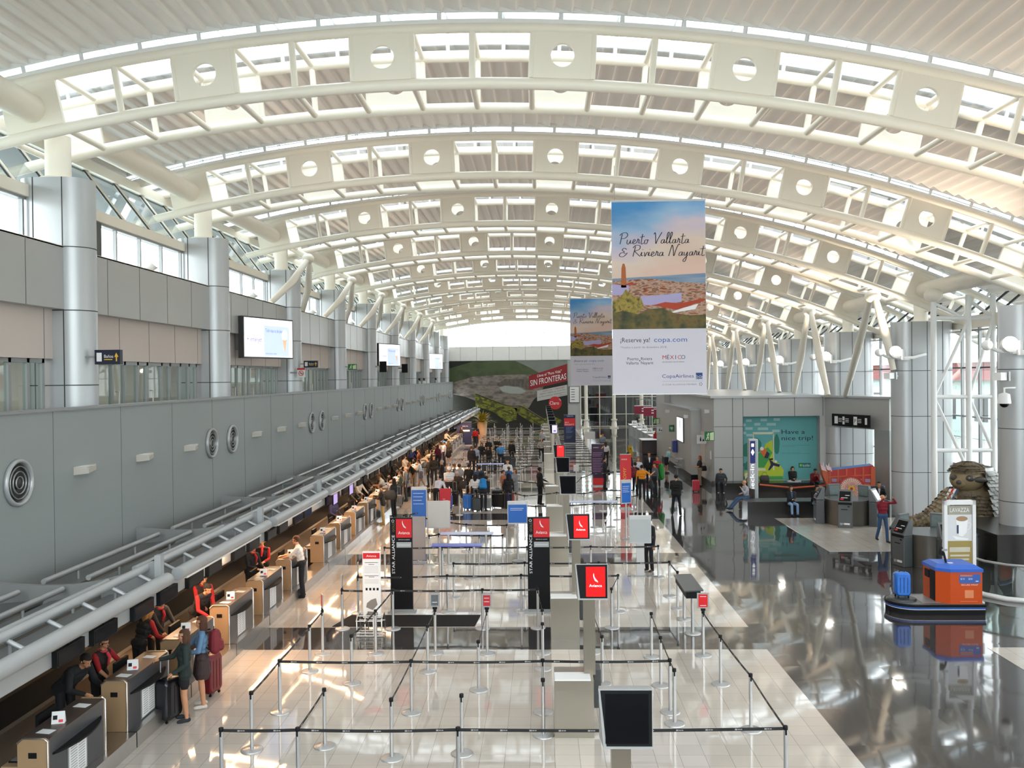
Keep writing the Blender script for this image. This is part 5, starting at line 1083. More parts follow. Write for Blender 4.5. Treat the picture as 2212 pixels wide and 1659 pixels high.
m = MB(M_SHL); shingles(m, lambda z: 1.64-.31*z, .0, 2.7, 20, -1.0, 2.0, w=.2, cx=lambda z: .05, cy=lambda z: .05); m.rings([[(.05+(1.61-.31*z)*math.cos(-1+3*k/20), .05+(1.61-.31*z)*math.sin(-1+3*k/20), z) for k in range(21)] for z in (0, 2.85)], False, False, closed=False); m.build('cape', t)
m = MB(M_SKN); m.smooth = True; m.ball(-.14, -.30, 2.40, .62, .56, .52, 20, 12); m.ball(-.40, -.62, 2.30, .27, .26, .22, 14, 9); m.m = M_SH; shingles(m, lambda z: .70*math.sqrt(max(.02, 1-((z-2.45)/.64)**2)), 2.66, 3.02, 4, cx=lambda z: -.08, cy=lambda z: -.12, w=.15); shingles(m, lambda z: .62, 2.0, 2.5, 5, -.6, 2.6, cx=lambda z: -.05, cy=lambda z: -.1, w=.15); m.build('head', t)
m = MB(mat('dark_mask_wood', (.06, .05, .045), .5, var=.1)); m.smooth = True; m.ball(-.08, -.83, 2.47, .16, .09, .12, 12, 8); m.ball(-.62, -.66, 2.47, .13, .1, .12, 12, 8); m.ball(.24, -.70, 2.42, .30, .16, .12, 12, 8); m.ball(-.48, -.90, 2.32, .10, .08, .09, 10, 7); m.build('eye_mask', t)
m = MB(M_FRAME); m.ball(-.12, -.92, 2.49, .035, .025, .035, 10, 6); m.build('eye', t)
m = MB(M_SKN); ap = [(-.7, -.5, 1.75), (-1.15, -.8, 1.2), (-1.6, -.95, .85), (-2.1, -1.0, .68), (-2.45, -1.0, .55)]; m.smooth = True; m.tube(ap, [.34, .33, .27, .24, .2], 14); m.m = M_SH
for i in range(18):
    u = i/17*(len(ap)-1); j = min(int(u), len(ap)-2); f_ = u-j; p = Vector(ap[j]).lerp(Vector(ap[j+1]), f_); d = (Vector(ap[j+1])-Vector(ap[j])).normalized(); s1 = d.cross(Vector((0, 0, 1))).normalized(); s2 = s1.cross(d); r = [.34, .33, .27, .24, .2][j]*(1-f_)+[.34, .33, .27, .24, .2][j+1]*f_
    for k in range(11):
        a = 2*PI*(k+.5*(i % 2))/11; hw = .26
        def p3(rr, a, dd): return p+s1*rr*math.cos(a)+s2*rr*math.sin(a)+d*dd
        q = [p3(r+.07, a-hw, .11), p3(r+.07, a+hw, .11), p3(r+.005, a+hw, -.08), p3(r+.005, a-hw, -.08)]; m._a(q, [(0, 1, 2, 3)], False)
m.build('arm', t)
m = MB(mat('grey_claw', (.2, .2, .2), .4, var=.1)); m.smooth = True
for k in (-1, 0, 1): m.tube([(-2.5, -1+.1*k, .58), (-2.7, -1+.11*k, .64), (-2.88, -1+.12*k, .5), (-2.92, -1+.12*k, .38)], [.05, .045, .03, .01], 8)
m.build('claw', t)
m = MB(M_SH); m.smooth = True; m.tube([(-.3, -.9, .5), (-1.0, -1.3, .35), (-1.6, -1.3, .25)], [.4, .33, .22], 14); m.build('leg', t)
m = MB(M_PAPER); m.smooth = False; sp = [(-.62, -.72, 2.05), (-.86, -.92, 1.6), (-.92, -1.08, 1.1), (-.84, -1.2, .7)]
for off, mt in ((-.12, M_PAPER), (-.04, M_RED), (.04, M_PAPER), (.12, cm('26406a', .5))):
    m.m = mt; m.rings([[(x+off-.045, y-.04-.02*off, z) for x, y, z in sp], [(x+off+.04, y-.05, z) for x, y, z in sp]], False, False, closed=False)
m.build('ribbon', t)
# ---- signs and screens on the right block
def box_sign(nm, label, x0, x1, y, z0, z1, col, fn, th=.06, cat='sign', rz=0, br=0):
    cx = (x0+x1)/2; t = thing(nm, label, cat, (cx, y, z0), rz); m = MB(col); w = x1-x0; h = z1-z0; m.box(-w/2, w/2, 0, th, 0, h); m.build('panel', t); m = MB(M_WSIGN); fn(m, w, h); m.build('pictogram', t)
    if br: m = MB(M_FRAME); m.box(-w/2-br, -w/2+.05, th*.3, th*.8, h*.45, h*.6); m.build('bracket', t)
    return t
M_GRN = mat('exit_green', hexc('0e6e3a'), .4, var=.03); M_GLOW = mat('pale_exit_print', hexc('d2e6b8'), .5, var=.03)
def runner(m, w, h):
    m.m = M_GLOW; m.poly([(.02, -.004, .03), (w/2-.03, -.004, .03), (w/2-.03, -.004, h-.03), (.02, -.004, h-.08)]); m.box(-w*.28, -.02, -.004, -.001, h*.55, h*.68); m.disc(-w*.12, -.004, h*.78, h*.08, 10); m.poly([(-w*.4, -.004, .05), (-w*.3, -.004, .05), (-w*.12, -.004, h*.45), (-w*.2, -.004, h*.55)]); m.poly([(-w*.18, -.004, .04), (-w*.1, -.004, .04), (-.03, -.004, h*.4), (-w*.14, -.004, h*.5)])
box_sign('exit_sign', 'green running man exit sign at the corner of the right block', 8.79, 9.31, 48.24, 2.62, 3.12, M_GRN, runner)
box_sign('exit_sign', 'green running man exit sign farther down the right aisle', 8.38, 8.89, 67.2, 2.5, 2.95, M_GRN, runner)
def rest(m, w, h): m.m = M_BLACK; m.disc(-w*.12, -.004, h*.74, h*.06, 8); m.poly([(-w*.2, -.004, h*.3), (-w*.04, -.004, h*.3), (-w*.06, -.004, h*.66), (-w*.18, -.004, h*.66)]); m.poly([(w*.05, -.004, h*.3), (w*.28, -.004, h*.3), (w*.16, -.004, h*.6)])
box_sign('restroom_sign', 'white restroom pictogram sign below the green exit sign', 8.75, 9.28, 50.4, 2.3, 2.78, M_PAPER, rest)
box_sign('restroom_sign', 'white restroom pictogram sign farther down the right aisle', 8.42, 8.89, 65.0, 2.0, 2.4, M_PAPER, rest)
box_sign('first_aid_sign', 'green heart first aid sign at the far end of the right block', 8.4, 8.74, 58.8, 2.45, 2.9, M_GRN, lambda m, w, h: (m.disc(-.04, -.004, h*.55, .06, 10), m.disc(.04, -.004, h*.55, .06, 10), m.poly([(-.1, -.004, h*.5), (.1, -.004, h*.5), (0, -.004, h*.2)])))
t = thing('wall_display', 'white lit portrait display on the side of the right block', 'screen', (8.74, 54.9, 2.05)); m = MB(M_DARKFR); m.box(-.06, 0, -.05, 2.45, -.05, 1.5); m.build('casing', t); m = MB(mat('white_lit_screen', (.6, .6, .6), .3, emit=(.86, .88, 1), es=1.1)); m.box(-.066, -.06, 0, 2.4, 0, 1.45); m.build('display', t)
m = MB(cm('5a5aa0', .6))
for k in range(6): m.box(-.07, -.066, .4, .5, .2+.07*k, .23+.07*k); m.box(-.07, -.066, 1.8, 1.85, .1+.1*k, .16+.1*k)
m.m = cm('6a9a6a', .6)
for k in range(6): m.box(-.07, -.066, 1.0+.05*(k % 2), 1.2, .85+.08*k, .9+.08*k)
m.build('display_print', t)
t = thing('canopy_ledge', 'flat pale ledge on top of the protruding wall bay', 'ledge', (8.7, 52.2, 4.1)); m = MB(M_COLM); m.box(-.05, .6, 0, 12.3, 0, .08); m.build('slab', t)
for i, (x, y, z) in enumerate(((8.74, 53.3, 3.7), (8.74, 61, 3.7), (9.28, 49.5, 4.15))):
    t = thing('wall_spotlight', 'small white spotlight box on the right block, ' + ['middle one', 'farthest one', 'nearest one by the corner'][i], 'spotlight', (x, y, z), 0, 'spotlights on the right block'); m = MB(M_PAPER); m.prism([(0, -.08), (0, .08), (-.25, .1), (-.25, -.1)], 'y', -.1, .1); m.build('housing', t)
t = thing('wall_notice', 'small white notice on the right block near its corner', 'notice', (9.28, 48.9, 1.55)); m = MB(M_PAPER); m.box(-.02, 0, 0, .35, 0, .45); m.build('sheet', t)
t = thing('wall_phone', 'navy blue payphone hood on the side of the right block', 'payphone', (8.74, 57.5, 1.2)); m = MB(cm('1c2f78', .4)); m.rbox(-.28, 0, 0, .6, 0, .75, .03); m.build('hood', t)
t = thing('leaning_rack', 'grey papers rack with trays against the right block', 'rack', (8.5, 55.2, 0)); m = MB(M_FRAME)
for z in (.5, .75, 1.0): m.box(-.28, .18, -.5, .5, z, z+.03)
m.tube([(-.2, -.4, 0), (0, 0, 1.1)], .02, 6); m.tube([(-.2, .4, 0), (0, 0, 1.1)], .02, 6); m.build('frame', t)
for i in range(3):
    t = thing('gate_sign', 'maroon hanging check-in sign above the far right counters, ' + ['nearest', 'middle', 'farthest'][i], 'sign', (9.7-.35*i, 71+4*i, 2.75), 0, 'maroon hanging signs'); m = MB(cm('8a1f38', .5)); m.box(-.75, .75, -.03, .03, 0, .7); m.build('panel', t); m = MB(M_WSIGN); m.box(-.75, .75, -.04, .04, .7, .76)
    for z in (.42, .2): m.box(-.1, .62, -.035, -.03, z, z+.1)
    m.build('lettering', t); m = MB(M_FRAME); m.tube([(-.5, 0, .76), (-.5, 0, 1.3)], .02, 5); m.tube([(.5, 0, .76), (.5, 0, 1.3)], .02, 5); m.tube([(-.6, 0, 1.3), (.6, 0, 1.3)], .03, 5); m.m = M_FRAME; m.tube([(.6, 0, 1.3), (.6, 0, -2.7)], .04, 6); m.build('hanger', t)
t = thing('service_desk', 'dark maroon service desk before the right aisle counters', 'desk', (8.35, 70, 0)); m = MB(cm('2a1418', .35)); m.rbox(-.5, .7, -.4, 1.6, 0, 1.1, .1); m.build('body', t); m = MB(M_PAPER); m.rbox(-.55, .75, -.45, 1.65, 1.1, 1.14, .1); m.build('top', t)
for i in range(5):
    y = 74+4.2*i; t = thing('aisle_counter', 'grey check-in counter on the far right aisle, %s from the camera' % ORD[i], 'counter', (9.6, y, 0), 0, 'far right aisle counters'); m = MB(M_FRAME); m.box(-.5, .3, 0, 2.2, 0, 1.1); m.build('body', t); m = MB(M_WHITE); m.box(-.55, .35, -.03, 2.23, 1.1, 1.14); m.build('top', t); m = MB(M_BLACK); m.box(-.1, -.05, .6, 1.2, 1.2, 1.6); m.box(-.09, -.06, .85, .95, 1.14, 1.2); m.build('monitor', t)
    box_sign('aisle_sign', 'small white pictogram board above the far right counters, ' + ORD[i], 9.25, 9.75, y+.2, 1.14, 1.55, M_PAPER, rest)
for i in range(3):
    t = thing('seat_row', 'row of black lounge seats behind the far glass wall, ' + ['left', 'middle', 'right'][i]+' row', 'seats', (6.3+3.2*i, YEND+4, 0), 0, 'seat rows behind the far glass wall'); m = MB(mat('black_seat_vinyl', (.025, .025, .028), .5, var=.1))
    for k in range(5): m.rbox(-1.4+.58*k, -.88+.58*k, -.3, .25, .38, .46, .05); m.box(-1.38+.58*k, -.9+.58*k, .22, .3, .46, 1.0)
    m.build('seat', t); m = MB(M_FRAME); m.box(-1.4, 1.5, -.05, .05, .3, .38); m.box(-1.0, -.94, -.3, .3, 0, .3); m.box(1.0, 1.06, -.3, .3, 0, .3); m.build('frame', t)
# ---- planter with palm near the far end
t = thing('potted_palm', 'tall tan planter with a bushy yellow-green palm at the far end of the counters', 'potted plant', (-5.82, 88.68)); m = MB(cm('c09a78', .5)); m.smooth = True; m.lathe(0, 0, [(.40, 0), (.5, 1.7), (.46, 1.7), (.44, 1.6)], 24); m.build('pot', t)
m = MB(noisy('palm_leaf', ['5a5a18', 'b09a28', '8a7a20'], 3)); 
for k in range(130):
    a = random.uniform(0, 2*PI); e_ = random.uniform(.1, 1.35); L = random.uniform(.8, 1.9); d = Vector((math.cos(a)*math.cos(e_), math.sin(a)*math.cos(e_), math.sin(e_))); s_ = Vector((-math.sin(a), math.cos(a), 0))*.05; p0 = Vector((0, 0, 1.6)); p1 = p0+d*L*.5; p2 = p0+d*L+Vector((0, 0, -.25*L))
    m._a([p0-s_, p0+s_, p1+s_*1.4, p1-s_*1.4, p2], [(0, 1, 2, 3), (3, 2, 4)], False)
m.build('foliage', t)
# ================================================================ the big poster on the end wall
t = thing('end_wall_poster', 'huge dark crater landscape advertising poster on the end wall', 'poster', (0, YEND-.12, 0))
def pg(m, pts, y): m.poly([(a, y, b) for a, b in pts])
yp = YEND-.12
m = MB(noisy('dark_forest_print', ['0c0e08', '1a1c10', '14160c'], .4)); pg(m, [(-10.9, .05), (3.25, .05), (3.25, 8.05), (-10.9, 8.05)], -.02)
m.m = noisy('hill_print', ['33402a', '4a5636', '3c4a30'], .5); pg(m, [(-10.9, 5.6), (-10.9, 7.2), (-8, 8.03), (-3, 8.03), (-1.4, 7.3), (0.5, 6.2), (.5, 5.6)], -.03)
m.m = noisy('haze_sky_print', ['6a706c', '80857f'], .3); pg(m, [(-3, 8.04), (3.25, 8.04), (3.25, 5.6), (.5, 6.2), (-1.4, 7.3)], -.025)
m.m = noisy('crater_rock_print', ['544c46', '8a8078', '6c645c', '443e38'], .8, (1, 1, 2.5)); pg(m, [(-10.9, 4.2), (-10.9, 5.4), (-8, 6.2), (-5.4, 6.35), (-1.5, 6.4), (.6, 5.9), (.2, 4.2), (-.8, 3.4), (-1.4, 2.4), (-3.4, 2.1), (-5.6, 2.2), (-7, 3.0), (-9, 3.8)], -.04)
m.m = cm('9aa09a', .5); pg(m, [(-4.9, 4.9), (-4.2, 5.05), (-2.6, 4.9), (-1.7, 4.4), (-2.2, 4.1), (-3.6, 4.1), (-4.6, 4.4)], -.05)
m.m = noisy('crater_wall_print', ['4a4440', '6a645c'], 1.5, (3, 1, 1)); pg(m, [(-5.2, 5.3), (-4.2, 5.9), (-1.6, 5.8), (-.6, 5.0), (-1.4, 4.5), (-2.6, 4.98), (-4.2, 5.12), (-4.95, 4.95)], -.045)
m.build('landscape_print', t)
m = MB(noisy('terrace_print', ['4a4a10', '7c8020', '2c2c10', '8a9028'], 1.2, (1, 1, 2)))
pg(m, [(-7.8, 4.2), (-7.8, 2.7), (-5.6, 1.9), (-4.0, .7), (-2.9, 1.0), (-2.8, 2.3), (-4.4, 2.9)], -.055); pg(m, [(-3.2, 2.4), (-2.6, 1.6), (-1.2, .7), (.2, -.0+.1), (1.6, .1), (2.6, .8), (1.4, 1.5), (.1, 1.0), (-1.2, 2.0), (-1.9, 2.7)], -.055)
m.m = cm('2c2a18', .6); ribbon(m, [(-7.8, 4.1), (-4.4, 2.8), (-3.2, 2.6), (-2.2, 2.5), (.4, .9)], .16, -.06); ribbon(m, [(-7.8, 3.4), (-5, 2.3), (-3.2, 1.6), (-2.2, 1.7), (.2, .2)], .1, -.06); m.m = cm('7c7460', .6); ribbon(m, [(-1.9, 2.55), (-1, 1.9), (.6, .9)], .08, -.065)
m.build('terrace_print', t)
m = MB(cm('8e1620', .5)); pg(m, [(-3.36+.0+2.0, 6.2), (3.2, 7.6), (3.2, 4.95+.6), (-1.36, 4.55)], -.06) ; m.build('red_banner_print', t)
def slant(m, i0): # lean the lettering up to the right
    for i in range(i0, len(m.v)): x, y, z = m.v[i]; m.v[i] = (x, y, z+.19*(x+1.36))
m = MB(M_WSIGN); m.text('Lleva el "Pura Vida"', 1.1, -.075, 5.85, .34, w=2.9); m.text('SIN FRONTERAS', .95, -.075, 4.95, .72, w=4.3); slant(m, 0); i0 = len(m.v); m.m = cm('b8b8b4', .5)
m.poly([(-.4, -.065, 4.25), (3.2, -.065, 4.25), (3.2, -.065, 3.0), (-.4, -.065, 3.0)]); m.m = cm('8e1620', .5); m.text('MINUTOS Y MENSAJES', 1.6, -.07, 3.95, .16, w=2.6); m.m = MATS['dark_print']; m.text('MISMA TARIFA de Costa Rica', 1.5, -.07, 3.65, .18, w=3.1); m.text('en Norteamérica, Centroamérica', 1.4, -.07, 3.35, .18, w=3.2); m.text('y Panamá', 2.6, -.07, 3.1, .14, w=.9); slant(m, i0); m.build('lettering', t)
m = MB(cm('c01820', .4)); m.disc(1.75, -.08, 2.95, .78, 32); m.m = M_WSIGN; m.text('Claro', 1.65, -.09, 2.75, .42, w=1.1)
for a in (.25, .8, 1.3): m.poly([(2.18+.12*math.cos(a), -.09, 3.18+.12*math.sin(a)), (2.18+.28*math.cos(a-.1), -.09, 3.18+.28*math.sin(a-.1)), (2.18+.28*math.cos(a+.1), -.09, 3.18+.28*math.sin(a+.1))])
m.build('round_logo', t)
t = thing('notice_board', 'small white notice board on the pale pier right of the poster', 'notice', (4.0, YEND-.05, 3.0)); m = MB(M_DARKFR); m.box(-.62, .62, -.1, 0, -.1, 1.9); m.build('frame', t); m = MB(M_PAPER); m.box(-.5, .6, -.12, -.1, 0, 1.85); m.build('sheet', t); m = MB(MATS['dark_print']); 
for k in range(5): m.box(-.35, .1, -.125, -.12, .3+.3*k, .38+.3*k)
m.build('print', t)
# ================================================================ gallery signs and screens
def gal_screen(y, i):
    a = math.atan2(3.1, 1.0); t = thing('hanging_screen', 'large white lit advertising screen on the left gallery wall, %s from the camera' % ORD[i], 'screen', (-10.85, y, 6.98), a, 'lit screens on the gallery wall')
    L = 3.2; tilt = -.1
    m = MB(M_DARKFR); m.box(0, L, 0, .22, 0, 1.55); m.build('casing', t)
    m = MB(mat('advert_screen_lit', (.5, .5, .5), .3, emit=(1, .96, 1), es=1.05)); m.box(.05, L-.05, -.006, 0, .05, 1.5); m.m = mat('advert_screen_blue', (.4, .45, .6), .3, emit=hexc('c0d2f6'), es=1.0); m.box(1.25, L-.3, -.01, -.006, .08, 1.25); m.build('display', t)
    m = MB(mat('advert_purple_print', hexc('7a7ac8'), .4, emit=hexc('7a7ac8'), es=.45)); m.text('Todo viaje es de placer', 1.35, -.014, 1.0, .14, 'l', w=1.2); m.text('+ interjet', .2, -.014, .62, .18, 'l', w=.9); m.text('interjet.com', 1.35, -.014, .16, .07, 'l', w=.7); m.m = mat('advert_cone_print', hexc('e8b890'), .4, emit=hexc('e8b890'), es=.8); m.poly([(2.45, -.012, .8), (2.75, -.012, .8), (2.62, -.012, .2)]); m.m = mat('advert_cream_print', (.8, .8, .8), .4, emit=(.9, .85, .9), es=1); m.disc(2.6, -.014, .92, .2, 14); m.build('advert', t)
    m = MB(M_FRAME); m.box(.3, .6, .22, .42, .7, .8); m.box(.2, .35, .22, .5, .3, 1.2); m.build('bracket', t)
for i, y in enumerate((32.4, 59.85, 87.3)): gal_screen(y, i)
def gsign(px, y, w, z0, z1, nm, label, col, fn): return box_sign(nm, label, -10.28-(0), -10.28+w, y, z0, z1, col, fn)
M_NAVY = mat('navy_sign', hexc('121a30'), .4, var=.05)
def banos(m, w, h): m.box(-w*.42, -w*.22, -.006, 0, h*.2, h*.8); m.text('Baños', -w*.12, -.006, h*.45, h*.22, 'l', w=w*.36); m.m = M_GOLD; m.box(-w*.12, w*.2, -.006, 0, h*.3, h*.36); m.poly([(w*.36, -.006, h*.8), (w*.28, -.006, h*.5), (w*.34, -.006, h*.5), (w*.34, -.006, h*.2), (w*.39, -.006, h*.2), (w*.39, -.006, h*.5), (w*.45, -.006, h*.5)])
box_sign('restroom_direction_sign', 'navy Baños sign with yellow arrow on the nearest gallery column', -10.42, -9.82, 20.6, 6.58, 6.92, M_NAVY, banos, .14, br=.4)
box_sign('restroom_direction_sign', 'navy restroom sign with yellow arrow farther along the gallery', -10.42, -9.80, 39.1, 6.68, 6.98, M_NAVY, banos, .14, br=.3)
def nosmoke(m, w, h): m.m = M_RED; m.box(-w/2, w/2, -.006, 0, h*.82, h); m.rings([[(r*math.cos(2*PI*k/20), -.007, h*.45+r*math.sin(2*PI*k/20)) for k in range(20)] for r in (w*.33, w*.27)], False, False); m.poly([(-w*.22, -.008, h*.62), (-w*.18, -.008, h*.66), (w*.22, -.008, h*.28), (w*.18, -.008, h*.24)]); m.m = M_BLACK; m.box(-w*.2, w*.2, -.006, 0, h*.43, h*.48)
box_sign('no_smoking_sign', 'white no smoking sign with red header on a gallery column', -10.62, -10.27, 38.75, 6.25, 6.65, M_PAPER, nosmoke, br=.35)
box_sign('exit_sign', 'small green exit sign on the gallery', -10.42, -9.95, 48.2, 6.65, 6.95, M_GRN, runner, br=.3)
box_sign('gallery_sign', 'dark portrait pictogram sign on the gallery, nearer one', -10.35, -9.9, 57.3, 6.55, 7.25, M_BLACK, rest, br=.4)
box_sign('gallery_sign', 'dark portrait pictogram sign on the gallery, farther one', -10.35, -9.9, 66.5, 6.55, 7.2, M_BLACK, rest, br=.4)
t = thing('dome_camera', 'white dome security camera on a bracket by the nearest right column', 'security camera', (14.9, 29.2, 5.15)); m = MB(M_WHITE); m.smooth = True; m.lathe(0, 0, [(.05, .35), (.17, .3), (.2, .05), (.2, 0)], 18); m.tube([(0, 0, .3), (0, 0, .5), (.5, .3, .5)], .03, 8); m.build('housing', t); m = MB(M_SCREEN); m.smooth = True; m.ball(0, 0, 0, .14, .14, .13); m.build('dome', t)
for i, (x, y, z) in enumerate(((14.75, 38.0, 6.02), (14.75, 29.0, 6.0))):
    t = thing('box_floodlight', 'white unlit box floodlight below the lit one, ' + ['farther column', 'nearer column'][i], 'floodlight', (x, y, z), .5); m = MB(M_WHITE); m.box(-.3, .0, -.15, .15, -.1, .15); m.tube([(0, 0, 0), (1.0, .5, 0)], .03, 6); m.build('housing', t); m = MB(M_FRAME); m.box(.02, .1, -.2, .15, -.12, .18); m.build('lens', t)
# ================================================================ people
V3 = Vector
def cap_mesh(mb, p0, p1, r0, r1, n=10):
    p0, p1 = V3(p0), V3(p1); d = p1-p0; L = d.length
    d = d/L if L > 1e-5 else V3((0, 0, 1)); up = V3((0, 0, 1)) if abs(d.z) < .9 else V3((1, 0, 0)); u = d.cross(up).normalized(); w = d.cross(u)
    prof = [(-r0, .02), (-r0*.72, r0*.7), (0, r0), (L, r1), (L+r1*.72, r1*.7), (L+r1, .02*1)]
    prof[0] = (-r0, r0*.05); prof[-1] = (L+r1, r1*.05)
    R = [[p0+d*t+(u*math.cos(2*PI*k/n)+w*math.sin(2*PI*k/n))*rr for k in range(n)] for t, rr in prof]
    mb.rings(R)
def fuse(caps, voxel, mats_by_region, name, smooth_it=4):
    mb = MB(None)
    for c in caps: cap_mesh(mb, *c[:4], n=12 if voxel < .012 else 8)
    me = bpy.data.meshes.new('tmp'); me.from_pydata(mb.v, [], mb.f); me.update()
    o = bpy.data.objects.new('tmp', me); COL.objects.link(o)
    r = o.modifiers.new('r', 'REMESH'); r.mode = 'VOXEL'; r.voxel_size = voxel
    s = o.modifiers.new('s', 'SMOOTH'); s.iterations = smooth_it; s.factor = .5
    bpy.context.view_layer.update(); dg = bpy.context.evaluated_depsgraph_get(); out = bpy.data.meshes.new_from_object(o.evaluated_get(dg))
    bpy.data.objects.remove(o); bpy.data.meshes.remove(me)
    n = len(out.polygons); C = np.empty(n*3); out.polygons.foreach_get('center', C); C = C.reshape(n, 3)
    best = np.full(n, 9e9); reg = np.zeros(n, int); keys = list(mats_by_region)
    for c in caps:
        a, b = np.array(c[0], float), np.array(c[1], float); ab = b-a; L2 = max(1e-9, ab.dot(ab)); t = np.clip(((C-a)@ab)/L2, 0, 1)
        dd = np.linalg.norm(C-(a+t[:, None]*ab), axis=1)-(c[2]+(c[3]-c[2])*t); m = dd < best; best[m] = dd[m]; reg[m] = keys.index(c[4])
    out.materials.clear(); ms = []
    for k in keys:
        if mats_by_region[k] not in ms: ms.append(mats_by_region[k])
    for m_ in ms: out.materials.append(m_)
    lut = np.array([ms.index(mats_by_region[k]) for k in keys]); out.polygons.foreach_set('material_index', lut[reg].astype(np.int32)); out.polygons.foreach_set('use_smooth', [True]*n)
    out.name = name; return out
def ik(a, b, l1, l2, hint):
    a, b, hint = V3(a), V3(b), V3(hint); d = b-a; L = min(d.length, (l1+l2)*.995); d.normalize(); b2 = a+d*L
    x = (l1*l1-l2*l2+L*L)/(2*L); h = math.sqrt(max(0, l1*l1-x*x)); q = hint-hint.dot(d)*d; q.normalize()
    return a+d*x+q*h, b2
def hand(caps, wrist, d, side, s, near, curl=.5, reg='skin'):
    d = d.normalized(); up = V3((0, 0, 1)); sd = d.cross(up)
    if sd.length < .2: sd = V3((0, 1, 0))
    sd.normalize(); nr = sd.cross(d).normalized(); p = wrist+d*.045*s
    caps.append((wrist, p+d*.03*s, .026*s, .030*s, reg)); caps.append((p+sd*.018*s, p+sd*.02*s+d*.04*s, .018*s, .016*s, reg)); caps.append((p-sd*.018*s, p-sd*.02*s+d*.04*s, .018*s, .016*s, reg))
    if near:
        for i, (o, l) in enumerate(((-.030, .062), (-.010, .074), (.011, .070), (.031, .052))):
            b = p+d*.045*s+sd*o*s*1.15; m = b+(d*math.cos(curl*.5)-nr*math.sin(curl*.5))*l*.5*s; e = m+(d*math.cos(curl*1.3)-nr*math.sin(curl*1.3))*l*.5*s
            caps.append((b, m, .0105*s, .010*s, reg)); caps.append((m, e, .010*s, .008*s, reg))
        b = p-sd*side*.03*s-d*.015*s; m = b+(d*.7-sd*side*.75)*.035*s; caps.append((b, m, .013*s, .011*s, reg)); caps.append((m, m+(d*.95-sd*side*.2)*.032*s, .011*s, .009*s, reg))
    else: caps.append((p+d*.03*s, p+d*.085*s-nr*.02*s, .024*s, .016*s, reg))
NP = [0]
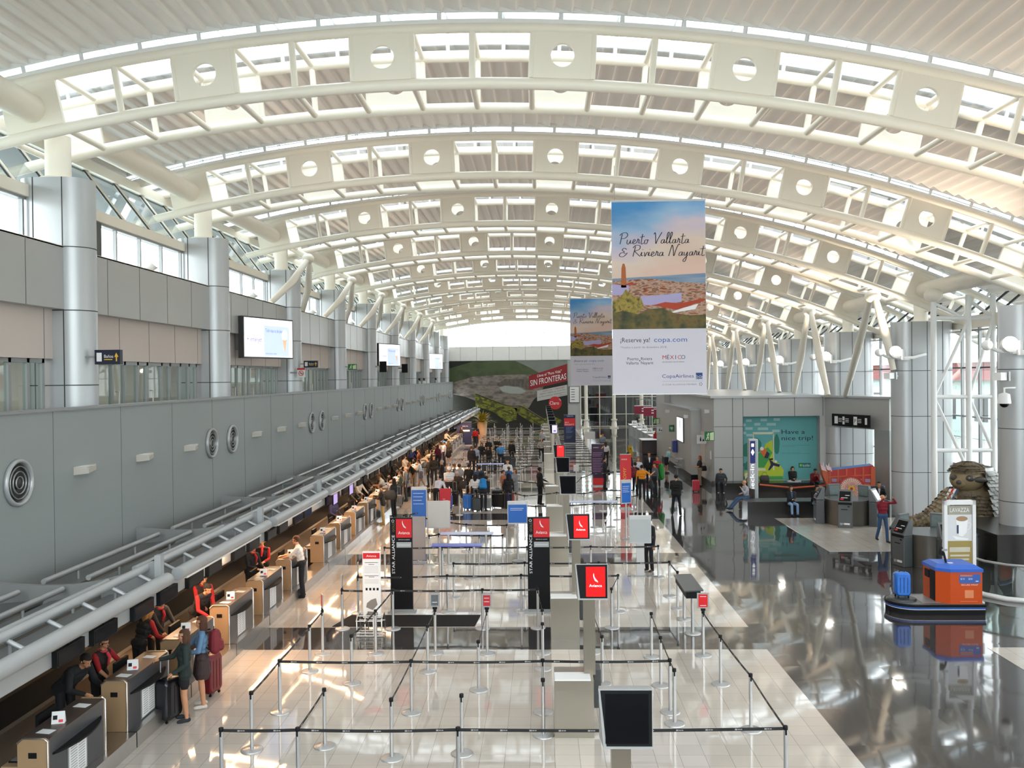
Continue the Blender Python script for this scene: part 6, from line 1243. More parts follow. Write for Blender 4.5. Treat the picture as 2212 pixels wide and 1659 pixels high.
def person(label, xy, h=1.7, rz=0, pose='stand', top='222222', bot='20222c', hair='short', hc='1c120c', skin=0, z0=0, bend=0., sleeves=None, long_=True, legs='trousers', shoe='15130f', female=False, jacket=False, lh=None, rh=None, head=(0, 0), scarf=None, sex=None, wide=1., near=None, cap=None, hood=False, twist=0, vest=None, shirt=None, glasses=False):
    d = math.hypot(xy[0], xy[1]); near = (d < 31) if near is None else near
    s = h/1.72; voxel = .0085 if d < 24 else .010 if near else .016 if d < 50 else .022
    caps = []; r_ = math.radians; b = r_(bend); W = wide
    A = lambda p0, p1, r0, r1, reg: caps.append((V3(p0), V3(p1), r0, r1, reg))
    pz = .95; py = 0.
    if pose == 'sit': pz, py = .53, .0
    pel = V3((0, py, pz))
    def T(x, y, z):    # torso point, bent forward about the hips
        v = V3((x*W, y, z-.95)); v = V3((v.x, v.y*math.cos(b)-v.z*math.sin(b), v.z*math.cos(b)+v.y*math.sin(b))); return pel+v
    j = .014 if jacket else 0; fw = -.006 if female else 0
    A(T(-.085, 0, .96), T(.085, 0, .96), .118-fw, .118-fw, 'bot' if not jacket else 'top')
    A(T(-.055, 0, 1.08), T(.055, 0, 1.08), .108+j+fw*2, .108+j+fw*2, 'top'); A(T(-.075, .0, 1.20), T(.075, .0, 1.20), .115+j, .115+j, 'top')
    A(T(-.10, .01, 1.30), T(.10, .01, 1.30), .112+j+fw, .112+j+fw, 'top'); A(T(-.145, .01, 1.395), T(.145, .01, 1.395), .068+j, .068+j, 'top'); A(T(-.06, .01, 1.41), T(.06, .01, 1.41), .075, .075, 'top')
    if female: A(T(-.07, -.06, 1.27), T(-.07, -.07, 1.26), .06, .055, 'top'); A(T(.07, -.06, 1.27), T(.07, -.07, 1.26), .06, .055, 'top')
    if jacket: A(T(-.085, .01, .90), T(.085, .01, .90), .125, .125, 'top'); A(T(-.1, .0, 1.1), T(-.1, 0, .88), .1, .11, 'top'); A(T(.1, .0, 1.1), T(.1, 0, .88), .1, .11, 'top')
    nk = T(0, .015, 1.45); A(nk, T(0, 0, 1.53), .056, .052, 'skin')
    hb = b*.6+r_(head[0]); hy = r_(head[1]); hc0 = T(0, 0, 1.53)
    def Hd(x, y, z):
        x, y = x*math.cos(hy)-y*math.sin(hy), x*math.sin(hy)+y*math.cos(hy); return hc0+V3((x, y*math.cos(hb)-z*math.sin(hb), z*math.cos(hb)+y*math.sin(hb)))
    hr = 'top' if hood else 'skin'
    A(Hd(0, .015, .10), Hd(0, -.012, .105), .082, .078, 'skin'); A(Hd(0, -.02, .03), Hd(0, -.03, .05), .055, .062, 'skin'); A(Hd(0, -.055, .01), Hd(0, -.06, .02), .034, .034, 'skin')
    A(Hd(0, -.098, .075), Hd(0, -.113, .052), .009, .014, 'skin')
    for q in (-1, 1): A(Hd(q*.080, .0, .06), Hd(q*.082, .0, .085), .011, .015, 'skin')
    if hood: A(Hd(0, .04, .11), Hd(0, .015, .135), .095, .088, 'hood'); A(Hd(-.06, .03, .02), Hd(-.07, .01, .09), .05, .05, 'hood'); A(Hd(.06, .03, .02), Hd(.07, .01, .09), .05, .05, 'hood')
    # legs
    K = {'trousers': (.088, .066, .060), 'jeans': (.085, .062, .055), 'skirt': (.080, .052, .042), 'shorts': (.082, .052, .042), 'dress': (.08, .052, .042)}[legs]
    for q in (-1, 1):
        hip = pel+V3((q*.092, 0, -.03))
        if pose == 'sit': kn = V3((q*.13, py-.44, .50)); an = V3((q*.13, py-.46, .09)); 
        elif pose == 'legout': kn = pel+V3((q*.10, -.43, -.05)); an = V3((q*.08, py-.85, .10))
        elif pose == 'cross': kn = pel+V3((q*.32, -.30, -.02)); an = pel+V3((-q*.10, -.36, -.09))
        elif pose == 'walk': kn = V3((q*.10, -.10 if q > 0 else .06, .50)); an = V3((q*.09, -.16 if q > 0 else .26, .09 if q > 0 else .13))
        elif pose == 'wide': kn = V3((q*.14, -.01, .50)); an = V3((q*.17, .02, .09))
        else: kn = V3((q*.105, -.015, .50)); an = V3((q*.11, .025, .09))
        if pose == 'legout': an = V3((q*.08, py-.78, max(.09, pz-.42)))
        if legs in ('trousers', 'jeans'): A(hip, kn, K[0], K[1], 'bot'); A(kn, an, K[1], K[2], 'bot')
        else:
            mid = V3(hip).lerp(kn, .62 if legs != 'shorts' else .55)
            A(hip, mid, .105 if legs != 'shorts' else .09, .115 if legs != 'shorts' else .088, 'bot'); A(mid, kn, .068, K[1], 'skin'); A(kn, kn.lerp(an, .3), K[1], .054, 'skin'); A(kn.lerp(an, .3), an, .054, .036, 'skin')
        fd = V3((q*.15, -1, 0)).normalized(); tz = an.z-.05
        A(an+V3((0, .03, -.045)), V3((an.x, an.y, tz))+fd*.13, .042, .036, 'shoe'); A(V3((an.x, an.y, tz))+fd*.08, V3((an.x, an.y, tz-.005))+fd*.155, .042, .032, 'shoe')
    if legs in ('skirt', 'dress') and pose != 'sit': A(pel+V3((0, 0, 0)), pel+V3((0, 0, -.30)), .13, .165, 'bot')
    # arms
    for q, tgt in ((-1, rh), (1, lh)):
        sh = T(q*.185, .01, 1.40)
        if tgt is None: tg = T(q*.26, -.05, .86); 
        else: tg = V3(tgt) if len(tgt) == 3 else V3(tgt)
        el, wr = ik(sh, tg, .29, .26, (q*.5, .6, -.8)); ar = .052+j*.7
        A(sh, el, ar, ar*.84, 'sleeve'); d_ = (wr-el).normalized(); A(el, wr, ar*.82 if long_ else .040, .036 if long_ else .028, 'sleeve' if long_ else 'skin')
        if not long_: A(sh, sh.lerp(el, .75), ar*1.02, ar*.96, 'sleeve')
        hand(caps, wr, d_ if tgt is None or near is False else d_, q, 1.0, near, .6 if tgt is None else .8)
    caps = [(V3(c[0])*s, V3(c[1])*s, c[2]*s, c[3]*s, c[4]) for c in caps]
    sk = [M_SKIN, M_SKIN2, mat('skin_dark', hexc('5c3a28'), .5, var=.05)][skin]
    CL = lambda c: c if not isinstance(c, str) else mat('cloth_'+c, hexc(c), .85, var=.22, scale=9, bump=.15)
    regs = {'skin': sk, 'top': CL(top), 'bot': CL(bot), 'shoe': CL(shoe), 'sleeve': CL(sleeves or top), 'hood': CL(top)}
    t = thing('person', label, 'person', (xy[0], xy[1], z0), r_(rz)); NP[0] += 1
    me = fuse(caps, voxel*max(1, s), regs, 'body'); o = bpy.data.objects.new('body', me); COL.objects.link(o); o.parent = t
    H = lambda x, y, z: Hd(x, y, z)*s
    if hair and not hood:
        m = MB(CL(hc)); m.smooth = True; n, k = 18, 12
        def el(cx, cy, cz, rx, ry, rz_, cut=None):
            R = []
            for i in range(k+1):
                R.append([(cx+rx*math.sin(PI*i/k)*math.cos(2*PI*a/n), cy+ry*math.sin(PI*i/k)*math.sin(2*PI*a/n), cz+rz_*math.cos(PI*i/k)) for a in range(n)])
            vs = [p for r in R for p in r]; fs = []
            for i in range(k):
                for a in range(n):
                    q = (i*n+a, i*n+(a+1) % n, (i+1)*n+(a+1) % n, (i+1)*n+a); c = sum((V3(vs[v]) for v in q), V3())/4
                    if cut and cut(c): continue
                    fs.append(q)
            m._a([H(*p) for p in vs], fs, True)
        el(0, .014, .112, .091, .103, .092, lambda c: c.y < -.035 and c.z < .135 or c.z < .035)
        if hair in ('long', 'pony'): el(0, .07, -.02, .085 if hair == 'long' else .04, .045, .17)
        if hair == 'long':
            for q in (-1, 1): el(q*.075, .015, .02, .028, .05, .11)
        if hair == 'bun': el(0, .115, .15, .045, .045, .045)
        m.build('hair', t)
    if cap: m = MB(CL(cap)); m.smooth = True; m.rings([[H(.095*q*math.cos(2*PI*a/16), .01+.108*q*math.sin(2*PI*a/16), z) for a in range(16)] for q, z in ((1, .12), (1, .15), (.8, .19), (.3, .21))], True, True); m.rings([[H(.07*math.cos(PI+PI*a/8), -.08+.09*math.sin(PI+PI*a/8), z) for a in range(9)] for z in (.125, .135)]); m.build('cap', t)
    if near:
        m = MB(mat('eye_dark', (.02, .015, .012), .2, var=.02))
        for q in (-1, 1): p = H(q*.030, -.088, .092); m.ball(p.x, p.y, p.z, .0085*s, .008*s, .007*s, 8, 6)
        m.m = mat('lip_red', hexc('9a4a40'), .5, var=.04); p = H(0, -.092, .022); m.ball(p.x, p.y, p.z, .022*s, .010*s, .006*s, 10, 6)
        if glasses: m.m = M_BLACK; m.tube([H(-.07, -.02, .095), H(-.065, -.095, .095), H(0, -.104, .095), H(.065, -.095, .095), H(.07, -.02, .095)], .004, 5)
        m.build('face', t)
    if scarf: 
        m = MB(CL(scarf)); m.smooth = True; m.tube([T(.075*math.cos(a), .012+.07*math.sin(a), 1.455-.025*math.cos(a+PI/2)*0)*s for a in [2*PI*k/12 for k in range(13)]], .022*s, 8); m.tube([T(.02, -.085, 1.44)*s, T(.03, -.155, 1.36)*s, T(.01, -.165, 1.22)*s], [.028*s, .034*s, .02*s], 8); m.build('scarf', t)
    if shirt: m = MB(CL(shirt)); m._a([T(-.05, -.088, 1.45)*s, T(.05, -.088, 1.45)*s, T(.012, -.142, 1.18)*s, T(-.012, -.142, 1.18)*s], [(0, 1, 2, 3)], False); m.build('shirt_front', t)
    if vest: 
        m = MB(CL(vest)); m.smooth = True
        for q in (-1, 1): m.tube([T(q*.13, .11, 1.0)*s, T(q*.12, .125, 1.30)*s, T(q*.11, .02, 1.475)*s, T(q*.09, -.125, 1.30)*s, T(q*.09, -.13, 1.0)*s], .02*s, 6)
        m.build('vest_stripe', t)
    return t
def backpack(xy, z, rz, col, label, w=.32, h=.46, d=.2, tall=False):
    t = thing('backpack', label, 'backpack', (xy[0], xy[1], z), math.radians(rz)); me = fuse([((-w*.28, 0, .1), (w*.28, 0, .1), .1, .1, 'a'), ((-w*.28, 0, .1), (-w*.2, 0, h-.09), .1, .085, 'a'), ((w*.28, 0, .1), (w*.2, 0, h-.09), .1, .085, 'a'), ((0, .0, .12), (0, 0, h-.1), .13*d/.2, .11*d/.2, 'a'), ((-.07, .1, .12), (.07, .1, .12), .07, .07, 'b'), ((-.07, .1, .2), (.07, .1, .2), .06, .06, 'b')], .012, {'a': mat('cloth_'+col, hexc(col), .7, var=.2, scale=9, bump=.15), 'b': mat('cloth_'+col, hexc(col), .7)}, 'pack')
    o = bpy.data.objects.new('pack', me); COL.objects.link(o); o.parent = t
    m = MB(M_BLACK); m.tube([(-.02, -.02, h), (0, -.02, h+.05), (.05, -.02, h)], .01, 5)
    for q in (-1, 1): m.tube([(q*.09, -.08, h-.02), (q*.11, -.2, h-.04), (q*.12, -.26, h-.2), (q*.12, -.1, .1)], .014, 5)
    m.build('strap', t); return t
def handbag(xy, z, rz, col, label, w=.32, h=.22):
    t = thing('handbag', label, 'bag', (xy[0], xy[1], z), math.radians(rz)); m = MB(mat('cloth_'+col, hexc(col), .6)); m.smooth = True; m.rings([[(x*k, y*k2, zz) for x, y in [(w/2*math.cos(2*PI*a/16), .07*math.sin(2*PI*a/16)) for a in range(16)]] for zz, k, k2 in ((0, .8, .8), (.03, 1, 1), (h*.6, .98, .9), (h, .8, .3))]); m.build('body', t)
    m = MB(M_BLACK); m.tube([(-w*.3, 0, h-.01), (-w*.15, 0, h+.16), (w*.15, 0, h+.16), (w*.3, 0, h-.01)], .009, 5); m.build('handle', t); return t
RS = '9e1a20'; BK = '17171a'
# ---- airline staff behind the counters, from the camera outwards
person('person in black suit bending over the nearest staff desk, head hidden under the canopy', (-8.21, 15.04), 1.78, 70, 'stand', BK, BK, 'short', bend=48, jacket=True, lh=(.22, -.62, .92), rh=(-.15, -.6, .92))
person('person in red shirt and dark vest with glasses and red scarf typing', (-7.99, 15.77), 1.62, 75, 'stand', '241a1a', BK, 'bun', '2a1a14', female=True, sleeves=RS, long_=False, bend=12, lh=(.28, -.48, 1.02), rh=(-.18, -.42, .98), scarf='c8404a', glasses=True)
person('person with blonde hair and dark vest over red sleeves, seen from behind', (-8.11, 17.65), 1.66, 150, 'stand', BK, BK, 'long', '9a6a38', female=True, sleeves=RS, bend=24, lh=(.25, -.45, .95), rh=(-.25, -.45, .95))
person('person with grey hair and red scarf reaching across the third counter', (-8.23, 18.65), 1.68, 62, 'stand', BK, BK, 'short', '8a8078', bend=20, jacket=True, lh=(.1, -.62, 1.0), rh=(-.2, -.55, .98), scarf=RS)
person('person with black hair and red sleeves bending forward over the fourth counter', (-7.90, 20.12), 1.70, 60, 'stand', BK, BK, 'bun', '120c0a', female=True, sleeves=RS, bend=38, lh=(.1, -.60, .95), rh=(-.15, -.56, .92))
person('person in red blouse and dark vest looking down behind the bending colleague', (-7.99, 20.69), 1.66, 40, 'stand', '241618', BK, 'bun', '160e0a', female=True, sleeves=RS, bend=10, lh=(.15, -.4, 1.0), rh=(-.1, -.38, 1.0), scarf=RS, head=(12, 0))
person('person in dark vest and red scarf facing sideways to the colleague in glasses', (-8.02, 24.31), 1.68, 60, 'stand', BK, BK, 'bun', '1a100c', female=True, sleeves=BK, bend=8, lh=(.15, -.36, 1.05), rh=(-.1, -.36, 1.05), scarf=RS)
person('person with glasses, red cardigan and scarf facing the camera behind the sixth counter', (-7.95, 25.09), 1.68, 8, 'stand', BK, BK, 'bun', '7a5a3a', female=True, sleeves=RS, lh=(.12, -.34, 1.1), rh=(-.12, -.34, 1.1), scarf='c8303c', glasses=True)
person('person in purple shirt seated behind a counter, head lowered', (-8.06, 34.00), 1.66, 60, 'stand', '4a4668', BK, 'short', bend=16, lh=(.15, -.4, 1.0), rh=(-.15, -.4, 1.0), head=(20, 0))
for i, (px, py, top, lab, hc, kw) in enumerate((
 ((0), 0, '17171a', 'person in black suit behind the counters left of the white shirted clerk', '1c120c', dict(a=(-8.16, 37.99))), (0, 0, 'd8d4cc', 'person in white shirt behind the counters, bending to the desk', '2a1c12', dict(a=(-8.32, 40.15))),
 (0, 0, '2a1416', 'person in black and red leaning across a counter toward the white shirted man', '160e0a', dict(a=(-8.30, 41.85))), (0, 0, BK, 'person in black behind the counters right of the red and black clerk', '160e0a', dict(a=(-8.23, 44.62))),
 (0, 0, BK, 'person in black looking down behind the counters, second of three in black', '160e0a', dict(a=(-8.18, 46.18))), (0, 0, BK, 'tall person in black behind the counters, third of three in black', '2a1a12', dict(a=(-8.17, 48.88))),
 (0, 0, 'd4c8b8', 'person in cream shirt behind the counters before the reaching blue shirt', '1a100c', dict(a=(-7.95, 51.62))), (0, 0, '2a3c90', 'person in blue shirt reaching an arm over the counter', '160e0a', dict(a=(-8.50, 57.76))),
 (0, 0, BK, 'person in black behind the counters right of the blue shirt', '160e0a', dict(a=(-8.23, 58.46))), (0, 0, BK, 'person in black far behind the counters with hand raised', '160e0a', dict(a=(-8.32, 62.84))),
 (0, 0, BK, 'person in dark clothes behind the counters below the crowd by the far desks', '3a2416', dict(a=(-8.25, 66.23))), (0, 0, 'd8d0c4', 'person in white shirt behind the far counters, leaning', '1a120c', dict(a=(-8.04, 75.02))), (0, 0, 'd8d0c4', 'person in white shirt behind the farthest counter beside the navy banner', '1a120c', dict(a=(-7.65, 82.17))))):
    person(lab, kw['a'], 1.68, 60, 'stand', top, BK, 'short', hc, bend=14 if i % 2 else 6, lh=(.15, -.5, 1.02), rh=(-.15, -.45, 1.0), skin=i % 2)
# ---- travellers in front of the counters
person('person in dark green jacket and black shorts pointing at the counter', (-6.53, 16.01), 1.66, -62, 'stand', '1f2a28', '101014', 'long', '4a2e1c', female=True, jacket=True, legs='shorts', shoe='22262a', rh=(-.12, -.42, 1.18), lh=(.26, -.22, 1.0))
person('person in denim shirt and patterned short skirt with long brown hair', (-6.46, 16.67), 1.72, -70, 'stand', '5a7a9a', '3a2c2c', 'long', '4a2818', female=True, legs='skirt', shoe='c8c0b8', rh=(-.1, -.42, 1.12), lh=(.2, -.3, 1.1))
backpack(((-6.46, 16.67)[0]+.23, (-6.46, 16.67)[1]+.08), 1.0, -70, '6e1420', 'dark red backpack on the back of the denim shirted traveller')
wheel_case((-6.82, 16.01), .42, .28, .78, '14141a', 'tall black suitcase beside the green jacketed traveller', rz=1.2)
wheel_case((-6.54, 17.34), .40, .26, .82, '6a0f1c', 'tall dark red suitcase behind the denim shirted traveller', rz=1.3, handle=False)
person('person in white shirt and black trousers leaning on the counter with both arms', (-6.81, 25.07), 1.76, -78, 'stand', 'd2ccc8', '15151a', 'short', '4a2a18', long_=False, bend=14, rh=(-.16, -.52, 1.14), lh=(.16, -.55, 1.12), wide=1.1)
person('person in dark hoodie and khaki trousers at the counter, shoulder bag behind', (-6.69, 37.46), 1.72, -80, 'stand', '26211d', 'b8945c', 'short', '2a1a10', bend=10, jacket=True, rh=(-.15, -.4, 1.2), lh=(.1, -.4, 1.15), shoe='a08050')
handbag(((-6.51, 38.06)[0], (-6.51, 38.06)[1]+.1), .95, 20, '1c1a18', 'big dark shoulder bag of the khaki trousered traveller', .5, .4)
wheel_case((-7.05, 37.83), .36, .24, .55, '101014', 'small black cabin suitcase beside the khaki trousers', rz=.3)
person('person in long black coat with long black hair facing the counters', (-6.58, 39.57), 1.70, -110, 'stand', '0e0e10', '0e0e10', 'long', '0c0a0a', female=True, jacket=True)
person('person in white shirt leaning far over the counter, short hair', (-7.37, 41.92), 1.75, -80, 'stand', 'd8d4cc', '15151a', 'short', '6a4a30', bend=26, long_=False, rh=(-.16, -.52, 1.1), lh=(.16, -.5, 1.1))
person('person in green cardigan with dark ponytail facing the counters', (-6.85, 43.31), 1.66, -85, 'stand', '36463a', '2a2c34', 'pony', '1c120c', female=True, rh=(-.15, -.3, 1.0), lh=(.15, -.25, 1.0))
person('person with grey hair and slate blue shirt beside the green cardigan', (-6.77, 44.43), 1.74, -75, 'stand', '4a545e', '32343c', 'short', '9a9088')
wheel_case((-6.82, 42.39), .3, .2, .6, '8a8078', 'slim grey suitcase by the green cardigan', rz=.2)
person('person in olive T-shirt and tan trousers bending over the desk', (-6.70, 47.05), 1.80, -70, 'wide', '231f18', '8a7c68', None, bend=24, long_=False, rh=(-.2, -.5, 1.05), lh=(.25, -.1, .95), skin=1)
person('person in white T-shirt and grey shorts reaching to the desk', (-6.61, 48.96), 1.70, -80, 'walk', 'c8ccd2', '6a6470', 'pony', '3a2416', female=True, bend=14, long_=False, legs='shorts', shoe='c8ccd0', rh=(-.15, -.5, 1.2), lh=(.1, -.45, 1.2))
handbag((-7.48, 50.67), .9, 0, 'c87a38', 'orange tote bag behind the olive T-shirt', .35, .34)
for lab, xy, h, rz, top, bot, hair, hc, fem, kw in (
 ('person in black facing left with hair tied back, beside the longer haired one', (-6.38, 50.18), 1.66, -80, '15130f', '15130f', 'bun', '140c0a', True, dict(rh=(-.1, -.35, 1.15))),
 ('person in black with loose wavy dark hair in the counter crowd', (-6.17, 51.24), 1.68, 0, '15130f', '15130f', 'long', '2a1a12', True, {}),
 ('person with grey hair and black jacket in the counter crowd', (-5.33, 47.73), 1.74, -70, '15151a', '1a1a20', 'short', 'a09a92', False, dict(jacket=True)),
 ('person in maroon top with auburn hair at the far counters', (-6.89, 59.41), 1.66, 160, '5a1230', '1a1a20', 'long', '5a2414', True, {}),
 ('person in white shirt between the maroon top and the blue cap', (-6.91, 60.92), 1.76, -60, 'd4d0d4', '2a2a30', 'short', '3a2416', False, {}),
 ('person in pale shirt wearing a bright blue cap', (-6.69, 61.53), 1.74, -60, 'c8c4d8', '2a2a34', 'short', '2a1a12', False, dict(cap='2a80c8')),
 ('person in black skirt with very long olive brown hair seen from behind', (-6.53, 62.80), 1.70, 175, '3a3020', '0e0e10', 'long', '5a4a2c', True, dict(legs='dress')),
 ('person in orange brown top in the crowd behind the olive T-shirt', (-7.61, 55.35), 1.70, -60, '6a3418', '221a16', 'short', '2a1a10', False, {}),
 ('person in dark brown at the desks left of the grey haired one', (-6.80, 55.30), 1.68, -90, '2c2018', '1a1614', 'short', '1a100c', False, {}),
 ('person in black by the far counters with long pale scarf', (-7.13, 80.52), 1.68, 20, '121216', '121216', 'long', '1a120c', True, {}),
 ('person in red shirt by the tan planter', (-5.68, 77.27), 1.74, 175, 'c01c20', '1c1c24', 'short', '4a3020', False, {}),
 ('person with long dark hair before the tan planter', (-5.94, 82.61), 1.64, 175, '2a2024', '1c1c24', 'long', '140e0c', True, {}),
 ('person in white hoodie leaning on the luggage trolley', (-4.86, 41.14), 1.72, 150, 'ccccd6', '14141c', 'short', '120c0a', False, dict(bend=34, rh=(-.2, -.55, 1.0), lh=(.2, -.55, 1.0))),
 ('person in white striped polo with white cap looking at a phone', (-4.50, 43.52), 1.80, 5, 'd6d6d8', '2a2a30', 'short', '241610', False, dict(cap='e0e0e0', long_=False, rh=(-.05, -.3, 1.12), lh=(.08, -.28, 1.1), head=(18, 0), wide=1.15)),
 ('person with brown hair bun and blue top behind the striped polo', (-4.48, 46.21), 1.68, 120, '46566a', '24242c', 'bun', '6a4428', True, {}),
 ('person in grey sweater behind the brown bag', (-4.18, 45.49), 1.74, 170, '8a8c92', '24242c', 'short', '3a2a20', False, {}),
 ('person with pale headscarf and brown coat beside the striped polo', (-4.11, 43.50), 1.58, 170, '3a2c26', '2a2422', 'short', 'b8a09a', True, dict(jacket=True)),
 ('person in black shirt with short dark hair in mid crowd', (-3.65, 45.12), 1.78, 160, '141418', '18181e', 'short', '2a1c14', False, dict(wide=1.1)),
 ('person in blue denim jacket with black backpack', (-3.09, 44.43), 1.76, 200, '2f4262', '20222a', 'short', '1c120c', False, dict(jacket=True, wide=1.1)),
 ('person in white T-shirt with black hair, back to the camera', (-3.07, 41.35), 1.70, 175, 'd0d0d2', '1c1c22', 'long', '0e0c0c', True, dict(long_=False)),
 ('person in black jacket stooping over luggage with a blue backpack', (-2.67, 41.05), 1.68, 160, '15171f', '15171f', 'short', '140e0a', False, dict(bend=34, jacket=True)),
 ('person in black with long black hair and white waist cloth by the cases', (-1.54, 41.72), 1.66, 185, '131316', '131316', 'long', '0c0a0a', True, {}),
 ('person in white shirt with dark straps facing the camera', (-1.78, 47.17), 1.80, 0, 'd4d4d6', '24242c', 'short', '2a1a12', False, {}),
 ('person in blue T-shirt in front of the white shirt with straps', (-1.61, 44.36), 1.74, 150, '2c5a94', '20242c', None, '2a1a12', False, dict(skin=2)),
 ('person in grey dress with long brown hair, arms folded', (-1.28, 43.38), 1.70, -40, '8a8c90', '8a8c90', 'long', '5a3218', True, dict(legs='dress', rh=(.1, -.25, 1.15), lh=(-.1, -.25, 1.18))),
 ('person in sleeveless rust top beside the black haired one', (-1.83, 43.09), 1.66, 60, '9a5a3c', '3a2420', 'short', '1c120c', True, dict(long_=False)),
 ('person in black suit standing alone at a steel console, seen from the side', (-0.07, 43.01), 1.80, 115, '0f0f11', '0f0f11', 'short', '0c0a0a', False, dict(jacket=True, lh=(.1, -.38, 1.05), shirt='d0d0d4', skin=2)),
 ('person in black suit and open collar at the left end of the back queue', (-4.42, 56.71), 1.78, 165, '14141a', '14141a', 'short', '5a3a24', False, dict(jacket=True)),
 ('person in light blue shirt beside the black suit in the back queue', (-4.24, 57.79), 1.74, 165, '8c9cbc', '22242c', 'short', '3a2a1c', False, {}),
 ('person in black top left of the dark T-shirt in the back queue', (-4.08, 61.33), 1.66, 0, '15151c', '15151c', 'long', '120c0a', True, {}),
 ('person in dark T-shirt with short black hair in the back queue', (-3.75, 63.92), 1.76, 0, '101014', '1c1c22', 'short', '120c0a', False, dict(long_=False)),
 ('bald person in black T-shirt with folded arms in the back queue', (-3.18, 64.57), 1.76, 0, '0e0e12', '1c1c22', None, '120c0a', False, dict(long_=False, wide=1.15, rh=(.1, -.25, 1.15), lh=(-.1, -.25, 1.18))),
 ('person in black cardigan with hand at the chin in the back queue', (-3.45, 58.30), 1.66, 0, '121216', '23252c', 'long', '1c120c', True, dict(rh=(-.02, -.2, 1.42))),
 ('person in bright light blue polo with both hands on a trolley', (-2.68, 59.41), 1.76, 175, '4f8fc8', '1f2430', 'short', '241a12', False, dict(long_=False, rh=(-.4, -.3, 1.05), wide=1.1)),
 ('person in black suit with red face right of the blue polo', (-2.02, 61.81), 1.76, 150, '101014', '101014', 'short', '5a4030', False, dict(jacket=True)),
 ('person in beige shirt and tie sitting by the line of consoles', (0.03, 63.63), 1.76, 0, '9a948c', '16161a', 'short', '8a7a6a', False, dict(rh=(-.2, -.3, 1.1), lh=(.25, -.3, 1.1))),
 ('person in pale grey shirt farther back beyond the beige shirt', (0.12, 73.38), 1.74, 0, '9a9ca0', '22242a', 'short', '2a1a12', False, {}),
 ('person in navy behind the lit lilac monitor', (0.90, 64.24), 1.72, -60, '1a2038', '20242e', 'short', '120c0a', False, {}),
 ('person in white blouse and black trousers behind the purple banner', (4.39, 60.70), 1.68, 175, 'd0ccd0', '15151c', 'long', '4a2a18', True, dict(long_=False)),
 ('person in grey with sunglasses walking down the bright aisle', (4.73, 68.73), 1.74, 0, '7c868e', '30343c', 'short', '2a1a12', False, {}),
 ('person in dark coat with a black handbag beside the purple banner', (3.45, 48.63), 1.76, 95, '15131a', '15131a', 'short', '120c0a', False, dict(jacket=True)),
 ('person with dark hair hidden behind the red economy banner', (5.01, 51.70), 1.74, 175, '2a2a30', '1c1c22', 'short', '0e0c0a', False, {}),
 ('person in dark clothes wearing a maroon backpack by the red banner', (4.84, 46.11), 1.70, 150, '1a1a22', '1a1a24', 'short', '1c120c', False, {}),
 ('person with long light brown hair in the traveller group', (5.29, 48.93), 1.68, 0, 'c0c0c8', '24242c', 'long', '8a5a38', True, {}),
 ('person in bright orange polo shirt with one arm stretched right', (4.98, 44.39), 1.74, 165, 'd8860e', '16161e', 'short', '140e0a', False, dict(long_=False, rh=(-.55, -.15, 1.35), wide=1.1)),
 ('person in open black jacket over a white shirt, tallest of the traveller group', (6.09, 50.55), 1.84, 0, '15131a', '15131a', 'short', '2a1a12', False, dict(jacket=True, shirt='d8d8dc', wide=1.1)),
 ('person with grey top carrying a large green backpack', (5.79, 45.71), 1.70, -60, '54585c', '181c22', 'short', '1c120c', True, {}),
 ('person in red and white shirt behind the green backpack', (6.40, 49.48), 1.70, -20, 'a81c2c', '22242a', 'short', '5a3a24', False, {}),
 ('person in pale aqua sweater and black skirt bending to the rack', (7.88, 56.43), 1.66, 110, '92b4b6', '131318', 'short', 'b0a890', True, dict(bend=24, legs='skirt', wide=1.15, lh=(.1, -.5, 1.0))),
 ('person with long ginger hair, black shirt and khaki trousers by the wall', (8.78, 49.76), 1.68, -80, '1c1618', '8a7c68', 'long', '8a4a24', True, dict(long_=False, rh=(-.1, -.32, 1.1), lh=(.05, -.3, 1.1))),
 ('person in black suit standing in the middle of the dark aisle, back to the camera', (5.93, 39.50), 1.80, 160, '0d0d0f', '0d0d0f', 'short', '0c0a0a', False, dict(jacket=True, pose='wide', rh=(-.1, -.25, 1.05), lh=(.1, -.25, 1.05), wide=1.12)),
 ('person in dark top and black trousers behind the large grey lightbox sign', (3.37, 28.26), 1.72, -50, '1e2026', '17171c', 'bun', '2a1410', True, dict(shoe='3a2a24')),
 ('person in maroon sweater and jeans raising a phone to take a picture', (12.43, 32.97), 1.74, 8, '7a0f22', '2e4a6e', None, '3a2a20', False, dict(pose='walk', legs='jeans', rh=(-.12, -.30, 1.60), lh=(.26, -.25, 1.60), shoe='1a1a22'))):
    kw = dict(kw); pose = kw.pop('pose', 'stand'); person(lab, xy, h, rz, pose, top, bot, hair, hc, female=fem, **kw)
# ---- seated people
def seated(lab, px, Y, zb, rz, **k): pass
person('person in grey jacket sitting on the end of the long stone bench', (9.45, 47.35), 1.74, -10, 'sit', '3a3c40', '23272c', 'short', '120c0a', jacket=True, z0=-.06, bend=16, shoe='c0c0c0', lh=(.25, -.1, .5))
person('person in white shirt with yellow safety vest sitting on the long bench', (10.95, 47.3), 1.74, -20, 'sit', 'd0d0d0', '1c1c22', 'short', '0e0c0a', z0=-.06, bend=18, long_=False, vest='c8e020', rh=(-.05, -.3, .85), lh=(.05, -.3, .85), head=(20, 0))
person('bald person in light grey shirt and jeans with legs stretched out at the bench end', (9.35, 41.0), 1.76, -75, 'legout', 'a8a8b0', '3a5474', None, 'a0a0a0', z0=-.40, bend=10, legs='jeans', shoe='141c30', lh=(.1, -.3, 1.35), skin=0, rh=(-.1, -.25, 1.1))
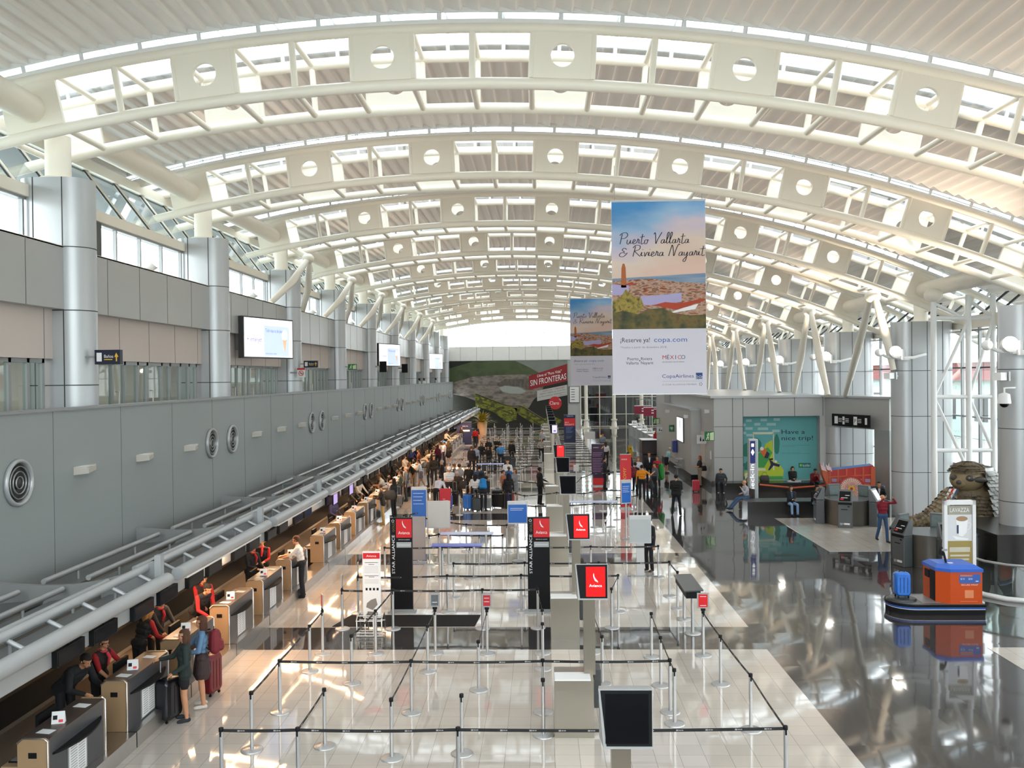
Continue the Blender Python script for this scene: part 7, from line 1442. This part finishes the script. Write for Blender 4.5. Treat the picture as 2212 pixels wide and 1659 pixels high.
person('person in black jacket, denim blouse and pale jeans sitting on the near bench', (10.95, 39.55), 1.66, 5, 'sit', '101014', '7fa0c4', 'long', '120c0a', female=True, z0=-.0, jacket=True, legs='jeans', shirt='3a5a80', lh=(-.02, -.3, .72), rh=(.02, -.3, .70), shoe='101010')
person('person in black hoodie and pale jeans sitting with crossed legs over a phone', (12.0, 39.55), 1.74, 10, 'sit', '0d0d10', '7fa0c4', 'short', '120c0a', z0=-.0, jacket=True, legs='jeans', hood=True, bend=12, lh=(.04, -.28, .85), rh=(-.04, -.28, .85), head=(20, 0), shoe='88a8cc')
person('person in black hooded top sitting cross-legged on the long bench', (13.35, 47.9), 1.66, 0, 'cross', '0e0e10', 'a8a8ac', 'short', '120c0a', z0=-.42, hood=True, jacket=True, head=(18, 0), lh=(.05, -.28, 1.08), rh=(-.05, -.28, 1.08), shoe='202024')
person('person in dark red jacket hunched on the long bench beside the bird mural logo', (14.3, 47.35), 1.74, 0, 'sit', '6a1018', '131318', 'short', '120c0a', z0=-.06, jacket=True, bend=26, rh=(-.08, -.35, .85), lh=(.08, -.35, .85), shoe='b0b0b0', skin=1)
person('person in red hooded jacket hunched over at the maroon service desk', (9.1, 71.2), 1.7, 10, 'sit', 'a8142a', '8a7458', 'short', '120c0a', z0=.55, hood=True, bend=26, jacket=True, rh=(-.08, -.4, .75), lh=(.08, -.4, .75))
t = thing('person_chair', 'dark padded armchair behind the far kiosks by the portal', 'chair', (15.2, 40.6, 0)); m = MB(M_CNTFR); m.rbox(-.35, .35, -.3, .35, .2, .48, .08); m.rbox(-.35, .35, .28, .48, .2, 1.05, .06); m.box(-.3, .3, -.25, .3, 0, .2); m.build('seat', t); t.name = 'armchair'
person('person in black jacket seated in the dark armchair behind the far kiosks', (15.1, 40.45), 1.76, -15, 'sit', '15151a', '1a1a20', 'short', '140e0a', z0=-.02, jacket=True, bend=6, shirt='c8c8cc', lh=(.2, -.3, .65), rh=(-.2, -.3, .65))
t = thing('armchair', 'dark grey chair under the bald seated person at the bench end', 'chair', (9.3, 41.0, 0), math.radians(-75)); m = MB(M_CNTFR); m.rbox(-.28, .28, -.22, .26, .02, .42-.02, .05); m.box(-.28, .28, .26, .32, .1, .95); m.build('seat', t)
# gallery visitors
for lab, xy, top, rz in (('person in white shirt leaning on the gallery wall, left of a pair', (-10.85, 80.0), 'c8c8cc', 90), ('person in white shirt on the gallery, right of a pair', (-10.85, 83.2), 'd0d0d4', 60), ('person in grey shirt leaning on the gallery wall alone', (-10.85, 92.5), '9a9ca4', 90)): person(lab, xy, 1.7, rz, 'stand', top, '22242c', 'short', '120c0a', z0=4.4, skin=2, rh=(-.2, -.3, 1.1))
# ---- bags and cases among the crowd
backpack(((-3.09, 44.43)[0]+.12, (-3.09, 44.43)[1]-.22), 1.0, 200, '101014', 'black backpack on the denim jacketed traveller')
backpack(((-2.64, 41.05)[0]-.05, (-2.64, 41.05)[1]-.02), 1.02, 160, '1477b8', 'bright blue backpack on the stooping traveller', .36, .5)
backpack(((4.84, 46.11)[0]-.1, (4.84, 46.11)[1]-.19), .98, 150, '6a1222', 'maroon backpack on a traveller by the red banner')
backpack(((5.83, 45.71)[0]+.28, (5.83, 45.71)[1]+.1), .85, -60, '1f7a24', 'large green hiking backpack', .38, .78, .26)
backpack(((5.65, 45.37)[0]-.15, (5.65, 45.37)[1]-.32), .45, -60, '24262a', 'dark grey backpack held low in front of the green backpack', .3, .45)
handbag(((3.63, 48.62)[0]+.05, (3.63, 48.62)[1]), .78, 90, '141416', 'black handbag carried beside the purple banner', .38, .3)
handbag(((9.06, 50.16)[0], (9.06, 50.16)[1]), .8, 0, '241a1a', 'brown shoulder bag of the ginger haired traveller', .36, .28)
handbag(((-3.91, 43.49)[0]+.1, (-3.91, 43.49)[1]-.2), .75, 0, '30221c', 'large brown shoulder bag in the crowd', .42, .4)
wheel_case((8.15, 47.41), .38, .26, .62, 'b0142c', 'bright red suitcase beside the ginger haired traveller', handle=False)
for xy, w, d, h, col, lab in (((-3.41, 41.51), .50, .3, .72, '1c6cc4', 'shiny bright blue suitcase standing in the queue'), ((-3.01, 41.07), .42, .3, .62, '111114', 'black suitcase right of the shiny blue one'), ((-2.55, 41.62), .44, .28, .55, '8c8c8c', 'light grey bag in front of the stooping traveller'), ((-2.03, 42.04), .62, .34, .85, '111114', 'very large black suitcase in the queue'), ((-1.70, 42.47), .40, .3, .62, '4a2f86', 'purple suitcase between the black case and the black haired person'), ((-1.49, 42.77), .3, .24, .6, 'a01430', 'red case behind the black haired person'), ((-4.21, 42.88), .42, .3, .75, '15161c', 'black suitcase behind the luggage trolley'), ((-6.74, 45.79), .42, .3, .55, '111114', 'black suitcase by the tan trousers'), ((-3.66, 57.76), .4, .3, .65, '111116', 'black suitcase at the left of the back queue'), ((-3.12, 58.28), .42, .3, .7, '15151c', 'black suitcase in the middle of the back queue'), ((-2.33, 60.58), .5, .3, .8, '111114', 'black suitcase between the blue polo and the suit'), ((-1.92, 60.55), .4, .3, .7, '131318', 'black suitcase in front of the suit in the back queue')):
    wheel_case(xy, w, d, h, col, lab, rz=random.uniform(-.3, .3))
t = thing('luggage_trolley', 'steel luggage trolley with a red advertising board and blue cases', 'trolley', (-4.42, 40.84), .12)
m = MB(M_CHROME)
for x in (-.3, .3): m.tube([(x, -.25, .12), (x, .05, .2), (x, .25, 1.02)], .016, 6); m.tube([(x, -.5, .1), (x, .3, .14)], .016, 6)
m.tube([(-.3, .25, 1.02), (.3, .25, 1.02)], .02, 8); m.tube([(-.3, -.5, .1), (.3, -.5, .1)], .016, 6); m.build('frame', t)
m = MB(mat('red_board', hexc('b81c2c'), .45, var=.05)); m.box(-.26, .26, -.29, -.27, .30, 1.12); m.build('red_board', t); m = MB(M_WSIGN); m.box(-.12, .0, -.294, -.29, .62, .64); m.box(-.1, .14, -.294, -.29, .54, .57); m.build('lettering', t)
m = MB(M_RUBBER)
for x in (-.3, .3):
    for y in (-.45, .28): m.prism([(y+.06*math.cos(2*PI*k/12), .06+.06*math.sin(2*PI*k/12)) for k in range(12)], 'x', x-.02, x+.02)
m.build('wheel', t)
wheel_case(((-4.42, 40.84)[0]+.16, (-4.42, 40.84)[1]+.0), .34, .24, .62, '1666bc', 'blue suitcase riding on the luggage trolley', z=.16, handle=False)
handbag((11.9, 48.0), .45, 0, '3a342e', 'patterned travel bag lying on the long stone bench', .5, .32)
handbag((11.35, 48.0), .45, 0, '7a4a22', 'tan bag on the long stone bench beside the safety vest', .3, .2)
print('people', NP[0], 'objects', len(COL.objects))
